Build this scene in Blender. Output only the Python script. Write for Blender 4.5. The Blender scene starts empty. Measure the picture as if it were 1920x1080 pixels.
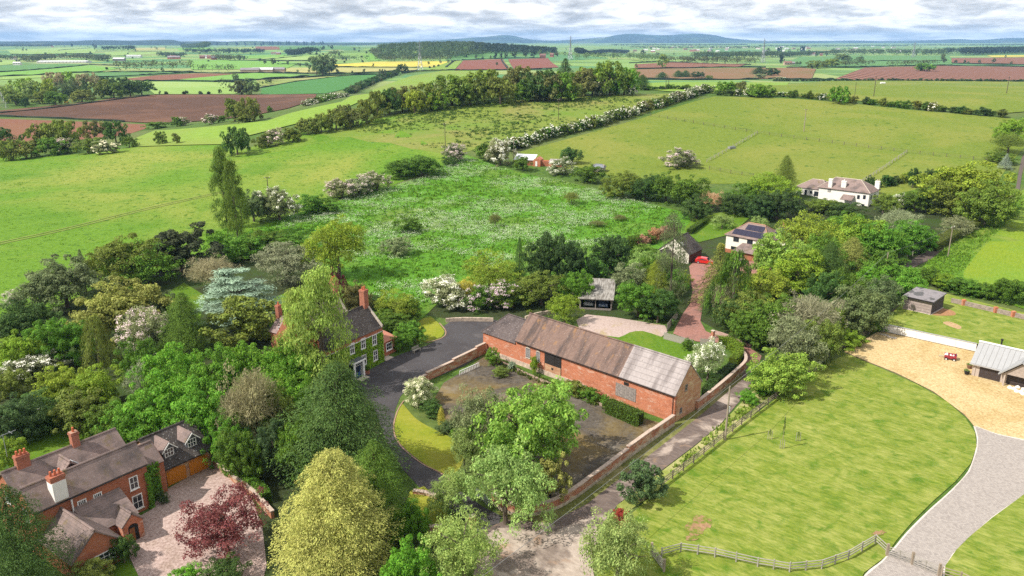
import bpy, bmesh, math, random
import numpy as np
from mathutils import Vector, Matrix

# ------------------------------------------------------------------ camera, sky, sun, exposure
sc = bpy.context.scene
col = sc.collection
CAM_Z, FPX = 48.0, 1480.0            # drone height above the yard, focal length in 1920-px units
PITCH = math.atan(465 / 1480.0)      # below the horizon
SP, CP = math.sin(PITCH), math.cos(PITCH)
cd = bpy.data.cameras.new('camera')
cam = bpy.data.objects.new('camera', cd); col.objects.link(cam)
cam.location = (0, 0, CAM_Z)
cam.rotation_euler = (math.pi / 2 - PITCH, 0, 0)
cd.sensor_width = 36.0
cd.lens = FPX * 36.0 / 1920.0
cd.clip_start = 0.5
cd.clip_end = 60000
sc.camera = cam

SUN_AZ = math.radians(250)           # clockwise from +Y
SUN_EL = math.radians(47)
sd = Vector((math.sin(SUN_AZ) * math.cos(SUN_EL), math.cos(SUN_AZ) * math.cos(SUN_EL), math.sin(SUN_EL)))
ld = bpy.data.lights.new('sun', 'SUN'); ld.energy = 3.6; ld.angle = math.radians(0.6); ld.color = (1.0, 0.945, 0.86)
sun = bpy.data.objects.new('sun', ld); col.objects.link(sun)
sun.rotation_euler = (-sd).to_track_quat('-Z', 'Y').to_euler()

w = bpy.data.worlds.new('World'); sc.world = w; w.use_nodes = True
nt = w.node_tree; nt.nodes.clear(); N = nt.nodes.new; L = nt.links.new
out = N('ShaderNodeOutputWorld'); bg = N('ShaderNodeBackground'); bg.inputs['Strength'].default_value = 0.14
sky = N('ShaderNodeTexSky'); sky.sky_type = 'NISHITA'; sky.sun_disc = False
sky.sun_elevation = SUN_EL; sky.sun_rotation = SUN_AZ
tc = N('ShaderNodeTexCoord'); sep = N('ShaderNodeSeparateXYZ'); L(tc.outputs['Generated'], sep.inputs[0])
def wmath(op, a, b=None):
    n = N('ShaderNodeMath'); n.operation = op
    for i, q in enumerate((a, b)):
        if q is None: continue
        if isinstance(q, (int, float)): n.inputs[i].default_value = q
        else: L(q, n.inputs[i])
    return n.outputs[0]
zz = wmath('MAXIMUM', sep.outputs[2], 0.0)
zl = wmath('LOGARITHM', wmath('ADD', zz, 0.03), math.e)         # cloud deck seen ever flatter towards the horizon
cmb = N('ShaderNodeCombineXYZ')
L(wmath('MULTIPLY', sep.outputs[0], 11.0), cmb.inputs[0]); L(wmath('MULTIPLY', sep.outputs[1], 11.0), cmb.inputs[1])
L(wmath('MULTIPLY', zl, 3.0), cmb.inputs[2])
def wnoise(scale, detail, rough, off):
    m = N('ShaderNodeMapping'); m.inputs['Location'].default_value = off; L(cmb.outputs[0], m.inputs[0])
    n = N('ShaderNodeTexNoise'); n.inputs['Scale'].default_value = scale; n.inputs['Detail'].default_value = detail
    n.inputs['Roughness'].default_value = rough; n.inputs['Distortion'].default_value = 0.15
    L(m.outputs[0], n.inputs['Vector']); return n.outputs['Fac']
def wramp(f, stops):
    r = N('ShaderNodeValToRGB'); e = r.color_ramp.elements
    while len(e) < len(stops): e.new(0.5)
    for i, (p, c) in enumerate(stops): e[i].position = p; e[i].color = (*c, 1)
    L(f, r.inputs[0]); return r.outputs[0]
shade = wramp(wnoise(1.35, 10, 0.6, (3.1, 1.7, 0.4)), [(0.36, (2.1, 2.2, 2.35)), (0.45, (3.0, 3.1, 3.22)), (0.53, (4.3, 4.32, 4.36)), (0.64, (5.9, 5.9, 5.86))])
cover = wramp(wnoise(1.0, 7, 0.55, (9.3, 4.2, 7.7)), [(0.24, (0.75, 0.75, 0.75)), (0.36, (1, 1, 1))])
mx = N('ShaderNodeMix'); mx.data_type = 'RGBA'
L(cover, mx.inputs['Factor']); L(sky.outputs[0], mx.inputs['A']); L(shade, mx.inputs['B'])
L(mx.outputs['Result'], bg.inputs['Color']); L(bg.outputs[0], out.inputs['Surface'])

vs = sc.view_settings
sc.display_settings.display_device = 'sRGB'
vs.view_transform = 'Standard'; vs.look = 'None'; vs.gamma = 1.0; vs.use_curve_mapping = False
vs.exposure = 0.92
sc.render.engine = 'CYCLES'
cy = sc.cycles
cy.max_bounces = 6; cy.diffuse_bounces = 3; cy.glossy_bounces = 2; cy.transmission_bounces = 3; cy.transparent_max_bounces = 6; cy.volume_bounces = 0
cy.use_adaptive_sampling = True; cy.adaptive_threshold = 0.012
cy.use_denoising = False; cy.denoiser = 'OPENIMAGEDENOISE'; cy.denoising_input_passes = 'RGB_ALBEDO_NORMAL'
cy.sample_clamp_indirect = 4.0

# ------------------------------------------------------------------ terrain height and pixel -> ground
def sm(a, b, t):
    t = (t - a) / (b - a)
    t = 0.0 if t < 0 else 1.0 if t > 1 else t
    return t * t * (3 - 2 * t)
def zt(x, y):
    if y < 185: return 0.0
    z = 19 * sm(190, 470, y) * (1 - sm(540, 880, y)) * sm(-250, -20, x) * (1 - 0.3 * sm(250, 600, x))
    z -= 6 * sm(420, 950, y)
    z -= 4 * sm(-40, -260, x) * sm(190, 330, y) * (1 - sm(420, 900, y))
    if y > 900: z += 5 * math.sin(x / 800 + 1.0) * math.sin(y / 1000 + 0.6) * sm(900, 1700, y)
    if y > 1500:
        z += 36 * math.exp(-((x + 190) / 420) ** 2 - ((y - 2560) / 300) ** 2)
        z += 22 * math.exp(-((x + 900) / 900) ** 2 - ((y - 4200) / 500) ** 2)
    return z
def ray(u, v):
    a = (u - 960) / FPX; b = (v - 540) / FPX
    return a, CP - SP * b, -(SP + CP * b)
def G(u, v, h=0.0):
    """world point where the sight line of photo point (u, v) meets the ground raised by h"""
    a, b, c = ray(u, v)
    if c >= -1e-4: c = -1e-4
    t = (h - CAM_Z) / c
    if b * t < 185 and t > 0: return Vector((a * t, b * t, 0.0))
    t0, t = 100.0, 100.0
    while t < 30000:
        if CAM_Z + c * t - zt(a * t, b * t) - h < 0: break
        t0 = t; t *= 1.03
    for _ in range(24):
        m = (t0 + t) / 2
        if CAM_Z + c * m - zt(a * m, b * m) - h < 0: t = m
        else: t0 = m
    return Vector((a * t, b * t, zt(a * t, b * t)))
def depth(p):                         # distance along the optical axis
    return p.y * CP - (p.z - CAM_Z) * SP
def ppm(p): return FPX / depth(p)     # photo pixels per metre at p

# ------------------------------------------------------------------ object helpers
def tag(o, label=None, cat=None, group=None, kind=None):
    if label: o['label'] = label
    if cat: o['category'] = cat
    if group: o['group'] = group
    if kind: o['kind'] = kind
    return o
def link(o, parent=None):
    col.objects.link(o)
    if parent is not None: o.parent = parent
    return o
def empty(name, loc=(0, 0, 0), rz=0.0):
    o = bpy.data.objects.new(name, None); o.empty_display_size = 0.5
    o.location = loc; o.rotation_euler = (0, 0, rz); return link(o)
def thing(name, label, cat, loc=(0, 0, 0), rz=0.0, group=None):
    return tag(empty(name, loc, rz), label, cat, group)
def ob(name, mesh, parent=None, loc=None, color=None):
    o = bpy.data.objects.new(name, mesh); link(o, parent)
    if loc is not None: o.location = loc
    if color is not None: o.color = (*color, 1)
    return o

class MB:
    """collects simple shapes, builds ONE mesh object"""
    def __init__(s): s.v = []; s.f = []; s.mi = []
    def add(s, vs_, fs_, m=0):
        n = len(s.v); s.v += [tuple(p) for p in vs_]; s.f += [tuple(i + n for i in f) for f in fs_]; s.mi += [m] * len(fs_); return s
    def box(s, x0, y0, z0, x1, y1, z1, m=0):
        vs_ = [(x0, y0, z0), (x1, y0, z0), (x1, y1, z0), (x0, y1, z0), (x0, y0, z1), (x1, y0, z1), (x1, y1, z1), (x0, y1, z1)]
        return s.add(vs_, [(3, 2, 1, 0), (4, 5, 6, 7), (0, 1, 5, 4), (1, 2, 6, 5), (2, 3, 7, 6), (3, 0, 4, 7)], m)
    def hexa(s, p, m=0):             # eight corners, bottom four then top four
        return s.add(p, [(3, 2, 1, 0), (4, 5, 6, 7), (0, 1, 5, 4), (1, 2, 6, 5), (2, 3, 7, 6), (3, 0, 4, 7)], m)
    def slab(s, quad, t, m=0):       # a roof plane: quad given anticlockwise from outside, thickness t downwards along its normal
        q = [Vector(p) for p in quad]
        n = (q[1] - q[0]).cross(q[2] - q[0]).normalized()
        lo = [p - n * t for p in q]
        k = len(q); vs_ = lo + q
        fs_ = [tuple(range(k - 1, -1, -1)), tuple(range(k, 2 * k))] + [(i, (i + 1) % k, k + (i + 1) % k, k + i) for i in range(k)]
        return s.add(vs_, fs_, m)
    def tube(s, p, q, r0, r1=None, n=6, m=0, cap=True):
        p, q = Vector(p), Vector(q); r1 = r0 if r1 is None else r1
        d = (q - p)
        if d.length < 1e-6: return s
        d.normalize(); a = d.orthogonal().normalized(); b = d.cross(a)
        vs_ = [p + (a * math.cos(2 * math.pi * i / n) + b * math.sin(2 * math.pi * i / n)) * r0 for i in range(n)]
        vs_ += [q + (a * math.cos(2 * math.pi * i / n) + b * math.sin(2 * math.pi * i / n)) * r1 for i in range(n)]
        fs_ = [(i, (i + 1) % n, n + (i + 1) % n, n + i) for i in range(n)]
        if cap: fs_ += [tuple(range(n - 1, -1, -1)), tuple(range(n, 2 * n))]
        return s.add(vs_, fs_, m)
    def ribbon(s, pts, wd, z0, z1, m=0, zs=None):
        """a strip of width wd along pts (xy or xyz), from z0 to z1 over each point's own z"""
        k = len(pts); P = [Vector((p[0], p[1], p[2] if len(p) > 2 else 0)) for p in pts]; vs_ = []
        for i in range(k):
            d = (P[min(i + 1, k - 1)] - P[max(i - 1, 0)]); d.z = 0; d.normalize()
            nrm = Vector((-d.y, d.x, 0)) * wd / 2; zb = P[i].z
            a, b = P[i] - nrm, P[i] + nrm
            za, zb2 = (z0, z1) if zs is None else (z0, zs[i])
            vs_ += [(a.x, a.y, zb + za), (b.x, b.y, zb + za), (b.x, b.y, zb + zb2), (a.x, a.y, zb + zb2)]
        fs_ = [(0, 1, 2, 3), tuple(4 * (k - 1) + j for j in (3, 2, 1, 0))]
        for i in range(k - 1):
            for j in range(4): fs_.append((4 * i + j, 4 * (i + 1) + j, 4 * (i + 1) + (j + 1) % 4, 4 * i + (j + 1) % 4))
        return s.add(vs_, fs_, m)
    def mesh(s, name, mats):
        me = bpy.data.meshes.new(name); me.from_pydata(s.v, [], s.f)
        mats = mats if isinstance(mats, (list, tuple)) else [mats]
        for m in mats: me.materials.append(m)
        if len(mats) > 1: me.polygons.foreach_set('material_index', s.mi)
        bm = bmesh.new(); bm.from_mesh(me); bmesh.ops.recalc_face_normals(bm, faces=bm.faces); bm.to_mesh(me); bm.free()
        return me
    def build(s, name, mats, parent=None, loc=None): return ob(name, s.mesh(name, mats), parent, loc)
def smooth(pts, n=4, closed=False):   # Catmull-Rom through pts
    P = [Vector(p) for p in pts]; k = len(P); r = []
    rng = range(k) if closed else range(k - 1)
    for i in rng:
        if closed: a, b, c, d = P[i - 1], P[i], P[(i + 1) % k], P[(i + 2) % k]
        else: a, b, c, d = P[max(i - 1, 0)], P[i], P[i + 1], P[min(i + 2, k - 1)]
        for j in range(n):
            t = j / n
            r.append(0.5 * ((2 * b) + (c - a) * t + (2 * a - 5 * b + 4 * c - d) * t * t + (3 * b - a - 3 * c + d) * t ** 3))
    if not closed: r.append(P[-1])
    return r

# ------------------------------------------------------------------ materials
class M:
    """tiny node builder"""
    def __init__(s, name, rough=0.9, spec=0.25):
        s.m = bpy.data.materials.new(name); s.m.use_nodes = True; s.t = s.m.node_tree; s.b = s.t.nodes['Principled BSDF']
        s.b.inputs['Roughness'].default_value = rough; s.b.inputs['Specular IOR Level'].default_value = spec
        s.pos = None
    def n(s, t, **k):
        x = s.t.nodes.new('ShaderNode' + t)
        for a, b in k.items(): setattr(x, a, b)
        return x
    def put(s, sock, v):
        if isinstance(v, bpy.types.NodeSocket): s.t.links.new(v, sock)
        elif isinstance(v, (tuple, list)) and len(v) == 3 and sock.type == 'RGBA': sock.default_value = (*v, 1)
        else: sock.default_value = v
    def coord(s, scale=(1, 1, 1), rz=0.0, local=False, loc=(0, 0, 0)):
        src = s.n('TexCoord').outputs['Object'] if local else s.n('NewGeometry').outputs['Position']
        mp = s.n('Mapping'); s.put(mp.inputs[0], src); mp.inputs['Scale'].default_value = scale; mp.inputs['Location'].default_value = loc
        if rz:
            m0 = s.n('Mapping'); s.put(m0.inputs[0], src); m0.inputs['Rotation'].default_value = (0, 0, rz); s.put(mp.inputs[0], m0.outputs[0])
        return mp.outputs[0]
    def noise(s, vec, scale, detail=5, rough=0.6, dist=0.0):
        x = s.n('TexNoise'); s.put(x.inputs['Vector'], vec); x.inputs['Scale'].default_value = scale; x.inputs['Detail'].default_value = detail
        x.inputs['Roughness'].default_value = rough; x.inputs['Distortion'].default_value = dist; return x.outputs['Fac']
    def ramp(s, f, stops, interp='LINEAR'):
        r = s.n('ValToRGB'); e = r.color_ramp.elements; r.color_ramp.interpolation = interp
        while len(e) < len(stops): e.new(0.5)
        for i, (p, c) in enumerate(stops):
            e[i].position = p; e[i].color = (*c, 1) if isinstance(c, (tuple, list)) else (c, c, c, 1)
        s.put(r.inputs[0], f); return r.outputs[0]
    def mix(s, f, a, b, mode='MIX'):
        x = s.n('Mix', data_type='RGBA', blend_type=mode); s.put(x.inputs['Factor'], f); s.put(x.inputs['A'], a); s.put(x.inputs['B'], b); return x.outputs['Result']
    def math(s, op, a, b=0.0):
        x = s.n('Math', operation=op); s.put(x.inputs[0], a); s.put(x.inputs[1], b); return x.outputs[0]
    def bump(s, h, strength=0.3, dist=0.1):
        x = s.n('Bump'); x.inputs['Strength'].default_value = strength; x.inputs['Distance'].default_value = dist; s.put(x.inputs['Height'], h); s.put(s.b.inputs['Normal'], x.outputs[0])
    def base(s, c): s.put(s.b.inputs['Base Color'], c); return s
def plain(name, c, rough=0.7, var=0.12, scale=3.0, spec=0.3, metal=0.0, local=True):
    m = M(name, rough, spec); v = m.coord(local=local)
    f = m.noise(v, scale, 4)
    m.base(m.ramp(f, [(0.3, tuple(x * (1 - var) for x in c)), (0.7, tuple(min(1, x * (1 + var)) for x in c))]))
    m.b.inputs['Metallic'].default_value = metal
    return m.m
def ground(name, c1, c2, c3=None, fine=1.2, patch=0.05, lo=0.45, hi=0.6, stretch=(1, 1, 1), rz=0.0, bump=0.5, bd=0.25, spots=None, rough=0.95, extra=None, stripes=None):
    """turf, soil, gravel: fine mottling c1-c2, broad drifts of c3, optional small spots (colour, scale, threshold)"""
    m = M(name, rough, 0.15); v = m.coord(stretch, rz); v0 = m.coord()
    f = m.noise(v, fine, 8, 0.68)
    c = m.ramp(f, [(0.32, c1), (0.68, c2)])
    if c3: c = m.mix(m.ramp(m.noise(v0, patch, 6, 0.6, 0.6), [(lo, 0.0), (hi, 1.0)]), c, c3 if not isinstance(c3[0], tuple) else m.ramp(f, [(0.32, c3[0]), (0.68, c3[1])]))
    if extra: c = m.mix(m.ramp(m.noise(m.coord(loc=(31, 7, 0)), extra[1], 5, 0.6, 0.4), [(extra[2], 0.0), (extra[3], 1.0)]), c, extra[0])
    if spots:
        sp = m.ramp(m.noise(v0, spots[1], 3, 0.5), [(spots[2], 0.0), (spots[2] + 0.06, 1.0)])
        c = m.mix(sp, c, spots[0])
    if stripes:                       # mower passes
        wv = m.n('TexWave', wave_type='BANDS', bands_direction='Y'); m.put(wv.inputs['Vector'], m.coord(rz=stripes[1])); wv.inputs['Scale'].default_value = 0.314 / stripes[0]; wv.inputs['Distortion'].default_value = 1.2; wv.inputs['Detail'].default_value = 3; wv.inputs['Detail Scale'].default_value = 2.0
        c = m.mix(m.ramp(wv.outputs['Fac'], [(0.35, 0.0), (0.65, stripes[2])]), c, m.mix(1.0, c, (1.75, 1.6, 2.2), 'MULTIPLY'))
    m.base(c)
    if bump: m.bump(f, bump, bd)
    return m.m
# ------------------------------------------------------------------ ground and fields
MG = {}
MG['base'] = ground('grass_rough', (0.035, 0.075, 0.012), (0.085, 0.15, 0.022), ((0.075, 0.10, 0.03), (0.13, 0.155, 0.045)), 0.9, 0.02)
MG['far'] = ground('grass_far', (0.10, 0.17, 0.05), (0.16, 0.24, 0.07), (0.08, 0.15, 0.06), 0.05, 0.004, bump=0)
MG['pasture'] = ground('pasture', (0.062, 0.14, 0.008), (0.13, 0.24, 0.018), ((0.155, 0.20, 0.025), (0.225, 0.255, 0.05)), 1.1, 0.011, 0.47, 0.64, spots=((0.05, 0.118, 0.008), 0.45, 0.62), bump=0.6, bd=0.4, extra=((0.075, 0.165, 0.010), 0.028, 0.55, 0.68))
MG['meadow'] = ground('meadow', (0.052, 0.15, 0.010), (0.115, 0.275, 0.020), ((0.085, 0.15, 0.016), (0.16, 0.24, 0.045)), 1.3, 0.045, 0.48, 0.65, bump=0.9, bd=0.6, spots=((0.035, 0.095, 0.008), 0.7, 0.6))
MG['rough'] = ground('rough_pasture', (0.105, 0.155, 0.018), (0.18, 0.22, 0.04), ((0.17, 0.165, 0.045), (0.235, 0.21, 0.07)), 0.5, 0.02, 0.48, 0.68, bump=0.5, bd=0.5, extra=((0.10, 0.185, 0.018), 0.018, 0.50, 0.66))
MG['paddock'] = ground('paddock', (0.095, 0.14, 0.014), (0.15, 0.195, 0.026), ((0.145, 0.17, 0.025), (0.19, 0.205, 0.04)), 0.7, 0.018, 0.45, 0.62, bump=0.5, bd=0.4, spots=((0.07, 0.12, 0.012), 0.3, 0.63))
MG['crop'] = ground('young_crop', (0.125, 0.19, 0.010), (0.19, 0.255, 0.018), ((0.11, 0.20, 0.014), (0.165, 0.25, 0.025)), 0.8, 0.03, stretch=(2.5, 0.5, 1), rz=0.6, bump=0.5)
MG['lawn'] = ground('mown_lawn', (0.070, 0.125, 0.008), (0.20, 0.235, 0.034), ((0.12, 0.17, 0.014), (0.30, 0.30, 0.085)), 2.2, 0.3, 0.40, 0.70, stretch=(0.42, 1.5, 1), rz=0.72, bump=0.5, bd=0.12, extra=((0.065, 0.13, 0.008), 0.55, 0.52, 0.70), stripes=(2.3, 0.72, 0.16))
MG['oval'] = ground('oval_lawn', (0.14, 0.18, 0.012), (0.215, 0.235, 0.022), ((0.20, 0.205, 0.02), (0.27, 0.26, 0.04)), 1.6, 0.16, 0.42, 0.66, bump=0.4, bd=0.1)
MG['garden'] = ground('garden_lawn', (0.055, 0.12, 0.007), (0.105, 0.185, 0.014), ((0.12, 0.17, 0.016), (0.16, 0.20, 0.03)), 1.6, 0.12, 0.5, 0.7, bump=0.4, bd=0.1)
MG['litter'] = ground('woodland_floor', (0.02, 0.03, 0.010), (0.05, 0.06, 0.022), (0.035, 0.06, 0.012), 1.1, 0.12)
MG['asphalt'] = ground('asphalt', (0.050, 0.046, 0.048), (0.075, 0.069, 0.071), ((0.042, 0.038, 0.040), (0.062, 0.056, 0.058)), 4.0, 0.25, bump=0.15, bd=0.02, rough=0.8, extra=((0.095, 0.086, 0.086), 0.35, 0.58, 0.72))
MG['mossy'] = ground('mossy_tarmac', (0.046, 0.039, 0.031), (0.115, 0.097, 0.077), ((0.135, 0.09, 0.028), (0.19, 0.14, 0.052)), 1.6, 0.13, 0.45, 0.68, bump=0.3, bd=0.05, extra=((0.20, 0.175, 0.14), 0.2, 0.55, 0.76))
MG['lane'] = ground('lane_tarmac', (0.095, 0.072, 0.062), (0.165, 0.128, 0.11), ((0.27, 0.215, 0.18), (0.39, 0.32, 0.27)), 1.4, 0.20, 0.52, 0.62, stretch=(1.8, 0.6, 1), rz=-0.85, bump=0.2, bd=0.03, extra=((0.27, 0.18, 0.115), 0.5, 0.6, 0.74))
MG['lanewide'] = ground('lane_dusty', (0.27, 0.215, 0.175), (0.43, 0.36, 0.30), ((0.13, 0.10, 0.082), (0.22, 0.175, 0.145)), 1.4, 0.24, 0.46, 0.57, stretch=(1.6, 0.7, 1), rz=-0.8, bump=0.2, bd=0.03, extra=((0.30, 0.19, 0.12), 0.4, 0.56, 0.72))
MG['verge'] = ground('grass_verge', (0.075, 0.085, 0.02), (0.15, 0.16, 0.045), ((0.17, 0.15, 0.06), (0.25, 0.23, 0.10)), 1.5, 0.2)
MG['vergelit'] = ground('sunlit_verge', (0.15, 0.19, 0.03), (0.27, 0.29, 0.08), ((0.30, 0.28, 0.12), (0.40, 0.36, 0.18)), 1.3, 0.25)  # brighter copy of the verge turf, sunlight put into its colour
MG['brickdrive'] = ground('brick_drive', (0.21, 0.098, 0.075), (0.33, 0.17, 0.14), ((0.16, 0.085, 0.07), (0.24, 0.14, 0.12)), 3.0, 0.35, 0.5, 0.65, bump=0.3, bd=0.02)
MG['pad'] = ground('pale_gravel', (0.30, 0.22, 0.19), (0.45, 0.36, 0.32), ((0.27, 0.20, 0.11), (0.36, 0.29, 0.17)), 2.5, 0.25, 0.54, 0.68, bump=0.3, bd=0.03)
MG['pink'] = ground('pink_gravel', (0.22, 0.145, 0.12), (0.50, 0.39, 0.35), ((0.15, 0.105, 0.075), (0.31, 0.23, 0.18)), 3.6, 0.16, 0.55, 0.72, bump=0.9, bd=0.08)
MG['gold'] = ground('golden_gravel', (0.30, 0.205, 0.085), (0.60, 0.47, 0.26), ((0.26, 0.17, 0.065), (0.52, 0.39, 0.19)), 3.4, 0.14, 0.48, 0.62, bump=0.9, bd=0.08)
MG['soil'] = ground('bare_soil', (0.22, 0.105, 0.05), (0.38, 0.21, 0.11), (0.30, 0.17, 0.08), 2.0, 0.3)
MG['soilpale'] = ground('pale_soil', (0.30, 0.20, 0.10), (0.44, 0.30, 0.17), None, 2.0, 0.3)
MG['track'] = ground('farm_track', (0.075, 0.058, 0.05), (0.13, 0.105, 0.09), None, 1.5, 0.3)
MG['plough'] = ground('ploughed_soil', (0.058, 0.030, 0.019), (0.105, 0.054, 0.033), ((0.14, 0.068, 0.04), (0.20, 0.10, 0.058)), 0.25, 0.0075, 0.47, 0.68, stretch=(0.35, 1.6, 1), bump=0.6, bd=0.4)
MG['redsoil'] = ground('red_soil', (0.145, 0.062, 0.038), (0.20, 0.088, 0.054), (0.175, 0.085, 0.045), 0.2, 0.01, bump=0.4)
MG['brownsoil'] = ground('tan_soil', (0.16, 0.09, 0.042), (0.205, 0.12, 0.06), (0.15, 0.105, 0.042), 0.1, 0.006, bump=0)
def ridged(name, c1, c2, sp, ang):
    m = M(name, 0.95, 0.1); wv = m.n('TexWave', wave_type='BANDS', bands_direction='X'); m.put(wv.inputs['Vector'], m.coord(rz=ang))
    wv.inputs['Scale'].default_value = 0.314 / sp; wv.inputs['Distortion'].default_value = 0.25; wv.inputs['Detail'].default_value = 2
    f = m.noise(m.coord(), 0.03, 5)
    m.base(m.mix(m.ramp(f, [(0.35, 0.0), (0.8, 0.2)]), m.ramp(wv.outputs['Fac'], [(0.25, c1), (0.6, c2)]), (0.20, 0.11, 0.066)))
    m.bump(wv.outputs['Fac'], 0.8, 0.6); return m.m
MG['ridged'] = ridged('ridged_red_soil', (0.075, 0.034, 0.024), (0.235, 0.115, 0.078), 15.0, 0.12)
MG['ridged2'] = ridged('fine_ridged_red_soil', (0.14, 0.052, 0.036), (0.22, 0.085, 0.058), 9.0, 0.5)
MG['palegreen'] = ground('pale_green_field', (0.16, 0.26, 0.055), (0.22, 0.33, 0.085), (0.24, 0.33, 0.10), 0.06, 0.006, bump=0)
MG['green'] = ground('green_field', (0.11, 0.25, 0.035), (0.16, 0.31, 0.05), (0.14, 0.27, 0.06), 0.06, 0.006, bump=0)
MG['bluegreen'] = ground('bluegreen_wheat', (0.07, 0.165, 0.052), (0.10, 0.205, 0.066), (0.085, 0.19, 0.05), 0.06, 0.006, stretch=(0.3, 2, 1), bump=0)
MG['deepgreen'] = ground('deep_green_wheat', (0.045, 0.145, 0.03), (0.065, 0.18, 0.042), (0.055, 0.165, 0.04), 0.06, 0.006, bump=0)
MG['yellow'] = ground('rape_field', (0.42, 0.36, 0.04), (0.55, 0.46, 0.06), (0.36, 0.32, 0.07), 0.05, 0.006, bump=0)
MG['stubble'] = ground('stubble_field', (0.29, 0.27, 0.09), (0.37, 0.34, 0.13), (0.26, 0.27, 0.09), 0.05, 0.006, bump=0)
MG['scrub'] = ground('scrub_pasture', (0.13, 0.19, 0.04), (0.22, 0.27, 0.07), (0.25, 0.25, 0.09), 0.12, 0.01, bump=0, spots=((0.05, 0.07, 0.03), 0.05, 0.58))
MG['hillpasture'] = ground('hill_pasture', (0.13, 0.22, 0.025), (0.19, 0.29, 0.04), (0.17, 0.23, 0.04), 0.2, 0.01, bump=0.2)

def lines(a, b, st):
    r = []; x = a
    while x < b: r.append(x); x += st
    return r
GX = [-19000, -12000, -9000, -7000, -5500] + lines(-4500, -2000, 250) + lines(-2000, -400, 40) + lines(-400, 400, 10) + lines(400, 2000, 40) + lines(2000, 4500, 250) + [4500, 5500, 7000, 9000, 12000, 19000]
GY = [-150, -60, 20, 100, 150, 180] + lines(190, 1000, 10) + lines(1000, 4000, 50) + lines(4000, 8000, 250) + [8000, 10000, 12500, 16000, 21000]
gv = [(x, y, zt(x, y)) for y in GY for x in GX]
nx = len(GX)
gf = [(j * nx + i, j * nx + i + 1, (j + 1) * nx + i + 1, (j + 1) * nx + i) for j in range(len(GY) - 1) for i in range(nx - 1)]
me = bpy.data.meshes.new('ground'); me.from_pydata(gv, [], gf)
mb_ = M('grassland', 0.95, 0.15)
_f = mb_.noise(mb_.coord(), 0.9, 7, 0.65)
_near = mb_.mix(mb_.ramp(mb_.noise(mb_.coord(), 0.02, 5), [(0.45, 0.0), (0.6, 1.0)]), mb_.ramp(_f, [(0.32, (0.035, 0.075, 0.012)), (0.68, (0.085, 0.15, 0.022))]), mb_.ramp(_f, [(0.32, (0.075, 0.10, 0.03)), (0.68, (0.13, 0.155, 0.045))]))
_vor = mb_.n('TexVoronoi'); mb_.put(_vor.inputs['Vector'], mb_.coord((1.0, 1.8, 1), 0.4)); _vor.inputs['Scale'].default_value = 0.0042; _vor.inputs['Randomness'].default_value = 0.9
_far = mb_.ramp(mb_.math('FRACT', mb_.math('MULTIPLY', _vor.outputs['Color'], 1.0)), [(0.0, (0.10, 0.18, 0.05)), (0.3, (0.17, 0.27, 0.07)), (0.5, (0.08, 0.19, 0.07)), (0.68, (0.22, 0.27, 0.09)), (0.82, (0.15, 0.25, 0.06)), (0.93, (0.30, 0.27, 0.10))], 'CONSTANT')
_sep = mb_.n('SeparateXYZ'); mb_.put(_sep.inputs[0], mb_.n('NewGeometry').outputs['Position'])
mb_.base(mb_.mix(mb_.ramp(mb_.math('DIVIDE', _sep.outputs[1], 2000.0), [(0.40, 0.0), (0.55, 1.0)]), _near, _far))
mb_.bump(_f, 0.4, 0.3)
me.materials.append(mb_.m)
for p in me.polygons: p.use_smooth = True
tag(ob('ground', me), kind='structure')

_lay = [0, 0, 0]
def sheet(name, pts, mat, px=True, sub=0, off=None, rim=0.0, kind='structure', h=0.0):
    """a sheet laid on the ground along an outline given as photo points"""
    P = [G(*p, h) for p in pts] if px else [Vector((p[0], p[1], 0)) for p in pts]
    if sub: P = smooth([(p.x, p.y, 0) for p in P], sub, closed=True)
    ymax = max(p.y for p in P)
    kl = 0 if ymax < 185 else 1 if ymax < 800 else 2
    _lay[kl] += 1
    if off is None: off = (0.010 + 0.004 * _lay[0], 0.06 + 0.006 * _lay[1], 0.35 + 0.015 * _lay[2])[kl]
    bm = bmesh.new(); vsx = [bm.verts.new((p.x, p.y, 0)) for p in P]; f = bm.faces.new(vsx)
    if f.normal.z < 0: f.normal_flip()
    bm.normal_update()
    if ymax >= 185:
        xs = [p.x for p in P]; ys = [p.y for p in P]
        for gx in GX:
            if min(xs) < gx < max(xs): bmesh.ops.bisect_plane(bm, geom=bm.verts[:] + bm.edges[:] + bm.faces[:], plane_co=(gx, 0, 0), plane_no=(1, 0, 0))
        for gy in GY:
            if min(ys) < gy < max(ys): bmesh.ops.bisect_plane(bm, geom=bm.verts[:] + bm.edges[:] + bm.faces[:], plane_co=(0, gy, 0), plane_no=(0, 1, 0))
    bmesh.ops.triangulate(bm, faces=bm.faces[:])
    bmesh.ops.recalc_face_normals(bm, faces=bm.faces[:])
    for v in bm.verts: v.co.z = zt(v.co.x, v.co.y) + off + h
    me = bpy.data.meshes.new(name); bm.to_mesh(me); bm.free()
    if len(me.polygons) and me.polygons[0].normal.z < 0: me.flip_normals()
    me.materials.append(MG[mat] if isinstance(mat, str) else mat)
    for p in me.polygons: p.use_smooth = True
    return tag(ob(name, me), kind=kind)

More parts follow.
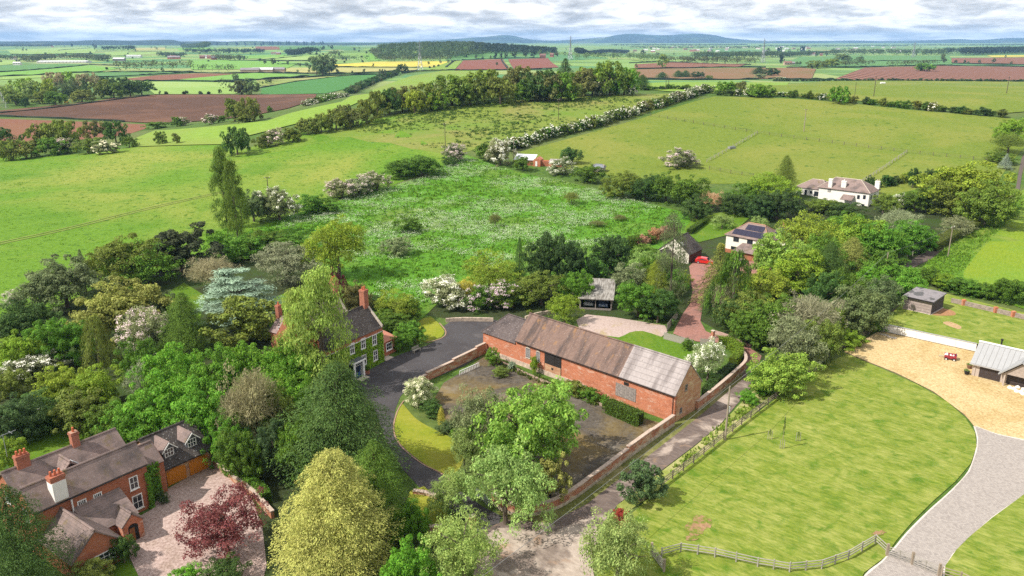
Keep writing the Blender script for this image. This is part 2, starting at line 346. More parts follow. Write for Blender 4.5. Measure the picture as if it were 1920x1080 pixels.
# mid distance
sheet('field', [(-120, 640), (-120, 312), (0, 296), (130, 291), (250, 276), (330, 271), (425, 268), (450, 282), (520, 262), (600, 240), (700, 222), (860, 300), (800, 322), (725, 352), (600, 392), (470, 445), (330, 500), (180, 540), (60, 600)], 'pasture')
sheet('field', [(560, 246), (640, 234), (700, 223), (800, 206), (900, 191), (1000, 186), (1180, 177), (1290, 175), (1335, 172), (1260, 198), (1180, 222), (1100, 242), (1000, 264), (935, 287), (885, 282), (850, 292), (800, 283), (770, 279), (730, 268), (690, 266), (655, 257), (625, 258), (600, 252)], 'rough')
sheet('meadow', [(430, 450), (520, 412), (600, 387), (725, 352), (800, 330), (870, 290), (905, 300), (935, 313), (1000, 330), (1060, 340), (1160, 368), (1290, 400), (1300, 430), (1240, 470), (1130, 520), (1000, 540), (930, 540), (830, 560), (790, 600), (740, 625), (690, 570), (640, 530), (560, 480)], 'meadow')
sheet('paddock', [(975, 285), (1100, 251), (1200, 223), (1340, 181), (1420, 183), (1500, 186), (1600, 195), (1700, 206), (1890, 222), (1960, 232), (1900, 300), (1870, 340), (1760, 375), (1650, 385), (1500, 360), (1400, 345), (1300, 345), (1200, 345), (1150, 330), (1050, 315), (1000, 305)], 'paddock')
sheet('field', [(1330, 175), (1400, 166), (1470, 158), (1560, 152), (1660, 151), (1960, 153), (1990, 205), (1890, 213), (1700, 198), (1560, 186), (1440, 178)], 'paddock')
sheet('field', [(1185, 166), (1190, 157), (1260, 154), (1480, 155), (1400, 167), (1330, 174), (1250, 172)], 'hillpasture')
sheet('field', [(250, 262), (290, 246), (400, 238), (500, 228), (545, 213), (640, 192), (700, 168), (770, 143), (830, 133), (930, 130), (900, 142), (800, 158), (720, 178), (640, 208), (560, 232), (440, 262), (420, 272), (260, 276)], 'hillpasture')
sheet('ploughed_field', [(-60, 222), (-60, 214), (0, 208), (140, 195), (230, 183), (290, 178), (440, 178), (593, 177), (585, 191), (540, 204), (480, 216), (420, 224), (330, 230), (240, 229), (100, 222), (0, 218)], 'plough')
sheet('ploughed_field', [(-60, 224), (0, 223), (120, 227), (272, 233), (275, 241), (240, 252), (150, 262), (60, 276), (0, 280), (-60, 285)], 'redsoil')
# far fields
FAR = [
 ('pale_green', 'palegreen', [(262, 153), (430, 155), (480, 161), (440, 177), (290, 177), (275, 164)]),
 ('red', 'redsoil', [(235, 148), (300, 141), (370, 138), (440, 139), (330, 151), (255, 152)]),
 ('green', 'green', [(320, 151), (445, 139), (480, 137), (590, 142), (470, 150), (430, 154), (300, 152)]),
 ('deep_green', 'deepgreen', [(492, 166), (560, 152), (640, 143), (712, 140), (680, 158), (610, 176), (488, 178)]),
 ('scrub', 'scrub', [(480, 151), (600, 142), (720, 139), (640, 143), (555, 152), (490, 164)]),
 ('stubble', 'stubble', [(520, 129), (640, 127), (790, 128), (770, 134), (600, 139), (525, 137)]),
 ('yellow', 'yellow', [(625, 121), (700, 116), (790, 114.5), (850, 116), (822, 126), (730, 127), (628, 126)]),
 ('bluegreen', 'bluegreen', [(-40, 128), (60, 122), (120, 119.5), (165, 121), (100, 128), (0, 134), (-40, 136)]),
 ('green', 'green', [(-40, 137), (0, 135), (110, 127), (168, 122), (225, 129), (180, 135), (60, 141), (-40, 144)]),
 ('pale_green', 'palegreen', [(-40, 146), (60, 142), (130, 139), (120, 144), (0, 150), (-40, 152)]),
 ('bluegreen', 'bluegreen', [(150, 139), (230, 134), (360, 134), (380, 136), (300, 141), (180, 148)]),
 ('pale_green', 'palegreen', [(-40, 114), (30, 112.5), (32, 120), (0, 123), (-40, 125)]),
 ('pale_green', 'palegreen', [(10, 93), (100, 90), (165, 89), (185, 92), (178, 99), (60, 102), (20, 100)]),
 ('pale_green', 'palegreen', [(195, 98), (240, 97), (310, 96.5), (330, 99), (280, 102), (200, 105)]),
 ('green', 'green', [(350, 113), (480, 113), (560, 118), (540, 128), (460, 130), (360, 131)]),
 ('stubble', 'stubble', [(253, 90), (310, 89), (310, 94), (255, 94.5)]),
 ('green', 'green', [(325, 90), (400, 89), (400, 95), (335, 94)]),
 ('bluegreen', 'bluegreen', [(520, 87), (620, 86), (660, 92), (600, 94), (520, 94)]),
 ('red', 'redsoil', [(478, 87), (513, 87), (525, 93), (480, 94)]),
 ('pale_green', 'palegreen', [(480, 108), (580, 104), (640, 106), (600, 113), (500, 113)]),
 ('green', 'green', [(440, 105), (540, 102), (530, 108), (445, 111)]),
 ('green', 'green', [(680, 104), (700, 101), (715, 114), (690, 115)]),
 ('grass', 'hillpasture', [(765, 137), (800, 131), (845, 114), (866, 114.5), (852, 132), (800, 134)]),
 ('red', 'ridged2', [(852, 133), (868, 114), (943, 111), (957, 130), (900, 132)]),
 ('red', 'ridged2', [(953, 111.5), (1028, 109.5), (1048, 127), (963, 130)]),
 ('bluegreen', 'bluegreen', [(835, 113), (845, 103), (905, 99), (950, 96), (960, 104), (945, 109), (870, 113)]),
 ('red', 'redsoil', [(1190, 121), (1260, 117.5), (1400, 121), (1386, 125.5), (1260, 127), (1190, 128)]),
 ('tan', 'brownsoil', [(1185, 131), (1260, 129), (1500, 127.5), (1530, 130), (1522, 148), (1400, 149), (1200, 148)]),
 ('red', 'ridged', [(1565, 149), (1622, 127.5), (1760, 124), (1960, 127), (1960, 152), (1600, 151)]),
 ('red', 'redsoil', [(1784, 109), (1960, 108), (1960, 122), (1784, 118)]),
 ('bluegreen', 'bluegreen', [(1470, 117), (1500, 108), (1590, 105), (1780, 105), (1786, 121), (1640, 125), (1520, 126), (1475, 122)]),
 ('yellow', 'yellow', [(1850, 104.5), (1960, 103.5), (1960, 107), (1860, 107.5)]),
 ('pale_green', 'palegreen', [(1180, 113), (1250, 111), (1320, 114), (1250, 117)]),
]
for nm, mt, pts in FAR: sheet('field', pts, mt)

# near sheets
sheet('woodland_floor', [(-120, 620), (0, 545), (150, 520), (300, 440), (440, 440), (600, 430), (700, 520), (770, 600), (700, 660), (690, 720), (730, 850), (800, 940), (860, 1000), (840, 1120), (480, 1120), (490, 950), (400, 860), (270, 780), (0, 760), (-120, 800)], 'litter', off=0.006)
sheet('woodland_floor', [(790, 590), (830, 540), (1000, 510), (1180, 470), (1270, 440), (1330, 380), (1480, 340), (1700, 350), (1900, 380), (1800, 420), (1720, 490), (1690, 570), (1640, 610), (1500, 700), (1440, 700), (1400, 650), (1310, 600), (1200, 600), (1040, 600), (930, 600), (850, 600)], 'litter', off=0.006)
sheet('crop_margin', [(1725, 505), (1790, 445), (1860, 392), (1920, 355), (1990, 320), (2100, 300), (2100, 640), (1920, 580), (1860, 560), (1790, 545)], 'pasture')
sheet('crop_field', [(1806, 512), (1848, 460), (1900, 415), (1990, 372), (2100, 340), (2100, 580), (1920, 545), (1860, 540), (1825, 528)], 'crop', sub=3)
sheet('farm_track', [(1690, 500), (1735, 472), (1778, 436), (1820, 410), (1862, 390), (1890, 372), (1905, 352), (1909, 325), (1916, 295), (1932, 275), (1940, 280), (1923, 300), (1916, 328), (1912, 355), (1902, 374), (1868, 398), (1795, 446), (1748, 485), (1712, 503)], 'track')
sheet('lawn', [(1640, 374), (1700, 360), (1765, 344), (1752, 360), (1690, 374), (1640, 388)], 'garden')
sheet('lawn', [(1280, 430), (1300, 412), (1360, 396), (1410, 405), (1370, 440), (1310, 455)], 'garden')
sheet('lawn', [(30, 792), (60, 778), (110, 772), (165, 780), (200, 795), (275, 815), (290, 850), (200, 900), (60, 915), (22, 850)], 'garden')
sheet('lawn', [(180, 1060), (235, 1045), (272, 1095), (180, 1120)], 'garden')
sheet('lawn', [(480, 570), (540, 548), (560, 590), (510, 620)], 'garden')
sheet('lawn', [(295, 560), (345, 530), (385, 555), (375, 600)], 'garden')
sheet('courtyard', [(300, 925), (400, 868), (438, 900), (475, 940), (492, 990), (500, 1060), (480, 1140), (280, 1140), (262, 1085), (236, 1030), (222, 1005), (255, 972), (285, 955)], 'pink')
sheet('driveway', [(660, 715), (700, 690), (730, 673), (760, 661), (800, 648), (834, 630), (832, 612), (845, 602), (930, 600), (970, 615), (950, 650), (912, 662), (870, 686), (808, 712), (762, 730), (750, 745), (741, 768), (737, 800), (750, 832), (790, 868), (830, 890), (865, 922), (905, 950), (940, 968), (930, 1000), (895, 1000), (862, 968), (830, 942), (790, 918), (755, 880), (725, 830), (700, 760), (680, 740)], 'asphalt')
sheet('lawn', [(752, 757), (743, 782), (739, 806), (752, 834), (790, 866), (828, 887), (856, 888), (870, 850), (850, 824), (815, 806), (782, 787), (764, 768)], 'oval', sub=3)
sheet('lawn', [(768, 922), (795, 912), (832, 945), (842, 975), (826, 1000), (785, 992), (760, 955)], 'oval')
sheet('lawn', [(770, 618), (782, 600), (808, 594), (822, 606), (834, 622), (828, 632), (800, 641), (780, 640)], 'oval')
sheet('barn_yard', [(818, 768), (816, 745), (832, 718), (880, 690), (908, 668), (968, 694), (1034, 722), (1110, 752), (1200, 784), (1262, 798), (1222, 826), (1176, 860), (1099, 918), (1060, 944), (1010, 950), (900, 838), (845, 800)], 'mossy')
sheet('gravel_pad', [(1080, 600), (1100, 590), (1150, 595), (1200, 603), (1247, 611), (1252, 622), (1240, 632), (1190, 629), (1160, 634), (1125, 630), (1090, 625)], 'pad')
sheet('lawn', [(1125, 628), (1160, 633), (1180, 624), (1205, 621), (1240, 632), (1300, 650), (1340, 665), (1310, 690), (1200, 660), (1130, 640)], 'garden', sub=2)
sheet('grass_verge', [(930, 960), (1030, 958), (1095, 925), (1200, 845), (1305, 762), (1400, 690), (1410, 700), (1310, 785), (1200, 872), (1105, 948), (1040, 985), (960, 985)], 'verge')
sheet('lane', [(895, 1000), (950, 975), (1030, 982), (1100, 946), (1200, 868), (1310, 782), (1392, 712), (1392, 690), (1400, 682), (1425, 680), (1418, 715), (1350, 797), (1300, 838), (1244, 880), (1195, 918), (1160, 945), (1128, 985), (1120, 1030), (1060, 1040), (960, 1050), (915, 1060)], 'lane')
sheet('lane', [(905, 1010), (960, 990), (1030, 1000), (1090, 975), (1130, 975), (1122, 1010), (1110, 1060), (1105, 1160), (900, 1160)], 'lanewide', sub=2)
sheet('brick_drive', [(1262, 626), (1270, 608), (1281, 588), (1294, 570), (1300, 540), (1320, 540), (1318, 574), (1313, 602), (1323, 621), (1338, 628), (1363, 636), (1386, 647), (1408, 654), (1428, 668), (1420, 690), (1402, 690), (1396, 680), (1387, 652), (1345, 643), (1308, 641), (1290, 637)], 'brickdrive')
sheet('brick_drive', [(1292, 500), (1310, 482), (1335, 490), (1345, 512), (1320, 545), (1298, 545)], 'brickdrive')
sheet('brick_drive', [(1385, 505), (1405, 490), (1450, 494), (1450, 515), (1400, 520)], 'brickdrive')
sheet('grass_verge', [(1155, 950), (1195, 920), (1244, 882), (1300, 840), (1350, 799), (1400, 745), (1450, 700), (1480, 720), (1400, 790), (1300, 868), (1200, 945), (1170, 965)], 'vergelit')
sheet('lawn', [(1180, 968), (1250, 905), (1300, 866), (1390, 797), (1470, 737), (1540, 687), (1588, 664), (1660, 695), (1720, 722), (1775, 753), (1810, 785), (1828, 812), (1831, 838), (1820, 870), (1790, 905), (1750, 940), (1710, 980), (1680, 1015), (1660, 1045), (1620, 1075), (1590, 1140), (1120, 1140), (1120, 1060), (1130, 1000)], 'lawn')
sheet('lawn', [(2100, 892), (1990, 908), (1920, 928), (1860, 972), (1800, 1022), (1772, 1062), (1770, 1140), (2100, 1140)], 'lawn')
gold_pts = [(1583, 660), (1640, 626), (1650, 622), (1840, 655), (2100, 720), (2100, 872), (1990, 850), (1920, 826), (1870, 815), (1828, 802), (1808, 778), (1750, 735), (1680, 700), (1630, 680)]
sheet('gravel_forecourt', gold_pts, 'gold')
m = M('block_paving', 0.85, 0.2); bk = m.n('TexBrick'); m.put(bk.inputs['Vector'], m.coord(rz=0.9)); bk.inputs['Scale'].default_value = 1.0
bk.inputs['Brick Width'].default_value = 0.24; bk.inputs['Row Height'].default_value = 0.16; bk.inputs['Mortar Size'].default_value = 0.012; bk.offset = 0.5
for k_, c_ in (('Color1', (0.24, 0.21, 0.19)), ('Color2', (0.37, 0.33, 0.295)), ('Mortar', (0.20, 0.175, 0.16))): bk.inputs[k_].default_value = (*c_, 1)
m.base(m.mix(m.ramp(m.noise(m.coord(), 2.2, 4), [(0.4, 0.0), (0.7, 0.6)]), bk.outputs['Color'], (0.31, 0.275, 0.25))); MG['setts'] = m.m
drive_l = [(1828, 800), (1834, 822), (1832, 845), (1818, 885), (1785, 922), (1745, 958), (1705, 998), (1680, 1028), (1655, 1055), (1625, 1080), (1590, 1140)]
drive_r = [(1768, 1140), (1768, 1068), (1785, 1040), (1815, 1010), (1860, 970), (1920, 928), (1990, 906), (2100, 890)]
sheet('paved_drive', drive_l + drive_r + [(2100, 872), (1990, 852), (1920, 827), (1870, 816)], 'setts')
ms = M('patchy_soil', 0.95, 0.1); _f = ms.noise(ms.coord(), 3.0, 6, .7); _mk = ms.ramp(ms.noise(ms.coord(), 1.1, 6, .75), [(.44, 0.0), (.54, 1.0)])
ms.base(ms.mix(_mk, ms.ramp(_f, [(.3, (.08, .13, .012)), (.7, (.19, .20, .04))]), ms.ramp(_f, [(.3, (.20, .11, .06)), (.7, (.34, .21, .12))]))); ms.bump(_f, .5, .1); MG['patchy'] = ms.m
_r = random.Random(12)
for cx_, cy_, rx_, ry_, nb_ in ((1308, 990, 30, 20, 5), (1648, 1000, 15, 7, 3), (1290, 1012, 20, 8, 2)):
    for _ in range(nb_):
        ox, oy = cx_ + _r.uniform(-.55, .55) * rx_, cy_ + _r.uniform(-.55, .55) * ry_; k1 = _r.uniform(.4, .8)
        sheet('soil_patch', [(ox + rx_ * k1 * math.cos(t_ * .4488) * (w_ := _r.uniform(.65, 1.15)), oy + ry_ * k1 * math.sin(t_ * .4488) * w_) for t_ in range(14)], 'patchy')
# kerb strips along the paved drive and the courtyard drive
kerbm = plain('pale_kerb_stone', (0.50, 0.45, 0.40), 0.85, 0.2, 6.0)
brickkerb = plain('brick_edging', (0.30, 0.19, 0.13), 0.9, 0.3, 6.0)
def kerb(px, wd, mat, hgt=0.09, sub=4):
    P = smooth([G(*p) for p in px], sub)
    o = MB().ribbon([(p.x, p.y, 0) for p in P], wd, -0.05, hgt).build('kerb', mat); return tag(o, kind='structure')
kerb(drive_l, 0.34, kerbm); kerb(drive_r, 0.34, kerbm)
kerb([(1828, 801), (1870, 816), (1920, 827), (1990, 852)], 0.5, kerbm, 0.10)
kerb([(757, 752), (745, 772), (738, 805), (751, 836), (790, 869), (830, 890), (866, 922)], 0.16, brickkerb)
kerb([(800, 643), (829, 634), (836, 622), (824, 606)], 0.16, brickkerb)
kerb([(1583, 660), (1630, 680), (1680, 700), (1750, 735), (1808, 778), (1828, 801)], 0.14, plain('timber_edging', (0.14, 0.095, 0.06), 0.9), 0.08)

# wheel tracks across the bright pasture
MG['rut'] = ground('worn_grass', (0.15, 0.185, 0.04), (0.24, 0.26, 0.08), None, 1.2, .1)
_wt = smooth([G(*p) for p in ((-60, 470), (0, 457), (120, 431), (240, 401), (330, 380), (420, 360))], 8)
for sgn in (-1, 1):
    P_w = []
    for i, q in enumerate(_wt):
        d_ = (_wt[min(i + 1, len(_wt) - 1)] - _wt[max(i - 1, 0)]); d_.z = 0; d_.normalize(); e_ = Vector((-d_.y, d_.x, 0)) * sgn * .95; P_w.append((q.x + e_.x, q.y + e_.y, zt(q.x + e_.x, q.y + e_.y)))
    tag(MB().ribbon(P_w, .5, -.1, .19).build('wheel_track', MG['rut']), kind='structure')
# ------------------------------------------------------------------ foliage: leaf-sized faces on clumps spread through the crown
def leaf_material(name, translucent=0.38, hue=0.03, rough=0.65):
    m = M(name, rough, 0.2); t = m.t
    oi = m.n('ObjectInfo'); at = m.n('Attribute', attribute_name='tint')
    # per-leaf and per-clump difference of colour; 'tint' runs 0..1
    val = m.ramp(at.outputs['Fac'], [(0.0, 0.68), (1.0, 1.95)])
    c = m.mix(1.0, oi.outputs['Color'], val, 'MULTIPLY')
    hs = m.n('HueSaturation'); m.put(hs.inputs['Color'], c)
    m.put(hs.inputs['Hue'], m.math('ADD', 0.5 - hue / 2, m.math('MULTIPLY', m.math('FRACT', m.math('MULTIPLY', at.outputs['Fac'], 7.31)), hue)))
    m.base(hs.outputs[0])
    tr = m.n('BsdfTranslucent'); m.put(tr.inputs['Color'], hs.outputs[0])
    mixs = m.n('MixShader'); mixs.inputs[0].default_value = translucent
    m.put(mixs.inputs[1], m.b.outputs[0]); m.put(mixs.inputs[2], tr.outputs[0])
    m.put(t.nodes['Material Output'].inputs['Surface'], mixs.outputs[0])
    return m.m
LEAF = leaf_material('leaves'); NEEDLE = leaf_material('needles', 0.25, 0.03); PETAL = leaf_material('petals', 0.3, 0.0)
bark = M('bark', 0.95, 0.1); _bf = bark.noise(bark.coord((6, 6, 1.2), local=True), 3.0, 5)
bark.base(bark.ramp(_bf, [(0.3, (0.055, 0.042, 0.03)), (0.7, (0.16, 0.13, 0.10))])); bark.bump(_bf, 0.5, 0.05); BARK = bark.m

def quads_mesh(name, V, tint, mat):
    n = len(V) // 4
    me = bpy.data.meshes.new(name)
    me.vertices.add(4 * n); me.vertices.foreach_set('co', V.astype(np.float32).ravel())
    me.loops.add(4 * n); me.loops.foreach_set('vertex_index', np.arange(4 * n, dtype=np.int32))
    me.polygons.add(n); me.polygons.foreach_set('loop_start', np.arange(0, 4 * n, 4, dtype=np.int32))
    at = me.attributes.new('tint', 'FLOAT', 'FACE'); at.data.foreach_set('value', np.clip(tint, 0, 1).astype(np.float32))
    me.materials.append(mat); me.update(calc_edges=True); me.validate()
    return me
def unit(a): return a / np.maximum(np.linalg.norm(a, axis=1, keepdims=True), 1e-9)
def leaf_quads(P, Nn, Td, size, aspect, rng):
    """diamond leaves: centre P, normal Nn, long axis near Td"""
    n = len(P)
    T = unit(Td - (Td * Nn).sum(1, keepdims=True) * Nn); B = np.cross(Nn, T)
    s = (size * (0.65 + 0.7 * rng.random(n)))[:, None] / 2
    V = np.stack([P - T * s, P - B * s * aspect + Nn * s * 0.15, P + T * s, P + B * s * aspect + Nn * s * 0.15], 1)
    return V.reshape(-1, 3)
def clumps(C, R, n, size, rng, up=0.45, jit=0.7, shell=0.55, aspect=0.6, along=None, alongw=0.0, under=0.6):
    """n leaves on each clump C (k,3) of radii R (k,3)"""
    k = len(C); idx = np.repeat(np.arange(k), n); m = len(idx)
    d = unit(rng.normal(size=(m, 3)))
    low = d[:, 2] < -0.25; d[low & (rng.random(m) < under), 2] *= -1
    r = shell + (1 - shell) * rng.random(m)
    P = C[idx] + d * R[idx] * r[:, None]
    Nn = unit(d * 0.8 + np.array([0, 0, up]) + rng.normal(size=(m, 3)) * jit * 0.5)
    Td = rng.normal(size=(m, 3))
    if along is not None: Td = unit(Td) * (1 - alongw) + along[idx] * alongw * 1.6
    ct = rng.random(k) * 0.55
    tint = ct[idx] + 0.45 * rng.random(m)
    return leaf_quads(P, Nn, Td, np.full(m, size), aspect, rng), tint
def lumpy(nl, rng, c=(0, 0, .58), r=(.36, .36, .3), lr=(.2, .28)):
    """big limbs of a crown: a few overlapping lobes"""
    d = unit(rng.normal(size=(nl, 3))); d[:, 2] = np.abs(d[:, 2]) * 0.9 - 0.25
    C = np.array(c) + d * np.array(r) * (0.55 + 0.4 * rng.random((nl, 1)))
    return C, lr[0] + (lr[1] - lr[0]) * rng.random(nl)
def fit(V, w=1.0, top=1.0, bottom=None):
    xy = np.quantile(np.abs(V[:, :2]), 0.985); V[:, :2] *= 0.5 * w / xy
    z1 = np.quantile(V[:, 2], 0.9985); z0 = V[:, 2].min() if bottom is None else np.quantile(V[:, 2], 0.004)
    if bottom is None: V[:, 2] *= top / z1
    else: V[:, 2] = bottom + (V[:, 2] - z0) * (top - bottom) / (z1 - z0)
    return V
def gen_round(seed, n=110, k=110, size=0.03, lobes=9, bottom=0.16, fill=0.25, cr=(.055, .10), aspect=0.6, jit=0.7, up=.45):
    rng = np.random.default_rng(seed)
    LC, LR = lumpy(lobes, rng); C = []; R = []
    while len(C) < k:
        i = rng.integers(lobes); d = unit(rng.normal(size=(1, 3)))[0]
        if d[2] < -0.5 and rng.random() < .7: continue
        rr = (0.82 + 0.25 * rng.random()) if rng.random() > fill else rng.random() * 0.8
        C.append(LC[i] + d * LR[i] * rr * np.array([1, 1, .85])); q = cr[0] + (cr[1] - cr[0]) * rng.random()
        R.append([q, q, q * 0.62])
    V, t = clumps(np.array(C), np.array(R), n, size, rng, jit=jit, aspect=aspect, up=up)
    return fit(V, 1.0, 1.0, bottom), t
def gen_poplar(seed, n=75, k=130, size=0.03):
    rng = np.random.default_rng(seed); z = 0.12 + 0.86 * rng.random(k) ** 0.9
    prof = np.sin(np.clip((z - 0.02) / 1.02, 0, 1) ** 0.62 * math.pi) ** 0.62
    a = rng.random(k) * 2 * math.pi; rr = (0.35 + 0.6 * rng.random(k)) * 0.46 * prof
    C = np.stack([rr * np.cos(a), rr * np.sin(a), z], 1); q = 0.10 + .07 * rng.random(k)
    R = np.stack([q, q, q * 0.42], 1)
    al = np.tile(np.array([[0, 0, 1.]]), (k, 1))
    V, t = clumps(C, R, n, size, rng, up=0.15, along=al, alongw=0.6, aspect=0.5, under=.3)
    return fit(V, 1.0, 1.0, 0.08), t
def gen_conifer(seed, n=42, whorls=20, per=13, size=0.035, power=0.8, droop=0.25, bottom=0.03, aspect=0.34, shaggy=0.25, round_=0.0):
    """cone or egg of sprays: foliage hangs on outward branches that fork into flat sprays"""
    rng = np.random.default_rng(seed); Vs = []; ts = []
    lobes = rng.random(5) * 6.283
    for i in range(whorls):
        z = bottom + (0.97 - bottom) * (i / (whorls - 1)) ** 0.95
        cone = (1 - z) ** power; egg = max(0.0, 1 - (max(0, z - .3) / .7) ** 2.0) ** .75 * (0.82 + .18 * min(1, z / .3))
        rad = 0.5 * (cone * (1 - round_) + egg * round_) + 0.012
        cnt = max(5, int(per * (0.3 + 1.4 * rad)))
        a0 = rng.random() * 6.28
        for j in range(cnt):
            a = a0 + 6.283 * j / cnt + rng.normal() * 0.2
            rr = rad * (1 - shaggy + shaggy * 1.5 * rng.random()) * (1 + .07 * math.sin(3 * a + lobes[0] + 5 * z))
            z_ = z + rng.normal() * .012
            o = np.array([math.cos(a), math.sin(a), 0]); nb = max(8, int(n * (0.35 + rr * 2.0)))
            s = 1 - (rng.random(nb) ** 1.5) * .8
            wsp = 0.15 * rr + 0.018; tip = rng.normal(size=(nb, 1)) * wsp * (1.15 - 0.75 * s[:, None])
            fork = np.round(tip[:, 0] / (wsp * .55)); P = o * (rr * s)[:, None] + np.array([0, 0, 1]) * (z_ - droop * rr * s ** 1.7 + 0.03 * (1 - s) + .012 * (np.abs(fork) % 2))[:, None]
            side = np.array([-o[1], o[0], 0]); P += side * tip + np.array([0, 0, 1]) * rng.normal(size=(nb, 1)) * 0.008
            Nn = unit(np.array([0, 0, 1.]) * 0.7 + o * 0.5 + rng.normal(size=(nb, 3)) * 0.45)
            Td = o[None] * 1.0 + np.array([[0, 0, -droop * 1.2]]) + side[None] * (np.sign(tip) * .5 + rng.normal(size=(nb, 1)) * 0.4)
            Vs.append(leaf_quads(P, Nn, Td, np.full(nb, size), aspect, rng)); ts.append(rng.random() * .45 + .2 * s ** 3 + .35 * rng.random(nb))
    V = np.concatenate(Vs); return fit(V, 1.0, 1.0, bottom), np.concatenate(ts)
def gen_weep(seed, n=60, k=70, size=0.05):
    """weeping conifer: long hanging curtains"""
    rng = np.random.default_rng(seed); z = 0.12 + .84 * rng.random(k); a = rng.random(k) * 6.283
    rr = 0.46 * (1 - z) ** 0.7 * (0.55 + .5 * rng.random(k)) + .02
    Vs = []; ts = []
    for i in range(k):
        o = np.array([math.cos(a[i]), math.sin(a[i]), 0]); ln = 0.16 + 0.14 * rng.random()
        s = rng.random(n); P = o * (rr[i] + 0.05 * s[:, None]) + np.array([0, 0, 1]) * (z[i] - ln * s)[:, None] + rng.normal(size=(n, 3)) * np.array([.028, .028, .01])
        Nn = unit(o + rng.normal(size=(n, 3)) * .4 + np.array([0, 0, .3])); Td = np.tile(np.array([0, 0, -1.]) + o * .15, (n, 1)) + rng.normal(size=(n, 3)) * .15
        Vs.append(leaf_quads(P, Nn, Td, np.full(n, size), 0.22, rng)); ts.append(rng.random() * .6 + .4 * rng.random(n))
    return fit(np.concatenate(Vs), 1, 1, 0.0), np.concatenate(ts)
def gen_cedar(seed, size=0.034):
    """tiers of flat plates on level limbs"""
    rng = np.random.default_rng(seed); C = []; R = []
    for i in range(9):
        z = 0.2 + 0.76 * i / 8; rad = 0.5 * (1 - max(0, (z - .35) / .75) ** 1.3); cnt = int(8 + 20 * rad)
        for j in range(cnt):
            a = rng.random() * 6.283; rr = rad * (0.25 + .75 * math.sqrt(rng.random()))
            C.append([rr * math.cos(a), rr * math.sin(a), z + rng.normal() * .02 - .05 * rr]); q = .085 + .06 * rng.random(); R.append([q, q, .022])
    V, t = clumps(np.array(C), np.array(R), 110, size, rng, up=1.2, aspect=.35, under=.9, shell=.2)
    return fit(V, 1, 1, .1), t
def gen_twiggy(seed, n=3800, size=0.11, leafn=30, k=70):
    """open grey-brown crown: fine twigs and few leaves"""
    rng = np.random.default_rng(seed); V1, t1 = gen_round(seed, leafn, k, 0.026, 7, 0.12, cr=(.06, .11))
    d = unit(rng.normal(size=(n, 3))); d[:, 2] = np.abs(d[:, 2]) * .95 - .12; r = .25 + .75 * rng.random(n) ** .6
    P = np.array([0, 0, .5]) + d * r[:, None] * np.array([.46, .46, .47]); Td = d + np.array([0, 0, .35]) + rng.normal(size=(n, 3)) * .35
    V2 = leaf_quads(P, unit(rng.normal(size=(n, 3))), Td, np.full(n, size), 0.055, rng)
    return np.concatenate([V1, V2]), np.concatenate([t1, .3 + .7 * rng.random(n)])
def gen_bush(seed, n=80, k=80, size=0.036, bottom=0.0, cr=(.07, .12)):
    rng = np.random.default_rng(seed); LC, LR = lumpy(8, rng, (0, 0, .46), (.3, .3, .26), (.2, .3)); C = []; R = []
    while len(C) < k:
        i = rng.integers(8); d = unit(rng.normal(size=(1, 3)))[0]
        C.append(LC[i] + d * LR[i] * (.75 + .3 * rng.random())); q = cr[0] + (cr[1] - cr[0]) * rng.random(); R.append([q, q, q * .7])
    V, t = clumps(np.array(C), np.array(R), n, size, rng)
    return fit(V, 1, 1, bottom), t
def gen_blossom(seed, V, n, size):
    """sprays of flower over the outside of a crown"""
    rng = np.random.default_rng(seed); P = V.reshape(-1, 4, 3).mean(1); c = np.array([0, 0, .45])
    d = P - c; r = np.linalg.norm(d / np.array([.5, .5, .5]), axis=1); w_ = np.clip(r - .55, 0, 1) ** 2 * (d[:, 2] > -.3)
    # flowers come in sprays: choose seeds, then scatter
    ns = n // 14; s = rng.choice(len(P), ns, p=w_ / w_.sum()); idx = np.repeat(s, 14)
    Q = P[idx] + rng.normal(size=(len(idx), 3)) * .022; dd = unit(Q - c); Q += dd * .012
    Nn = unit(dd + np.array([0, 0, .5]) + rng.normal(size=Q.shape) * .4)
    return leaf_quads(Q, Nn, rng.normal(size=Q.shape), np.full(len(Q), size), .8, rng), rng.random(len(Q)) * .6 + .3

CR = {}                                # crown meshes by kind -> list of (mesh, raw vertices)
def reg(kind, gens, mat):
    CR[kind] = []
    for V, t in gens: CR[kind].append((quads_mesh(kind + '_crown', V, t, mat), V))
reg('round', [gen_round(11 + i, 75, 230, .026, 12 + i % 3, .05, .18, (.045, .085), .6, .8) for i in range(4)], LEAF)
reg('dense', [gen_round(31 + i, 85, 230, .024, 14, .03, .05, (.045, .075)) for i in range(3)], LEAF)
reg('loose', [gen_round(51 + i, 62, 200, .024, 10, .08, .3, (.05, .10), .5, 1.0) for i in range(3)], LEAF)
reg('bush', [gen_bush(71 + i, 75, 120, .033, 0.0, (.06, .10)) for i in range(4)], LEAF)
reg('poplar', [gen_poplar(91 + i) for i in range(2)], LEAF)
reg('birch', [gen_poplar(95, 55, 130, .024)], LEAF)
reg('cypress', [gen_conifer(111 + i, 78, 34, 27, .0175, .62, .22, .02, .36, .5, .62) for i in range(3)], NEEDLE)
reg('golden', [gen_conifer(117, 130, 28, 25, .0165, .62, .26, .02, .36, .34, .55)], NEEDLE)
reg('spruce', [gen_conifer(121 + i, 60, 26, 16, .027, 0.9, .35, .03, .3, .35, .1) for i in range(2)], NEEDLE)
reg('weep', [gen_weep(131 + i) for i in range(2)], NEEDLE)
reg('yew', [gen_bush(141 + i, 110, 95, .032, 0.0, (.05, .09)) for i in range(2)], NEEDLE)
reg('cedar', [gen_cedar(151)], NEEDLE)
reg('twiggy', [gen_twiggy(161 + i) for i in range(2)], LEAF)
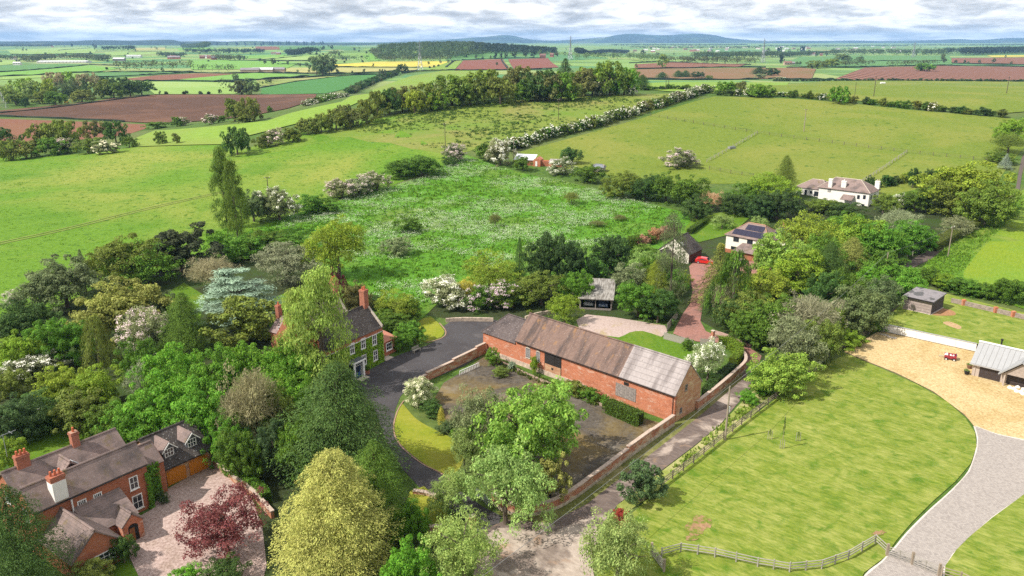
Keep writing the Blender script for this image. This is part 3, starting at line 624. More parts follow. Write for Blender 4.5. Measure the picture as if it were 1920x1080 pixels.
reg('mid', [gen_round(171 + i, 42, 70, .055, 8, .08, .2, (.06, .11)) for i in range(4)], LEAF)
reg('midbush', [gen_bush(181 + i, 34, 46, .07, 0.0, (.08, .13)) for i in range(4)], LEAF)
reg('far', [gen_round(191 + i, 16, 34, .12, 6, .06, .1, (.09, .15)) for i in range(3)], LEAF)
reg('farpine', [gen_conifer(201, 10, 8, 7, .14, .7, .2, .03, .5, .2)], NEEDLE)
BL = {}
for k_, n_, s_ in (('bush', 2300, .024), ('round', 2800, .022), ('midbush', 560, .05), ('mid', 800, .045), ('loose', 2200, .022)):
    BL[k_] = [quads_mesh(k_ + '_blossom', *gen_blossom(300 + i, V, n_, s_), PETAL) for i, (_, V) in enumerate(CR[k_])]
def trunk_mesh(seed, top=.6, r=.028, limbs=7, spread=.3, n=7):
    rng = random.Random(seed); b = MB(); p = Vector((0, 0, -.03)); pts = [p]
    for i in range(3): p = p + Vector((rng.uniform(-.015, .015), rng.uniform(-.015, .015), top / 3)); pts.append(p)
    rs = [r * 1.25, r, r * .75, r * .4]
    for i in range(3): b.tube(pts[i], pts[i + 1], rs[i], rs[i + 1], n, cap=False)
    for i in range(limbs):
        t = rng.uniform(.3, .95); q = Vector((0, 0, top * t)); a = 6.283 * i / limbs + rng.uniform(-.4, .4)
        e = q + Vector((math.cos(a) * spread * rng.uniform(.5, 1), math.sin(a) * spread * rng.uniform(.5, 1), rng.uniform(.12, .3)))
        mdl = (q + e) / 2 + Vector((0, 0, .03)); b.tube(q, mdl, r * .42, r * .28, 5, cap=False); b.tube(mdl, e, r * .28, r * .1, 5, cap=False)
    return b.mesh('trunk', BARK)
TR = {k: trunk_mesh(i, *a) for i, (k, a) in enumerate({'tree': (.62, .026, 9, .34), 'bush': (.35, .03, 6, .3), 'pole': (.9, .03, 5, .12, 6), 'far': (.5, .035, 0, .1, 5)}.items())}
TRK = {'round': 'tree', 'dense': 'tree', 'loose': 'tree', 'twiggy': 'tree', 'cedar': 'tree', 'bush': 'bush', 'midbush': None, 'yew': 'bush', 'poplar': 'pole', 'birch': 'pole', 'cypress': 'pole', 'golden': 'pole', 'spruce': 'pole', 'weep': 'pole', 'mid': 'tree', 'far': 'far', 'farpine': 'far'}
prand = random.Random(5)
WHITE = (0.72, 0.70, 0.62)
def plant_at(kind, p, h, w, c, name='tree', label=None, cat='tree', group=None, blossom=None, var=None, squash=None, amount=1.0):
    """an individual plant: an Empty at the root with trunk, crown (and blossom) under it"""
    root = empty(name, p); tag(root, label, cat, group)
    i = prand.randrange(len(CR[kind])) if var is None else var
    rz = prand.uniform(0, 6.283); j = prand.uniform(.9, 1.1)
    c = tuple(min(.8, x * 1.18 * prand.uniform(.93, 1.07)) for x in c)
    def part(nm, me, colr=None):
        o = ob(nm, me, root, color=colr); o.rotation_euler = (0, 0, rz); o.scale = (w * (j if squash is None else squash), w / (j if squash is None else squash), h); return o
    if TRK[kind]: part('trunk', TR[TRK[kind]])
    part('crown', CR[kind][i][0], c)
    if blossom: part('blossom', BL[kind][i], blossom if isinstance(blossom, tuple) else WHITE)
    return root
def T(kind, u, vt, h, wpx, c, label, name='tree', cat='tree', group=None, **k):
    """a plant whose top stands at photo point (u, vt), h metres tall, wpx photo pixels wide"""
    p = G(u, vt, h); w = wpx / ppm(p + Vector((0, 0, h * .6)))
    return plant_at(kind, p, h, w, c, name, label, cat, group, **k)
# ------------------------------------------------------------------ buildings
def brick_mat(name, a, b, mortar, pale=None, palef=(0.58, 0.72), sc_=1.0):
    m = M(name, 0.92, 0.15); src = m.coord(local=True); sp = m.n('SeparateXYZ'); m.put(sp.inputs[0], src)
    cb = m.n('CombineXYZ'); m.put(cb.inputs[0], m.math('ADD', sp.outputs[0], sp.outputs[1])); m.put(cb.inputs[1], sp.outputs[2])
    bk = m.n('TexBrick'); m.put(bk.inputs['Vector'], cb.outputs[0]); bk.inputs['Scale'].default_value = sc_
    bk.inputs['Brick Width'].default_value = 0.24; bk.inputs['Row Height'].default_value = 0.08; bk.inputs['Mortar Size'].default_value = 0.008; bk.inputs['Bias'].default_value = 0.1
    for k, c in (('Color1', a), ('Color2', b), ('Mortar', mortar)): bk.inputs[k].default_value = (*c, 1)
    c = bk.outputs['Color']
    st = m.noise(m.coord((1.2, 1.2, 6), local=True), 1.3, 6, 0.7)
    c = m.mix(m.ramp(st, [(0.35, 0.0), (0.75, 0.55)]), c, tuple(min(1, x * 1.35) for x in a))
    c = m.mix(m.ramp(m.noise(m.coord((.5, .5, .9), local=True), 0.9, 5), [(0.5, 0.0), (0.75, 0.6)]), c, tuple(x * 0.62 for x in b))
    if pale: c = m.mix(m.ramp(m.noise(m.coord((.6, .6, 1.6), local=True), 1.1, 6, .7), [(palef[0], 0.0), (palef[1], 0.85)]), c, pale)
    m.base(c); m.bump(bk.outputs['Fac'], 0.25, 0.02); return m.m
def tile_mat(name, a, b, dark, lich=(0.42, 0.38, 0.34), row=0.28, lf=0.6, moss=None, streak=(.5, .5, .25)):
    m = M(name, 0.9, 0.15); v = m.coord(local=True); sp = m.n('SeparateXYZ'); m.put(sp.inputs[0], v)
    f = m.noise(v, 2.2, 7, 0.75); big = m.noise(m.coord(streak, local=True), 0.9, 6, .65)
    c = m.ramp(f, [(0.3, a), (0.7, b)])
    c = m.mix(m.ramp(big, [(0.46, 0.0), (0.66, 0.9)]), c, dark)
    c = m.mix(m.ramp(m.noise(v, 5.0, 3, .6), [(lf, 0.0), (lf + .08, 0.9)]), c, lich)
    if moss: c = m.mix(m.ramp(m.noise(m.coord((.7, .7, .4), local=True), 1.3, 4), [(.58, 0.0), (.7, .8)]), c, moss)
    wv = m.math('FRACT', m.math('DIVIDE', sp.outputs[2], row * .62)); wx = m.math('FRACT', m.math('DIVIDE', m.math('ADD', sp.outputs[0], sp.outputs[1]), row))
    c = m.mix(m.ramp(wv, [(0.0, 0.55), (0.16, 0.0)]), c, tuple(x * .45 for x in dark)); m.base(c)
    m.bump(m.math('ADD', wv, m.math('MULTIPLY', wx, .5)), 0.5, 0.05); return m.m
BRK = brick_mat('red_brick', (0.34, 0.105, 0.048), (0.24, 0.068, 0.036), (0.36, 0.24, 0.17), (0.46, 0.33, 0.25))
BRKB = brick_mat('barn_brick', (0.44, 0.14, 0.068), (0.32, 0.095, 0.048), (0.46, 0.29, 0.20), (0.58, 0.44, 0.35), (0.53, 0.70))
BRKG = brick_mat('buff_brick', (0.38, 0.19, 0.105), (0.30, 0.13, 0.07), (0.44, 0.33, 0.22), (0.50, 0.38, 0.24), (.5, .66))
BRKP = brick_mat('chimney_brick', (0.36, 0.12, 0.07), (0.22, 0.075, 0.05), (0.32, 0.22, 0.16))
BRKW = brick_mat('old_garden_brick', (0.36, 0.13, 0.07), (0.25, 0.10, 0.055), (0.38, 0.27, 0.18), (0.46, 0.38, 0.26), (.5, .62))
TILE_B = tile_mat('barn_tiles', (0.145, 0.094, 0.077), (0.215, 0.145, 0.118), (0.07, 0.054, 0.05), (0.40, 0.34, 0.28), lf=.64, moss=(0.27, 0.15, 0.07), streak=(1.1, .22, .12))
TILE_D = tile_mat('slate_brown_tiles', (0.085, 0.068, 0.066), (0.135, 0.108, 0.102), (0.055, 0.045, 0.045), (0.40, 0.37, 0.35), lf=.62)
TILE_H = tile_mat('cottage_tiles', (0.185, 0.135, 0.122), (0.27, 0.20, 0.178), (0.105, 0.085, 0.08), (0.38, 0.34, 0.31), lf=.66, moss=(0.16, 0.12, 0.06))
TILE_G = tile_mat('dark_lichen_tiles', (0.052, 0.045, 0.043), (0.095, 0.08, 0.072), (0.033, 0.028, 0.027), (0.40, 0.38, 0.35), lf=.61)
TILE_P = tile_mat('pinkish_tiles', (0.24, 0.17, 0.155), (0.31, 0.23, 0.21), (0.18, 0.13, 0.12), (0.4, .35, .32), lf=.68)
SHEETR = tile_mat('weathered_cement_sheets', (0.27, 0.235, 0.225), (0.36, 0.32, 0.31), (0.17, 0.145, 0.14), (0.10, 0.085, 0.08), .9, lf=.64, streak=(1.0, .2, .12))
PAINT = plain('white_paint', (0.72, 0.71, 0.68), 0.6, 0.06); RENDERW = plain('white_render', (0.70, 0.67, 0.62), 0.85, 0.08, 1.2); CREAM = plain('cream_render', (0.70, 0.65, 0.55), 0.85, 0.08, 1.2)
def glass_mat():
    m = M('window_glass', 0.08, 0.6); m.base((0.018, 0.022, 0.028)); return m.m
GLASS = glass_mat()
BLACKW = plain('black_timber', (0.022, 0.019, 0.018), 0.85, 0.4, 5); GREYW = plain('silvered_timber', (0.23, 0.195, 0.175), 0.9, 0.35, 4)
ORANGEW = M('orange_cedar', 0.55, 0.35); _f = ORANGEW.noise(ORANGEW.coord((6, 6, .4), local=True), 2.5, 5); ORANGEW.base(ORANGEW.ramp(_f, [(.3, (.36, .115, .008)), (.7, (.56, .21, .02))])); ORANGEW = ORANGEW.m
OAKW = plain('brown_door_timber', (0.20, 0.075, 0.025), 0.6, 0.25, 5); TERRA = plain('terracotta', (0.46, 0.12, 0.055), 0.8, 0.2, 5)
LEAD = plain('lead_grey', (0.10, 0.105, 0.115), 0.6, 0.15); DARKIN = plain('dark_interior', (0.02, 0.018, 0.016), 0.95); METAL = plain('grey_metal', (0.28, 0.29, 0.30), 0.5, .1, 3, .5, .3)
STONE = plain('pale_stone', (0.44, 0.38, 0.31), 0.9, 0.3, 4); CONC = plain('concrete', (0.36, 0.33, 0.29), 0.9, 0.15)

class House:
    def __init__(s, name, label, cat, o, ang, z=0.0, group=None):
        s.o = o; s.a = math.radians(ang); s.z = z; s.root = thing(name, label, cat, (o[0], o[1], z), s.a, group)
    def on(s, u, v, x=None, y=None):
        """photo point -> local (x, y, z) on the plane x = const or y = const of this building"""
        A, B, Cc = ray(u, v); ca, sa = math.cos(s.a), math.sin(s.a)
        lx, lx0 = A * ca + B * sa, -(s.o[0] * ca + s.o[1] * sa); ly, ly0 = -A * sa + B * ca, s.o[0] * sa - s.o[1] * ca
        t = (x - lx0) / lx if x is not None else (y - ly0) / ly
        return lx * t + lx0, ly * t + ly0, CAM_Z + Cc * t - s.z
    def part(s, name, mb, mat, parent=None): return mb.build(name, mat, parent or s.root)
    def walls(s, x0, y0, x1, y1, he, hr=None, axis='x', mat=None, zb=-0.25, name='wall'):
        b = MB(); hr = hr or he
        if hr <= he: b.box(x0, y0, zb, x1, y1, he)
        elif axis == 'x':
            ym = (y0 + y1) / 2; b.add([(x, y, z) for x in (x0, x1) for y, z in ((y0, zb), (y1, zb), (y1, he), (ym, hr), (y0, he))], [(0, 1, 2, 3, 4), (9, 8, 7, 6, 5), (0, 4, 9, 5), (1, 6, 7, 2), (4, 3, 8, 9), (3, 2, 7, 8), (0, 5, 6, 1)])
        else:
            xm = (x0 + x1) / 2; b.add([(x, y, z) for y in (y0, y1) for x, z in ((x0, zb), (x1, zb), (x1, he), (xm, hr), (x0, he))], [(0, 1, 2, 3, 4), (9, 8, 7, 6, 5), (0, 4, 9, 5), (1, 6, 7, 2), (4, 3, 8, 9), (3, 2, 7, 8), (0, 5, 6, 1)])
        return s.part(name, b, mat)
    def roof(s, x0, y0, x1, y1, he, hr, mat, axis='x', oe=.25, og=.15, hip0=0.0, hip1=0.0, t=.12, ridge=True, name='roof', ridgemat=None, lift=.06):
        """pitched roof over the rectangle; hip0/hip1 pull the ridge ends in"""
        sw = (lambda p: p) if axis == 'x' else (lambda p: (p[1], p[0], p[2]))
        if axis == 'y': x0, y0, x1, y1 = y0, x0, y1, x1
        ym = (y0 + y1) / 2; k = (hr - he) / (ym - y0); ze = he - k * oe + lift; zr = hr + lift
        a0 = x0 - (oe if hip0 else og); a1 = x1 + (oe if hip1 else og); r0 = x0 + hip0 if hip0 else a0; r1 = x1 - hip1 if hip1 else a1
        b = MB()
        F = [(a0, y0 - oe, ze), (a1, y0 - oe, ze), (r1, ym, zr), (r0, ym, zr)]; Bk = [(a1, y1 + oe, ze), (a0, y1 + oe, ze), (r0, ym, zr), (r1, ym, zr)]
        def sl(q):
            q = [sw(p) for p in q]; q = q if axis == 'x' else q[::-1]; b.slab(q, t)
        sl(F); sl(Bk)
        if hip0: sl([(a0, y1 + oe, ze), (a0, y0 - oe, ze), (r0, ym, zr)])
        if hip1: sl([(a1, y0 - oe, ze), (a1, y1 + oe, ze), (r1, ym, zr)])
        o = s.part(name, b, mat)
        if ridge:
            rb = MB().tube(sw((r0, ym, zr)), sw((r1, ym, zr)), .13, .13, 6)
            for q0, q1 in (((a0, y0 - oe, ze), (r0, ym, zr)), ((a0, y1 + oe, ze), (r0, ym, zr))):
                if hip0: rb.tube(sw(q0), sw(q1), .10, .10, 5)
            for q0, q1 in (((a1, y0 - oe, ze), (r1, ym, zr)), ((a1, y1 + oe, ze), (r1, ym, zr))):
                if hip1: rb.tube(sw(q0), sw(q1), .10, .10, 5)
            rb.build('ridge_tiles', ridgemat or mat, o)
        return o
    def gutter(s, x0, x1, y, z, mat=None):
        return s.part('gutter', MB().box(x0, y - .13, z - .10, x1, y - .01, z), mat or BLACKW)
    def window(s, face, val, a0, a1, z0, z1, nx=2, ny=2, fm=None, gm=None, name='window', sill=True, fw=.07, bar=.035, d=.05, silm=None):
        """frame with each pane its own piece; face: f(ront) r(ight) l(eft)"""
        def P(a, z, q): return (a, val - q, z) if face == 'f' else (val + q, a, z) if face == 'r' else (val - q, a, z)
        def bx(b, a0, a1, z0, z1, q0, q1):
            p, q = P(a0, z0, q0), P(a1, z1, q1); lo = [min(i, j) for i, j in zip(p, q)]; hi = [max(i, j) for i, j in zip(p, q)]; b.box(*lo, *hi)
        b = MB(); bx(b, a0, a0 + fw, z0, z1, .0, d); bx(b, a1 - fw, a1, z0, z1, 0, d); bx(b, a0 + fw, a1 - fw, z0, z0 + fw, 0, d - .004); bx(b, a0 + fw, a1 - fw, z1 - fw, z1, 0, d - .004)
        ax = [a0 + fw + (a1 - a0 - 2 * fw) * i / nx for i in range(nx + 1)]; zx = [z0 + fw + (z1 - z0 - 2 * fw) * i / ny for i in range(ny + 1)]
        for a in ax[1:-1]: bx(b, a - bar / 2, a + bar / 2, z0 + fw, z1 - fw, 0, d - .010)
        for z in zx[1:-1]: bx(b, a0 + fw, a1 - fw, z - bar / 2, z + bar / 2, 0, d - .014)
        w = s.part(name, b, fm or PAINT)
        for i in range(nx):
            for j in range(ny):
                g = MB(); bx(g, ax[i], ax[i + 1], zx[j], zx[j + 1], -.01, .018); g.build('pane', gm or GLASS, w)
        if sill:
            g = MB(); bx(g, a0 - .06, a1 + .06, z0 - .09, z0 - .003, -.02, .10); g.build('sill', silm or fm or PAINT, w)
        return w
    def wpx(s, face, val, tl, br, nx=2, ny=2, **k):
        p = s.on(*tl, **({'y': val} if face == 'f' else {'x': val})); q = s.on(*br, **({'y': val} if face == 'f' else {'x': val}))
        i = 0 if face == 'f' else 1; a0, a1 = sorted((p[i], q[i])); z0, z1 = sorted((p[2], q[2])); return s.window(face, val, a0, a1, z0, z1, nx, ny, **k)
    def chimney(s, x, y, z0, z1, w=.9, d=.6, pots=2, mat=None, potm=None, pot=True):
        b = MB().box(x - w / 2, y - d / 2, z0, x + w / 2, y + d / 2, z1 - .3)
        b.box(x - w / 2 - .06, y - d / 2 - .06, z1 - .3, x + w / 2 + .06, y + d / 2 + .06, z1 - .12); b.box(x - w / 2 - .02, y - d / 2 - .02, z1 - .12, x + w / 2 + .02, y + d / 2 + .02, z1)
        o = s.part('chimney', b, mat or BRKP)
        for i in range(pots if pot else 0):
            px_ = x + (i - (pots - 1) / 2) * w / max(pots, 1) * .9
            MB().tube((px_, y, z1 - .02), (px_, y, z1 + .5), .13, .11, 8).build('chimney_pot', potm or TERRA, o)
        return o
    def boards(s, face, val, a0, a1, z0, z1, n, mat, name='door', parent=None, d=.06, vertical=True, arch=0.0):
        """door of n boards, each its own piece"""
        root = MB()
        def P(a, z, q): return (a, val - q, z) if face == 'f' else (val + q, a, z)
        fr = s.part(name, MB().hexa([P(a0, z0, -.01), P(a1, z0, -.01), P(a1, z0, .02), P(a0, z0, .02), P(a0, z1, -.01), P(a1, z1, -.01), P(a1, z1, .02), P(a0, z1, .02)]), DARKIN, parent)
        for i in range(n):
            b0 = a0 + (a1 - a0) * i / n + .008; b1 = a0 + (a1 - a0) * (i + 1) / n - .008
            def top(a): return z1 + arch * (1 - ((a - (a0 + a1) / 2) / ((a1 - a0) / 2)) ** 2)
            MB().hexa([P(b0, z0, .0), P(b1, z0, .0), P(b1, z0, d), P(b0, z0, d), P(b0, top(b0), .0), P(b1, top(b1), .0), P(b1, top(b1), d), P(b0, top(b0), d)]).build('board', mat, fr)
        return fr

# ---- the long brick barn
B = House('barn', 'long red brick barn with part brown tiled, part pale grey sheeted roof', 'barn', (.66, 113.45), -43.9)
BL_, BW, BE, BR = 28.55, 6.3, 4.1, 7.5
B.walls(0, 0, BL_, BW, BE, BR, mat=BRKB)
xs_ = 19.6
B.roof(0, 0, xs_, BW, BE, BR, TILE_B, og=.12)
sl = B.roof(xs_ + .13, 0, BL_, BW, BE, BR, SHEETR, og=.12, lift=.075); tag(sl, 'pale grey weathered sheet roof at the gable end')
B.walls(-7.4, .05, -.02, BW - .5, 3.55, 3.55, mat=BRKB)
tag(B.roof(-7.4, .05, -.16, BW - .5, 3.55, 6.3, TILE_D, hip0=2.9, og=.0), 'dark hipped roof of the lower end')
# the buff gable end: a skin of yellower brick over the gable, lower third stone
B.part('gable', MB().add([(BL_ + q, y, z) for q in (0.003, .06) for y, z in ((.35, -.2), (BW - .0, -.2), (BW - .02, 4.02), (BW / 2, 7.35), (.35, 4.35))], [(4, 3, 2, 1, 0), (5, 6, 7, 8, 9), (0, 1, 6, 5), (1, 2, 7, 6), (2, 3, 8, 7), (3, 4, 9, 8), (4, 0, 5, 9)]), BRKG)
B.gutter(0, BL_, -.22, 3.9)
for x0, x1 in ((2.0, 2.95), (4.15, 4.95)):
    wv_ = B.window('f', 0, x0, x1, 1.75, 3.3, 1, 8, fm=plain('grey_louvre', (.33, .31, .3), .8), gm=DARKIN, bar=.09, sill=True, silm=STONE)
    MB().add([(x0 + (x1 - x0) * i / 6, -q, 3.3 + .28 * math.sin(math.pi * i / 6)) for q in (0.0, .045) for i in range(7)], [tuple(range(7)), tuple(range(13, 6, -1))] + [(i, i + 1, i + 8, i + 7) for i in range(6)] + [(6, 0, 7, 13)]).build('arch_head', STONE, wv_)
dk = B.part('doorway', MB().box(5.85, -.03, .1, 9.15, .02, 3.62), BLACKW)
for x0, x1 in ((5.95, 7.9), (8.0, 9.05)):
    for i in range(4): MB().box(x0 + (x1 - x0) * i / 4 + .01, -.07, 1.95, x0 + (x1 - x0) * (i + 1) / 4 - .01, -.032, 3.5).build('board', BLACKW, dk)
MB().box(5.95, -.06, .15, 9.05, -.032, 1.9).build('brick_infill', BRKG, dk); MB().box(7.25, -.075, 1.2, 7.65, -.062, 1.55).build('vent_hole', DARKIN, dk)
MB().box(5.8, -.10, 3.62, 9.2, -.02, 3.8).build('lintel', GREYW, dk)
B.boards('f', 0, 19.05, 22.45, .95, 2.85, 9, GREYW); B.part('window', MB().box(20.4, -.06, 2.95, 21.2, .01, 3.35), DARKIN)
B.part('stone_plinth', MB().box(-7.42, -.10, -.2, 14, -.003, .75), plain('limewashed_stone', (.43, .33, .26), .95, .35, 1.6))
for (a0, a1, z0, z1) in ((2.15, 2.75, 3.9, 4.75), (1.2, 1.75, .95, 1.7)): B.window('r', BL_ + .06, a0, a1, z0, z1, 2, 2, fm=GREYW)
B.part('downpipe', MB().tube((BL_ - .25, -.12, 0), (BL_ - .25, -.12, 3.85), .05), BLACKW)

# ---- ivy house
V = House('country_house', 'ivy covered brick house with white sash windows, brick chimneys and blue front door', 'house', (-24.46, 107.6), 58)
V.walls(-4.0, 0, 8.2, 5.9, 5.78, 8.8, mat=BRK); V.roof(-4.0, 0, 8.1, 5.9, 5.78, 8.8, TILE_G, oe=.15, og=-.12)
V.walls(-2.5, 5.6, 7.6, 11.6, 5.6, 9.6, mat=BRK, name='rear_wall'); V.roof(-2.5, 5.6, 7.5, 11.6, 5.6, 9.6, TILE_P, og=-.1, oe=.1)
V.walls(1.8, 11.4, 6.0, 18, 3.6, 5.4, axis='y', mat=BRK, name='wing_wall'); V.roof(1.8, 11.4, 6.0, 18, 3.6, 5.4, TILE_P, axis='y')
V.chimney(3.9, 18.0, 4.6, 7.3, .8, .7, 1)
# stone parapet copings on the gables
for x, y0, y1, he, hr in ((8.12, -.15, 6.05, 5.72, 8.86), (7.55, 5.5, 11.7, 5.55, 9.65)):
    ym = (y0 + y1) / 2
    V.part('parapet', MB().hexa([(x - .12, y0, he), (x + .2, y0, he), (x + .2, ym, hr), (x - .12, ym, hr), (x - .12, y0, he + .28), (x + .2, y0, he + .28), (x + .2, ym, hr + .28), (x - .12, ym, hr + .28)]).hexa([(x - .12, ym, hr), (x + .2, ym, hr), (x + .2, y1, he), (x - .12, y1, he), (x - .12, ym, hr + .28), (x + .2, ym, hr + .28), (x + .2, y1, he + .28), (x - .12, y1, he + .28)]), STONE)
V.chimney(7.75, 2.95, 8.4, 11.4, .95, 1.0, 2); V.chimney(7.2, 8.6, 9.2, 12.3, .95, 1.0, 2)
V.part('parapet_band', MB().box(-4.02, -.06, 5.1, 8.22, -.003, 5.72), BRK); V.part('cornice', MB().box(-4.05, -.16, 5.0, 8.25, -.065, 5.1), PAINT)
for tl, br, n_ in (((655.5, 643), (663, 664), 2), ((676.5, 634), (684, 654), 2), ((697.5, 627), (705, 647), 2), ((678.5, 663), (685.5, 686), 2), ((700, 655), (706.5, 677), 2)):
    p = V.on((tl[0] + br[0]) / 2, (tl[1] + br[1]) / 2, y=0); V.window('f', 0, p[0] - .5, p[0] + .5, p[2] - .85, p[2] + .85, 2, 2, fw=.12, bar=.07, d=.12)
po = V.on(674, 703, y=-1.2); x_ = po[0]
pr = V.part('porch', MB().box(x_ - 1.15, -1.3, -.1, x_ - .8, -.003, 2.55).box(x_ + .8, -1.3, -.1, x_ + 1.15, -.003, 2.55).box(x_ - .8, -1.3, 2.05, x_ + .8, -1.1, 2.55), PAINT)
MB().box(x_ - 1.3, -1.45, 2.55, x_ + 1.3, -.0, 2.72).build('porch_cornice', PAINT, pr); MB().box(x_ - 1.15, -1.3, 2.72, x_ + 1.15, -.0, 2.8).build('porch_roof', LEAD, pr)
dr = V.part('door', MB().box(x_ - .55, -.95, 0, x_ + .55, -.88, 2.0), plain('blue_door', (.03, .075, .17), .4, .1)); MB().box(x_ - .35, -.985, .9, x_ + .35, -.953, 1.85).build('pane', GLASS, dr)
for i in range(4): MB().box(x_ - .7 + i * .36, -1.335, 2.12, x_ - .42 + i * .36, -1.303, 2.42).build('pane', GLASS, pr)
for i in range(5): MB().box(x_ - 1.18, -1.1 + .2 * i, .9, x_ - 1.153, -.95 + .2 * i, 2.3).build('pane', GLASS, pr)
V.part('door_step', MB().box(x_ - .9, -2.4, -.02, x_ + .9, -1.32, .12), STONE)
# low side wing with teal door
V.walls(8.23, 1.0, 12.4, 4.6, 2.5, 2.5, mat=BRK, name='side_wall'); V.part('side_roof', MB().slab([(8.25, .8, 2.5), (12.6, .8, 2.5), (12.6, 4.8, 3.3), (8.25, 4.8, 3.3)], .12), plain('red_flat_tiles', (.36, .15, .1), .85, .2, 4))
td = V.part('door', MB().box(8.55, .93, 0, 9.45, .997, 2.1), PAINT); MB().box(8.67, .90, .05, 9.33, .927, 2.0).build('door_leaf', plain('teal_door', (.012, .11, .13), .4), td)
V.window('f', 1.0, 10.0, 11.5, .8, 2.1, 3, 2, fw=.13); V.part('door_step', MB().box(8.4, -.4, -.02, 10.2, .9, .1), STONE)
pw = V.on(525.5, 619, x=1.8); V.window('l', 1.8, pw[1] - .4, pw[1] + .4, pw[2] - .55, pw[2] + .55, 2, 2)

# ---- left brick house with the orange garage doors
K = House('brick_cottage', 'large red brick cottage with tiled roofs, dormers and two orange garage doors', 'house', (-45.39, 65.01), 54.1)
K.walls(0, 0, 11.29, 3.5, 5.35, 7.15, mat=BRK); K.roof(0, 0, 11.29, 3.5, 5.35, 7.15, TILE_H, oe=.18)
K.walls(.2, 3.52, 11.5, 8.7, 5.2, 7.3, mat=BRK, name='rear_wall'); K.roof(.2, 3.52, 11.5, 8.7, 5.2, 7.3, TILE_H, oe=.16)
cg = K.roof(4.2, 3.4, 6.6, 5.6, 5.9, 7.0, TILE_H, axis='y', oe=.1, og=.05, name='cross_gable_roof')
MB().slab([(6.4, 3.75, 6.24), (6.4, 4.35, 6.24), (5.8, 4.35, 6.80), (5.8, 3.75, 6.80)], .05).build('skylight', plain('pale_skylight', (.5, .53, .56), .2, .05), cg)
K.walls(11.3, 1.4, 13.95, 5.2, 4.1, 5.7, mat=BRK, name='link_wall'); K.roof(11.45, 1.4, 13.9, 5.2, 4.1, 5.7, TILE_H, og=0.0)
K.walls(13.98, 2.3, 20.2, 9.5, 2.45, 5.0, mat=BRKG, name='garage_wall'); K.roof(13.98, 2.3, 20.2, 9.5, 2.45, 5.0, TILE_G, oe=.3)
K.gutter(13.9, 20.3, 2.05, 2.30)
for a0, a1 in ((14.5, 16.85), (17.3, 19.65)): K.boards('f', 2.3, a0, a1, .05, 1.68, 8, ORANGEW, 'garage_door', arch=.28)
for xc in (15.65, 18.5):
    dm = K.part('dormer', MB().add([(x, y, z) for y in (3.15, 5.6) for x, z in ((xc - .7, 3.0), (xc + .7, 3.0), (xc + .7, 4.05), (xc, 4.75), (xc - .7, 4.05))], [(0, 1, 2, 3, 4), (9, 8, 7, 6, 5), (0, 4, 9, 5), (1, 6, 7, 2), (4, 3, 8, 9), (3, 2, 7, 8), (0, 5, 6, 1)]), LEAD)
    MB().slab([(xc - .95, 2.9, 3.90), (xc, 2.9, 4.86), (xc, 6.2, 4.86), (xc - .95, 6.2, 3.90)][::-1], .1).slab([(xc, 2.9, 4.86), (xc + .95, 2.9, 3.90), (xc + .95, 6.2, 3.90), (xc, 6.2, 4.86)][::-1], .1).build('dormer_roof', TILE_H, dm)
    MB().hexa([(xc - .97, 2.82, 3.74), (xc - .97, 2.88, 3.74), (xc, 2.88, 4.72), (xc, 2.82, 4.72), (xc - .97, 2.82, 3.90), (xc - .97, 2.88, 3.90), (xc, 2.88, 4.88), (xc, 2.82, 4.88)]).hexa([(xc, 2.82, 4.72), (xc, 2.88, 4.72), (xc + .97, 2.88, 3.74), (xc + .97, 2.82, 3.74), (xc, 2.82, 4.88), (xc, 2.88, 4.88), (xc + .97, 2.88, 3.90), (xc + .97, 2.82, 3.90)]).build('bargeboard', PAINT, dm)
    K.window('f', 3.15, xc - .55, xc + .55, 3.05, 4.05, 3, 2, fw=.08, bar=.06)
for tl, br, n1, n2 in (((240.6, 897), (260.7, 913), 2, 2), ((246.5, 932), (269.6, 949), 2, 2), ((144, 941), (164, 950), 4, 2), ((174, 928), (192.6, 936), 4, 2)):
    p = K.on(*tl, y=0); q = K.on(*br, y=0); K.window('f', 0, p[0], q[0], q[2], p[2], n1, n2, fw=.10, bar=.05)
K.window('l', 0, 1.2, 2.3, 3.6, 4.9, 2, 2); K.window('l', .2, 5.6, 6.6, 3.9, 5.1, 2, 2)
K.gutter(0, 11.29, -.15, 5.18)
# white rendered chimney breast through the front slope
K.part('chimney_breast', MB().box(2.0, -.10, 5.25, 3.3, 1.0, 7.3), RENDERW); K.chimney(2.65, .45, 7.3, 7.9, 1.35, .9, 3)
p = K.on(43, 872, y=6.1); K.chimney(p[0], 6.1, 6.6, 8.5, 1.25, .7, 3); p = K.on(141, 832, y=6.1); K.chimney(p[0], 6.1, 6.8, 8.8, .75, .65, 1)
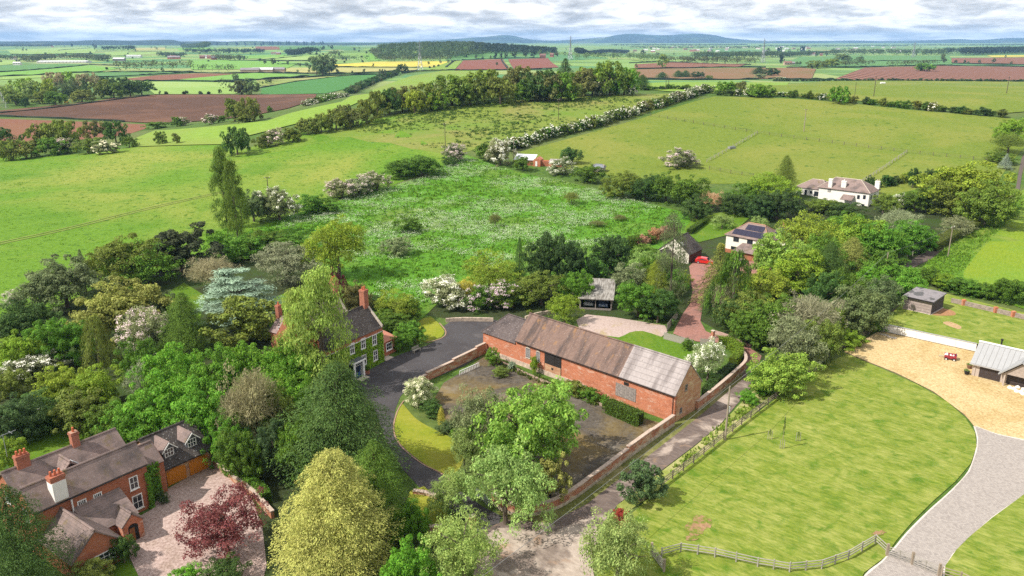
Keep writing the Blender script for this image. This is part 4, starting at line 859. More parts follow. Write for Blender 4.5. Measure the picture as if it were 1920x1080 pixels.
# single-storey front wing, lean-to and porch
K.walls(.1, -6.2, 4.7, 0, 2.35, 4.45, axis='y', mat=BRK, name='wing_wall'); K.roof(.1, -6.2, 4.7, -.02, 2.35, 4.45, TILE_H, axis='y', oe=.25, og=.2)
K.window('f', -6.2, 1.3, 4.0, .75, 1.75, 5, 2, fw=.09, bar=.05)
K.walls(4.72, -3.0, 8.0, -.003, 2.2, 2.2, mat=BRK, name='hall_wall')
K.part('lean_to_roof', MB().slab([(4.2, -3.3, 2.15), (8.2, -3.3, 2.15), (8.2, -.02, 3.95), (3.3, -.02, 3.95)], .12), TILE_H)
K.walls(5.85, -4.3, 7.95, -3.003, 2.15, 3.15, axis='y', mat=BRKB, name='porch_wall'); K.roof(5.85, -4.3, 7.95, -2.2, 2.15, 3.15, TILE_H, axis='y', oe=.15, og=.15)
pd = K.part('doorway', MB().add([(x, y, z) for y in (-4.32, -4.295) for x, z in [(6.4, 0), (7.4, 0), (7.4, 1.6)] + [(6.9 + .5 * math.cos(t), 1.6 + .35 * math.sin(t)) for t in (.5, 1.1, 1.57, 2.05, 2.65)] + [(6.4, 1.6)]], [tuple(range(9)), tuple(range(17, 8, -1))] + [(i, (i + 1) % 9, 9 + (i + 1) % 9, 9 + i) for i in range(9)]), DARKIN)
MB().box(6.48, -4.35, .02, 7.0, -4.325, 1.55).build('door', OAKW, pd)
for x in (0.05, 7.95): K.part('downpipe', MB().tube((x, -.1 if x < 1 else -3.1, 0), (x, -.1 if x < 1 else -3.1, 2.2 if x > 1 else 5.2), .05), BLACKW)
K.part('flue', MB().tube((3.4, -.25, 2.6), (3.4, -.25, 5.0), .08), PAINT)
K.part('aerial', MB().tube((.9, 6.1, 8.8), (.9, 6.1, 11.2), .03).tube((.1, 6.1, 11.1), (2.1, 6.1, 11.2), .025).tube((.3, 5.7, 11.1), (.3, 6.5, 11.1), .02).tube((1.6, 5.7, 11.15), (1.6, 6.5, 11.15), .02), METAL)

# ---- white house with solar panels
S = House('solar_house', 'cream rendered house with dark solar panels on its hipped roof', 'house', (50.6, 181.5), -44.8)
S.walls(0, 0, 10.6, 7.6, 4.4, 4.4, mat=CREAM); S.part('brick_base', MB().box(-.05, -.05, -.2, 10.65, -.003, .9), BRK)
S.roof(0, 0, 10.6, 7.6, 4.4, 7.0, TILE_H, hip0=3.4, hip1=3.0, oe=.35, ridgemat=plain('buff_ridge', (.35, .2, .13), .9))
S.walls(8.2, 4.0, 15.0, 9.8, 4.4, 4.4, mat=CREAM, name='wing_wall'); S.roof(8.2, 4.0, 15.0, 9.8, 4.4, 6.8, TILE_H, hip0=2.0, hip1=2.9, oe=.3)
PV = plain('solar_glass', (0.016, 0.014, 0.034), 0.25, 0.1, 3, .6)
def panel(x0, x1, t0, t1, yb=0.0, ym=3.8, he=4.4, hr=7.0):
    f = lambda t: (yb + (ym - yb) * t, he + (hr - he) * t + .17)
    y0, z0 = f(t0); y1, z1 = f(t1); S.part('solar_panel', MB().slab([(x0, y0, z0), (x1, y0, z0), (x1, y1, z1), (x0, y1, z1)], .05), PV)
for i in range(7): panel(1.3 + i * 1.12, 2.38 + i * 1.12, .04, .42)
for i in range(4): panel(3.7 + i * 1.12, 4.78 + i * 1.12, .47, .84)
for i in range(4): panel(9.6 + i * 1.1, 10.65 + i * 1.1, .08, .46, 4.0, 6.9, 4.4, 6.8)
for i in range(3): panel(10.1 + i * 1.1, 11.15 + i * 1.1, .50, .86, 4.0, 6.9, 4.4, 6.8)
S.chimney(11.0, 6.9, 6.4, 8.0, .9, .7, 0, mat=BRK)
for u, v in ((1380.3, 448.5), (1406, 454.5)):
    p = S.on(u, v, y=0); S.window('f', 0, p[0] - .72, p[0] + .72, p[2] - .62, p[2] + .62, 3, 1, fm=LEAD, sill=False)
p = S.on(1376, 469, y=0); S.window('f', 0, p[0] - .8, p[0] + .8, .25, 1.7, 3, 1, fm=BLACKW, sill=False)
S.walls(4.4, -3.2, 9.2, -.06, 1.9, 1.9, mat=BRK, name='porch_wall'); S.part('porch_roof', MB().slab([(3.9, -3.7, 1.75), (9.7, -3.7, 1.75), (9.1, -.02, 3.0), (4.4, -.02, 3.0)], .12), TILE_H)
dk2 = S.part('doorway', MB().box(5.2, -3.26, 0, 6.6, -3.203, 1.7), DARKIN); S.part('door_step', MB().box(4.9, -4.4, -.02, 7.2, -3.28, .25).box(5.1, -4.9, -.02, 7.0, -4.42, .12), STONE)
# ---- its garage
Q = House('garage', 'small cream gabled garage with dark tiled roof and brown door beside the red car', 'garage', (39.6, 170.7), 52.1)
Q.walls(0, 0, 6.6, 2 * 3.75, 2.3, 5.4, mat=CREAM); Q.roof(0, 0, 6.6, 2 * 3.75, 2.3, 5.4, TILE_G, oe=.25, og=.15)
Q.part('brown_wall', MB().box(.05, -.05, 0, 6.6 - .05, -.003, 2.3 - .1), plain('maroon_door', (.085, .03, .022), .7)); Q.boards('f', -.05, .4, 6.6 - .4, 0, 2.3 - .3, 7, bpy.data.materials['maroon_door'], 'garage_door')
_k = (5.4 - 2.3) / 3.75
Q.part('skylight', MB().slab([(.5, 3.75 * .5, 2.3 + _k * 3.75 * .5 + .1), (1.2, 3.75 * .5, 2.3 + _k * 3.75 * .5 + .1), (1.2, 3.75 * .8, 2.3 + _k * 3.75 * .8 + .1), (.5, 3.75 * .8, 2.3 + _k * 3.75 * .8 + .1)], .05), PAINT)
Q.walls(-5.2, 3.75 * .9, -.02, 3.75 * 1.9, 1.9, 3.0, mat=CREAM, name='wing_wall'); Q.roof(-5.2, 3.75 * .9, -.16, 3.75 * 1.9, 1.9, 3.0, TILE_G, oe=.2, og=.05)
# ---- white hill bungalow
W = House('white_house', 'long white rendered house with brown hipped roofs and white chimneys above the trees', 'house', (89.2, 246.2), -43.0, z=zt(98, 236))
W.z = zt(98, 236); W.root.location.z = W.z
W.walls(0, 0, 9.5, 7.5, 2.7, 2.7, mat=RENDERW); W.roof(0, 0, 9.5, 7.5, 2.7, 5.0, TILE_H, hip0=3.6, hip1=2.4, ridgemat=STONE)
W.walls(8.0, -1.6, 23.0, 6.4, 3.9, 3.9, mat=RENDERW, name='main_wall', zb=-2.5); W.roof(8.0, -1.6, 23.0, 6.4, 3.9, 6.6, TILE_H, hip0=3.2, hip1=4.2, ridgemat=STONE, oe=.4)
for xa, xb, za, zb in ((1.0, 1.8, 1.1, 1.9), (3.0, 3.7, .3, 2.1), (4.6, 5.4, 1.1, 1.9), (6.0, 7.7, .5, 2.0)): W.window('f', 0, xa, xb, za, zb, 2, 1, fm=LEAD, sill=False)
for xa, za in ((19.6, 1.6), (21.3, 1.8), (21.2, -.9)): W.window('f', -1.6, xa, xa + .8, za, za + 1.2, 1, 2, fm=LEAD, sill=False)
for ya in (-.3, 2.6): W.window('r', 23.0, ya, ya + 1.1, 1.6, 2.9, 2, 1, fm=LEAD, sill=False); W.window('r', 23.0, ya, ya + 1.1, -1.2, .1, 2, 1, fm=LEAD, sill=False)
W.chimney(11.2, -1.2, 2.5, 6.6, 1.1, .8, 0, mat=RENDERW); W.chimney(15.0, -.6, 4.0, 6.3, 1.4, .9, 1, mat=RENDERW, potm=RENDERW); W.chimney(22.6, 5.6, 4.0, 6.4, 1.3, .9, 2, mat=RENDERW, potm=STONE)
W.part('porch_roof', MB().slab([(15.5, -4.0, 1.3), (19.0, -4.0, 1.3), (19.0, -1.62, 2.5), (15.5, -1.62, 2.5)], .1), TILE_H)
# ---- open fronted cart shed with two cars
Cc_ = House('cart_shed', 'open fronted timber cart shed with grey sheet roof sheltering two cars', 'shed', (12.58, 139.8), -9.0)
Cc_.part('wall', MB().box(0, 0, -.1, .15, 10, 2.2).box(5.95, 0, -.1, 6.1, 10, 2.2).box(.15, 9.8, -.1, 5.95, 9.95, 2.9), GREYW)
rfc = M('shed_sheet_roof', .9, .2); _v = rfc.coord(local=True); wv_ = rfc.n('TexWave'); wv_.inputs['Scale'].default_value = 1.4; rfc.put(wv_.inputs['Vector'], _v)
rfc.base(rfc.mix(rfc.ramp(rfc.noise(rfc.coord((2.5, .3, 1), local=True), 1.6, 6), [(.42, 0.0), (.62, .9)]), (.30, .28, .255), (.11, .095, .08))); rfc.bump(wv_.outputs['Fac'], .5, .05)
Cc_.part('roof', MB().slab([(-.25, -.5, 2.2), (6.35, -.5, 2.2), (6.35, 10.1, 3.1), (-.25, 10.1, 3.1)], .1), rfc.m)
for x in (.2, 3.0, 5.9): Cc_.part('post', MB().box(x - .08, -.08, -.1, x + .08, .08, 2.1), GREYW)
Cc_.part('beam', MB().box(-.05, -.13, 1.86, 6.15, .09, 2.04), GREYW)
Cc_.part('sill_board', MB().box(.18, -.16, 0.0, 5.9, -.09, .35), GREYW)
# ---- brick sheds on the slope
p = G(972, 309)
Hh = House('brick_shed', 'low brick sheds with pale sheet roof beside the blossoming hedge on the slope', 'shed', (p.x, p.y), -16, z=p.z - .1)
Hh.walls(-1.5, 0, 5.6, 4.6, 2.0, 2.0, mat=BRK); Hh.part('roof', MB().slab([(-1.8, -.3, 2.0), (5.9, -.3, 2.0), (5.9, 4.8, 3.4), (-1.8, 4.8, 3.4)], .1), plain('pale_sheeting', (.55, .56, .58), .5, .15, 1.5))
Hh.walls(5.62, -.8, 8.3, 4.0, 2.2, 3.0, axis='y', mat=BRKB, name='end_wall'); Hh.part('door', MB().box(6.5, -.85, 0, 7.2, -.803, 1.75), PAINT)
Hh.walls(8.32, .4, 11.3, 3.6, 1.7, 1.7, mat=BRK, name='pen_wall'); Hh.walls(11.32, .2, 16.0, 3.6, 1.5, 1.5, mat=BRKB, name='far_wall'); Hh.part('roof', MB().slab([(11.0, .0, 1.55), (16.3, .0, 1.55), (16.3, 3.8, 2.2), (11.0, 3.8, 2.2)], .08), SHEETR)
p = G(1120, 322)
g2 = House('field_shelter', 'small grey felt roofed field shelter half hidden behind bushes', 'shed', (p.x - 2, p.y), -20, z=p.z)
g2.walls(0, 0, 4.2, 3.2, 1.7, 2.5, mat=GREYW); g2.roof(0, 0, 4.2, 3.2, 1.7, 2.5, plain('grey_felt', (.17, .18, .20), .9), hip0=1.0, hip1=1.0)
# ---- timber shed on the terrace
tz = 1.4
D = House('timber_shed', 'grey brown boarded timber shed with flat dark felt roof on the terrace lawn', 'shed', (71.13, 136.0), -47.0, z=tz)
D.part('wall', MB().box(.04, .04, 0, 4.76, 5.76, 2.3), BLACKW)
for j in range(13): D.part('board', MB().box(0, 0, .05 + j * .178, 4.8, .038, .05 + j * .178 + .165), plain('weathered_board_%s' % 'abc'[j % 3], ((.30, .235, .215), (.255, .20, .19), (.34, .275, .25))[j % 3], .85, .22, 2.5)) if j < 13 else None
D.part('side_wall', MB().box(4.762, .04, 0, 4.8, 5.76, 2.35), plain('dark_boards', (.06, .05, .047), .8, .2, 4)); D.part('plinth', MB().box(-.12, -.15, -.02, 4.95, -.003, .06).box(4.803, -.15, -.02, 4.98, 5.8, .06), STONE)
felt = M('wet_roof_felt', .75, .3); _n = felt.ramp(felt.noise(felt.coord(local=True), .45, 3, .5, .8), [(.53, 0.0), (.56, 1.0)])
felt.base(felt.mix(_n, felt.ramp(felt.noise(felt.coord(local=True), 2, 4), [(.3, (.17, .155, .16)), (.7, (.23, .21, .215))]), (.055, .05, .045))); felt.put(felt.b.inputs['Roughness'], felt.ramp(_n, [(0, .8), (1, .25)]))
D.part('roof', MB().hexa([(-.25, -.35, 2.28), (5.05, -.35, 2.28), (5.05, 6.05, 2.62), (-.25, 6.05, 2.62), (-.25, -.35, 2.46), (5.05, -.35, 2.46), (5.05, 6.05, 2.80), (-.25, 6.05, 2.80)]), felt.m)
D.part('fascia', MB().box(-.28, -.40, 2.22, 5.09, -.352, 2.48), BLACKW)
# ---- modern garage with standing seam roof
Rr = House('modern_garage', 'modern garage with pale grey standing seam roof and two dark doors on golden gravel', 'garage', (68.85, 109.0), -43.3)
TAUPE = plain('taupe_cladding', (.40, .33, .28), .7, .08, 2); ZINC = plain('pale_zinc', (.29, .29, .292), .5, .05, 1, .4, .0)
Rr.walls(0, 0, 16, 6.4, 2.15, 2.15, mat=TAUPE)
Rr.part('gable_wall', MB().add([(x, y, z) for x in (0.004, .06) for y, z in ((0, 2.15), (6.4, 2.15), (3.2, 4.4))], [(0, 1, 2), (5, 4, 3), (0, 3, 4, 1), (1, 4, 5, 2), (2, 5, 3, 0)]), TAUPE)
for i in range(24):
    a0 = -.35 + i * .70; Rr.part('roof_panel', MB().slab([(a0, -.35, 2.08), (a0 + .67, -.35, 2.08), (a0 + .67, 3.2, 4.52), (a0, 3.2, 4.52)], .08), ZINC)
    Rr.part('seam', MB().slab([(a0 + .672, -.35, 2.13), (a0 + .698, -.35, 2.13), (a0 + .698, 3.2, 4.57), (a0 + .672, 3.2, 4.57)], .12), plain('seam_shadow', (.24, .23, .22), .5) if i == 0 else bpy.data.materials['seam_shadow'])
Rr.part('rear_roof', MB().slab([(-.35, 3.2, 4.5), (16.4, 3.2, 4.5), (16.4, 6.7, 2.1), (-.35, 6.7, 2.1)], .08), ZINC); Rr.part('ridge_cap', MB().box(-.4, 3.0, 4.5, 16.4, 3.4, 4.62), PAINT)
Rr.part('gutter', MB().box(-.4, -.52, 1.92, 4.1, -.37, 2.06), plain('grey_gutter', (.36, .35, .34), .5))
DKD = plain('charcoal_door', (.048, .036, .034), .55, .08, 2)
for a0, a1 in ((.95, 3.75), (4.55, 7.6), (8.4, 11.4)):
    dd = Rr.part('garage_door', MB().box(a0, -.025, .0, a1, .01, 1.72), DKD)
    for j in range(4): MB().box(a0 + .04, -.05, .03 + j * .425, a1 - .04, -.027, .03 + j * .425 + .40).build('panel', DKD, dd)
for x in (.25, 3.95, 4.35): Rr.part('pilaster', MB().box(x, -.10, 0, x + .16, -.003, 1.95), TAUPE)
Rr.part('lamp', MB().box(4.2, -.16, 1.25, 4.3, -.11, 1.45), BLACKW); Rr.part('flue', MB().tube((2.3, 4.4, 3.4), (2.3, 4.4, 5.0), .12).tube((2.3, 4.4, 5.0), (2.3, 4.4, 5.2), .2), BLACKW)
xg = 6.3
Rr.part('cross_gable_wall', MB().add([(xg + dx, y, z) for y in (-1.1, 0.0) for dx, z in ((-2.1, 1.95), (2.1, 1.95), (0, 3.9))], [(0, 1, 2), (5, 4, 3), (0, 3, 4, 1), (1, 4, 5, 2), (2, 5, 3, 0)]), plain('timber_infill', (.33, .27, .23), .8, .15, 3))
Rr.part('cross_gable_roof', MB().slab([(xg - 2.6, -1.5, 1.75), (xg, -1.5, 4.2), (xg, 3.0, 4.2), (xg - 2.6, 3.0, 1.75)][::-1], .16).slab([(xg, -1.5, 4.2), (xg + 2.6, -1.5, 1.75), (xg + 2.6, 3.0, 1.75), (xg, 3.0, 4.2)][::-1], .16), ZINC)
for x in (xg - 2.0, xg + 1.85): Rr.part('gable_post', MB().box(x, -1.1, 0, x + .2, -.9, 1.95), TAUPE)
Rr.part('paved_apron', MB().box(-2.2, -.4, -.02, -.02, 7.0, .06), plain('slate_paving', (.13, .135, .15), .8, .25, 3))
# ------------------------------------------------------------------ trees and shrubs, one by one
C_ = dict(mid=(.075, .135, .016), green=(.085, .175, .018), vivid=(.10, .215, .02), lime=(.145, .23, .02), olive=(.115, .145, .026), dark=(.05, .096, .02), deep=(.040, .076, .019), yew=(.034, .044, .016),
          greygreen=(.16, .185, .085), pale=(.20, .265, .075), gold=(.32, .33, .085), amber=(.185, .195, .045), copper=(.085, .02, .024), plum=(.15, .04, .042), twig=(.215, .195, .105), greytwig=(.185, .20, .115), conif=(.14, .16, .035), blue=(.20, .25, .18),
          yg=(.165, .215, .022), bronze=(.112, .15, .022), brown=(.115, .125, .036), red=(.26, .05, .035), poplarc=(.21, .29, .055), popl=(.10, .155, .024), pinkbrown=(.34, .22, .13), slate=(.105, .135, .055), holly=(.06, .10, .034), yellow=(.34, .31, .05), spring=(.165, .27, .04), whitegreen=(.235, .265, .13))
PINK = (.58, .46, .46); CREAMB = (.66, .62, .46); LILAC = (.50, .38, .42)
ORD = 'first second third fourth fifth sixth seventh eighth ninth tenth eleventh twelfth thirteenth fourteenth fifteenth sixteenth seventeenth eighteenth nineteenth twentieth'.split()
ORD += ['twenty-' + q for q in ORD[:9]] + ['thirtieth'] + ['thirty-' + q for q in ORD[:9]] + ['fortieth'] + ['forty-' + q for q in ORD[:9]] + ['fiftieth']
def P_(kind, u, vt, h, wpx, c, label, name='tree', cat='tree', **k):
    if kind in ('bush', 'midbush') and name == 'tree': name, cat = 'shrub', 'shrub'
    return T(kind, u, vt, h, wpx, C_[c], label, name, cat, **k)
NEAR = [
 # wood on the left
 ('round', 110, 480, 10, 145, 'slate', 'dark olive tree, leftmost along the edge of the bright pasture'),
 ('spruce', 148, 468, 9, 42, 'slate', 'small dark conifer tip behind the dark olive tree'),
 ('round', 235, 442, 10.5, 150, 'olive', 'broad yellowish green tree left of the very dark yew'),
 ('loose', 255, 455, 9, 130, 'green', 'fresh green tree just in front of the yew and pasture edge'),
 ('yew', 332, 420, 10.5, 130, 'yew', 'very dark dome shaped yew at the pasture edge'),
 ('twiggy', 392, 478, 7.5, 105, 'twig', 'beige twiggy tree between the yew and the blue cedar'),
 ('cedar', 436, 503, 10, 150, 'blue', 'silvery blue cedar with flat tiers'),
 ('loose', 532, 453, 8.5, 120, 'greytwig', 'grey tree with thin pale leaves right of the blue cedar'),
 ('loose', 628, 405, 13.5, 122, 'yg', 'tall feathery light green birch beside the flowering meadow'),
 ('bush', 455, 440, 6, 80, 'green', 'green shrub at the foot of the tall columnar poplars', {}),
 ('bush', 500, 430, 5.5, 90, 'mid', 'wide green shrub between the poplars and the birch'),
 ('bush', 556, 434, 5, 80, 'green', 'leafy shrub touching the left side of the birch'),
 ('bush', 410, 432, 6, 60, 'vivid', 'bright shrub at the left foot of the columnar poplars'),
 ('round', 225, 520, 10.5, 160, 'amber', 'golden bronze tree in the middle of the left wood'),
 ('round', 300, 540, 8, 60, 'slate', 'dull green tree leaning on the golden bronze tree'),
 ('cypress', 338, 550, 10, 92, 'mid', 'dense green cone shaped cypress in the left wood'),
 ('yew', 452, 550, 9, 145, 'bronze', 'rounded golden green yew left of the brick country house'),
 ('loose', 258, 576, 7.5, 90, 'whitegreen', 'pale flowering tree beside the green cypress', {'blossom': PINK}),
 ('round', 32, 562, 7.5, 110, 'dark', 'dark green tree at the left edge above the lime tree'),
 ('round', 20, 545, 4, 45, 'whitegreen', 'small pale flowering tree at the left end of the pasture hedge', {'blossom': PINK}),
 ('dense', 98, 593, 8, 105, 'green', 'glossy deep green tree between the lime tree and the weeping conifer'),
 ('weep', 172, 590, 10, 66, 'olive', 'brownish weeping conifer with hanging curtains'),
 ('round', 30, 622, 6.5, 95, 'lime', 'bright lime green tree at the left edge'),
 ('bush', 62, 668, 3.6, 95, 'greygreen', 'white blossoming bush in front of the lime tree', {'blossom': True}),
 ('bush', 14, 690, 4.5, 70, 'olive', 'olive bush at the left edge below the white blossom'),
 ('round', 105, 688, 6, 110, 'yg', 'yellow green tree left of the weeping conifer foot'),
 ('round', 182, 686, 6.5, 110, 'lime', 'lime green tree at the foot of the weeping conifer'),
 ('round', 252, 632, 8, 95, 'mid', 'mid green tree right of the weeping conifer'),
 ('twiggy', 268, 672, 7, 90, 'greytwig', 'dark grey thin tree among the vivid sycamores'),
 ('round', 315, 645, 9.5, 125, 'vivid', 'vivid green sycamore, topmost left of the sycamore group'),
 ('round', 388, 655, 9, 125, 'green', 'vivid green sycamore in the middle of the sycamore group'),
 ('round', 470, 645, 8, 125, 'vivid', 'vivid green sycamore below the rounded golden yew'),
 ('round', 300, 702, 9, 135, 'vivid', 'vivid green sycamore directly behind the cottage dormers'),
 ('round', 372, 712, 9, 130, 'vivid', 'bright sycamore left of the tall brown thin tree'),
 ('round', 250, 738, 7, 125, 'green', 'sycamore overhanging the cottage back lawn'),
 ('round', 545, 640, 8.5, 105, 'vivid', 'green tree below the small brick gable of the country house'),
 ('round', 535, 692, 8.5, 110, 'vivid', 'leafy green tree left of the big dark cypress top'),
 ('twiggy', 468, 680, 11.5, 112, 'twig', 'tall brownish thin leaved tree in the middle of the wood'),
 ('twiggy', 436, 722, 9, 80, 'twig', 'lower brown thin leaved tree leaning left of the tall one'),
 ('loose', 512, 722, 8.5, 75, 'olive', 'grey green tree right of the tall brown tree'),
 ('dense', 508, 792, 7, 78, 'holly', 'dark glossy laurel tree right of the courtyard hedge'),
 ('round', 560, 772, 8.5, 95, 'green', 'green tree at the lower left of the big dark cypress'),
 ('round', 440, 800, 7, 90, 'mid', 'green tree overhanging the top of the courtyard hedge'),
 ('round', 422, 775, 6.5, 84, 'green', 'green tree at the right end of the garage roof'),
 ('cypress', 628, 684, 14.0, 220, 'dark', 'huge dark green cypress in front of the country house', {'var': 0}),
 ('cypress', 700, 830, 10.5, 150, 'mid', 'green cypress between the golden cypress and the asphalt drive', {'var': 1}),
 ('golden', 618, 846, 12.6, 216, 'gold', 'large golden yellow cypress at the bottom of the picture'),
 ('cypress', 4, 914, 11.5, 168, 'dark', 'broad dark green cypress in the bottom corner by the cottage', {'var': 1}),
 ('loose', 412, 915, 7, 152, 'plum', 'purple leaved plum tree standing in the pink gravel courtyard'),
 ('bush', 70, 738, 5, 120, 'dark', 'dark bush behind the goal posts'),
 ('bush', 142, 735, 5, 110, 'olive', 'olive bush at the back of the cottage lawn'),
 ('bush', 196, 752, 5, 90, 'mid', 'green bush at the far corner of the cottage lawn'),
 ('bush', 180, 765, 3, 34, 'brown', 'small maroon brown shrub at the back of the cottage lawn'),
 ('bush', 206, 772, 2.6, 30, 'yellow', 'small yellow shrub beside the maroon one'),
 ('bush', 250, 772, 4, 72, 'greygreen', 'grey green shrub behind the cottage rear roof'),
 ('bush', 300, 775, 4.5, 80, 'green', 'green shrub behind the garage roof ridge'),
 ('round', 22, 742, 6.5, 95, 'holly', 'dark tree left of the goal posts'),
 ('bush', 10, 775, 3.5, 45, 'copper', 'dark purple shrub at the left edge beside the cottage lawn'),
 ('bush', 10, 818, 4.5, 55, 'lime', 'lime green bush at the left edge behind the cottage chimney'),
 ('bush', 170, 1058, 2.4, 80, 'amber', 'pale golden shrub in front of the cottage wing gable'),
 ('bush', 342, 1062, 2.2, 60, 'vivid', 'small bright shrub at the bottom of the gravel courtyard'),
 ('bush', 420, 1050, 2.6, 80, 'dark', 'low dark shrub under the purple plum tree'),
 ('bush', 303, 918, 1.6, 24, 'holly', 'round shrub in the bed by the cottage corner'),
 ('bush', 226, 1008, 2.8, 52, 'dark', 'dark climbing bush on the corner of the cottage wing'),
 # around the yard and drive
 ('round', 992, 720, 11.5, 214, 'spring', 'large bright lime green tree standing in the barn yard', {'var': 1}),
 ('loose', 905, 728, 9.5, 120, 'greygreen', 'grey green willowy tree left of the bright yard tree'),
 ('loose', 948, 846, 8.5, 180, 'pale', 'pale grey green tree at the corner of the yard wall'),
 ('loose', 870, 800, 6, 70, 'pale', 'thin pale shrub between the oval lawn and the willowy tree'),
 ('yew', 1034, 848, 6, 70, 'amber', 'golden brown bush inside the yard wall corner'),
 ('loose', 846, 884, 5.2, 88, 'pale', 'light green small tree left of the white field gate'),
 ('loose', 866, 958, 8, 150, 'pale', 'pale green tree at the bottom between the drive and the lane'),
 ('loose', 1165, 972, 7.5, 168, 'pale', 'olive pale tree at the bottom right of the lane'),
 ('round', 768, 938, 5.5, 84, 'green', 'rounded green tree below the green cypress'),
 ('round', 772, 1010, 6, 110, 'vivid', 'bright green tree at the bottom left of the pale tree'),
 ('yew', 1205, 860, 5.2, 86, 'holly', 'dark rounded holly bush beside the lane', {'name': 'shrub', 'cat': 'shrub'}),
 ('bush', 1163, 950, 2.6, 30, 'red', 'scarlet leaved shrub at the lane edge below the holly'),
 ('bush', 786, 710, 3.8, 64, 'whitegreen', 'pale grey shrub at the tip of the oval lawn', {'blossom': CREAMB}),
 ('bush', 806, 752, 2.0, 46, 'dark', 'low dark shrub behind the oval lawn'),
 ('cypress', 827, 762, 2.6, 14, 'yellow', 'tiny golden conifer behind the oval lawn'),
 ('bush', 838, 788, 1.6, 44, 'holly', 'low shrub in the border above the oval lawn'),
 ('bush', 862, 800, 1.6, 40, 'green', 'low bright shrub in the border below the yard edge'),
 ('bush', 922, 652, 2.8, 32, 'green', 'leafy shrub at the inner end of the yard brick wall'),
 ('bush', 1001, 668, 2.9, 18, 'lime', 'lime climber on the barn wall beside the tall doors'),
 ('bush', 960, 678, 1.3, 16, 'blue', 'small silvery plant at the barn foot'),
 ('bush', 940, 690, 1.3, 36, 'olive', 'low weeds at the foot of the barn end'),
 ('bush', 1080, 714, 2.2, 44, 'olive', 'shrub against the barn wall right of the doors'),
 ('bush', 1106, 728, 1.7, 46, 'mid', 'low spreading shrub against the barn wall'),
 ('bush', 1134, 738, 1.8, 22, 'green', 'small shrub between the barn wall and clipped hedge'),
 ('loose', 1332, 636, 6.5, 74, 'whitegreen', 'white blossoming tree in the garden behind the barn gable', {'blossom': True}),
 ('bush', 1291, 636, 1.8, 26, 'mid', 'round bush behind the paling fence'),
 ('round', 1465, 655, 6.5, 125, 'spring', 'bright green tree at the top end of the lane fence'),
 ('bush', 1422, 680, 3.2, 50, 'green', 'green bush at the bend of the lane'),
 ('bush', 1402, 735, 1.6, 44, 'vivid', 'bright grassy bush on the verge beside the telegraph pole'),
 ('bush', 1430, 712, 1.8, 50, 'vivid', 'bright weeds on the verge above the telegraph pole'),
 # beside and behind the ivy house
 ('poplar', 592, 503, 18.5, 112, 'poplarc', 'tall pale green poplar covering the left half of the country house', {'var': 0}),
 ('poplar', 553, 543, 15, 84, 'poplarc', 'lower left stem of the pale poplar beside the brick gable', {'var': 1}),
 ('round', 622, 506, 9, 62, 'copper', 'dark purple copper beech behind the house'),
 ('round', 662, 528, 7, 60, 'brown', 'reddish brown tree behind the house chimneys'),
 ('loose', 742, 543, 6, 80, 'yg', 'light yellow green tree behind the house laurels'),
 ('bush', 762, 560, 4.5, 45, 'mid', 'mid green bush right of the light tree behind the house'),
 ('dense', 728, 584, 4, 86, 'mid', 'rounded laurel right of the house roof', {'name': 'shrub', 'cat': 'shrub'}),
 ('bush', 776, 606, 3.6, 60, 'green', 'big bright green mound of shrub beside the house side wing'),
 ('bush', 752, 622, 3.0, 50, 'green', 'bright shrub over the side wing window'),
 # row behind the barn
 ('bush', 832, 522, 5.5, 88, 'whitegreen', 'white flowering hawthorn at the left end of the row behind the barn', {'blossom': True}),
 ('loose', 872, 520, 5.5, 44, 'yellow', 'thin yellow green conifer beside the white hawthorn'),
 ('loose', 918, 470, 9, 108, 'yg', 'airy yellow green tree rising over the flowering row'),
 ('bush', 896, 532, 5, 64, 'mid', 'lilac bush with pale mauve flowers, left one', {'blossom': LILAC}),
 ('bush', 962, 528, 5, 84, 'mid', 'lilac bush with pale mauve flowers, right one', {'blossom': LILAC}),
 ('round', 1016, 510, 6.5, 112, 'bronze', 'olive gold rounded tree right of the lilacs'),
 ('spruce', 974, 446, 11, 36, 'dark', 'narrow dark spruce above the lilacs'),
 ('dense', 1030, 438, 10, 100, 'deep', 'dark green broad tree right of the narrow spruce'),
 ('dense', 1072, 446, 10, 70, 'deep', 'dark green tree in the pair above the cart shed'),
 ('dense', 1145, 438, 9, 84, 'deep', 'dark rounded tree above the cart shed roof'),
 ('bush', 1112, 490, 5, 56, 'dark', 'dark bush left of the cart shed roof'),
 ('round', 1082, 508, 6.5, 66, 'green', 'green tree touching the cart shed'),
 ('loose', 1060, 552, 5.5, 72, 'yg', 'small yellow green tree just behind the barn roof'),
 ('round', 1184, 492, 7, 70, 'greygreen', 'grey green tree right of the cart shed'),
 ('round', 1200, 525, 7, 88, 'green', 'leafy green tree at the right of the cart shed front'),
 ('loose', 1210, 470, 6.5, 66, 'pale', 'pale grey tree below the pink brown hedge'),
 ('bush', 1200, 462, 4.5, 80, 'mid', 'green bushes under the pink brown hedge'),
 ('cypress', 1232, 488, 8, 50, 'yg', 'yellow green conifer left of the tall grey poplar'),
 ('birch', 1266, 398, 18, 58, 'slate', 'tall thin grey green poplar in front of the cream garage'),
 ('dense', 1236, 540, 6.5, 78, 'dark', 'dark shrub mass by the paling fence with golden tips', {'blossom': (.35, .30, .03)} if False else {}),
 ('round', 1222, 478, 7.5, 70, 'mid', 'green tree in front of the cream garage long wall'),
 ('round', 1272, 505, 5, 40, 'green', 'small green tree below the cream garage'),
 ('round', 1250, 470, 7, 44, 'pale', 'pale tree hiding the middle of the cream garage'),
 ('bush', 1284, 508, 3.5, 36, 'yg', 'yellow green bush right of the tall grey poplar'),
 ('spruce', 1352, 458, 12, 84, 'conif', 'bronze gold spruce beside the brick drive'),
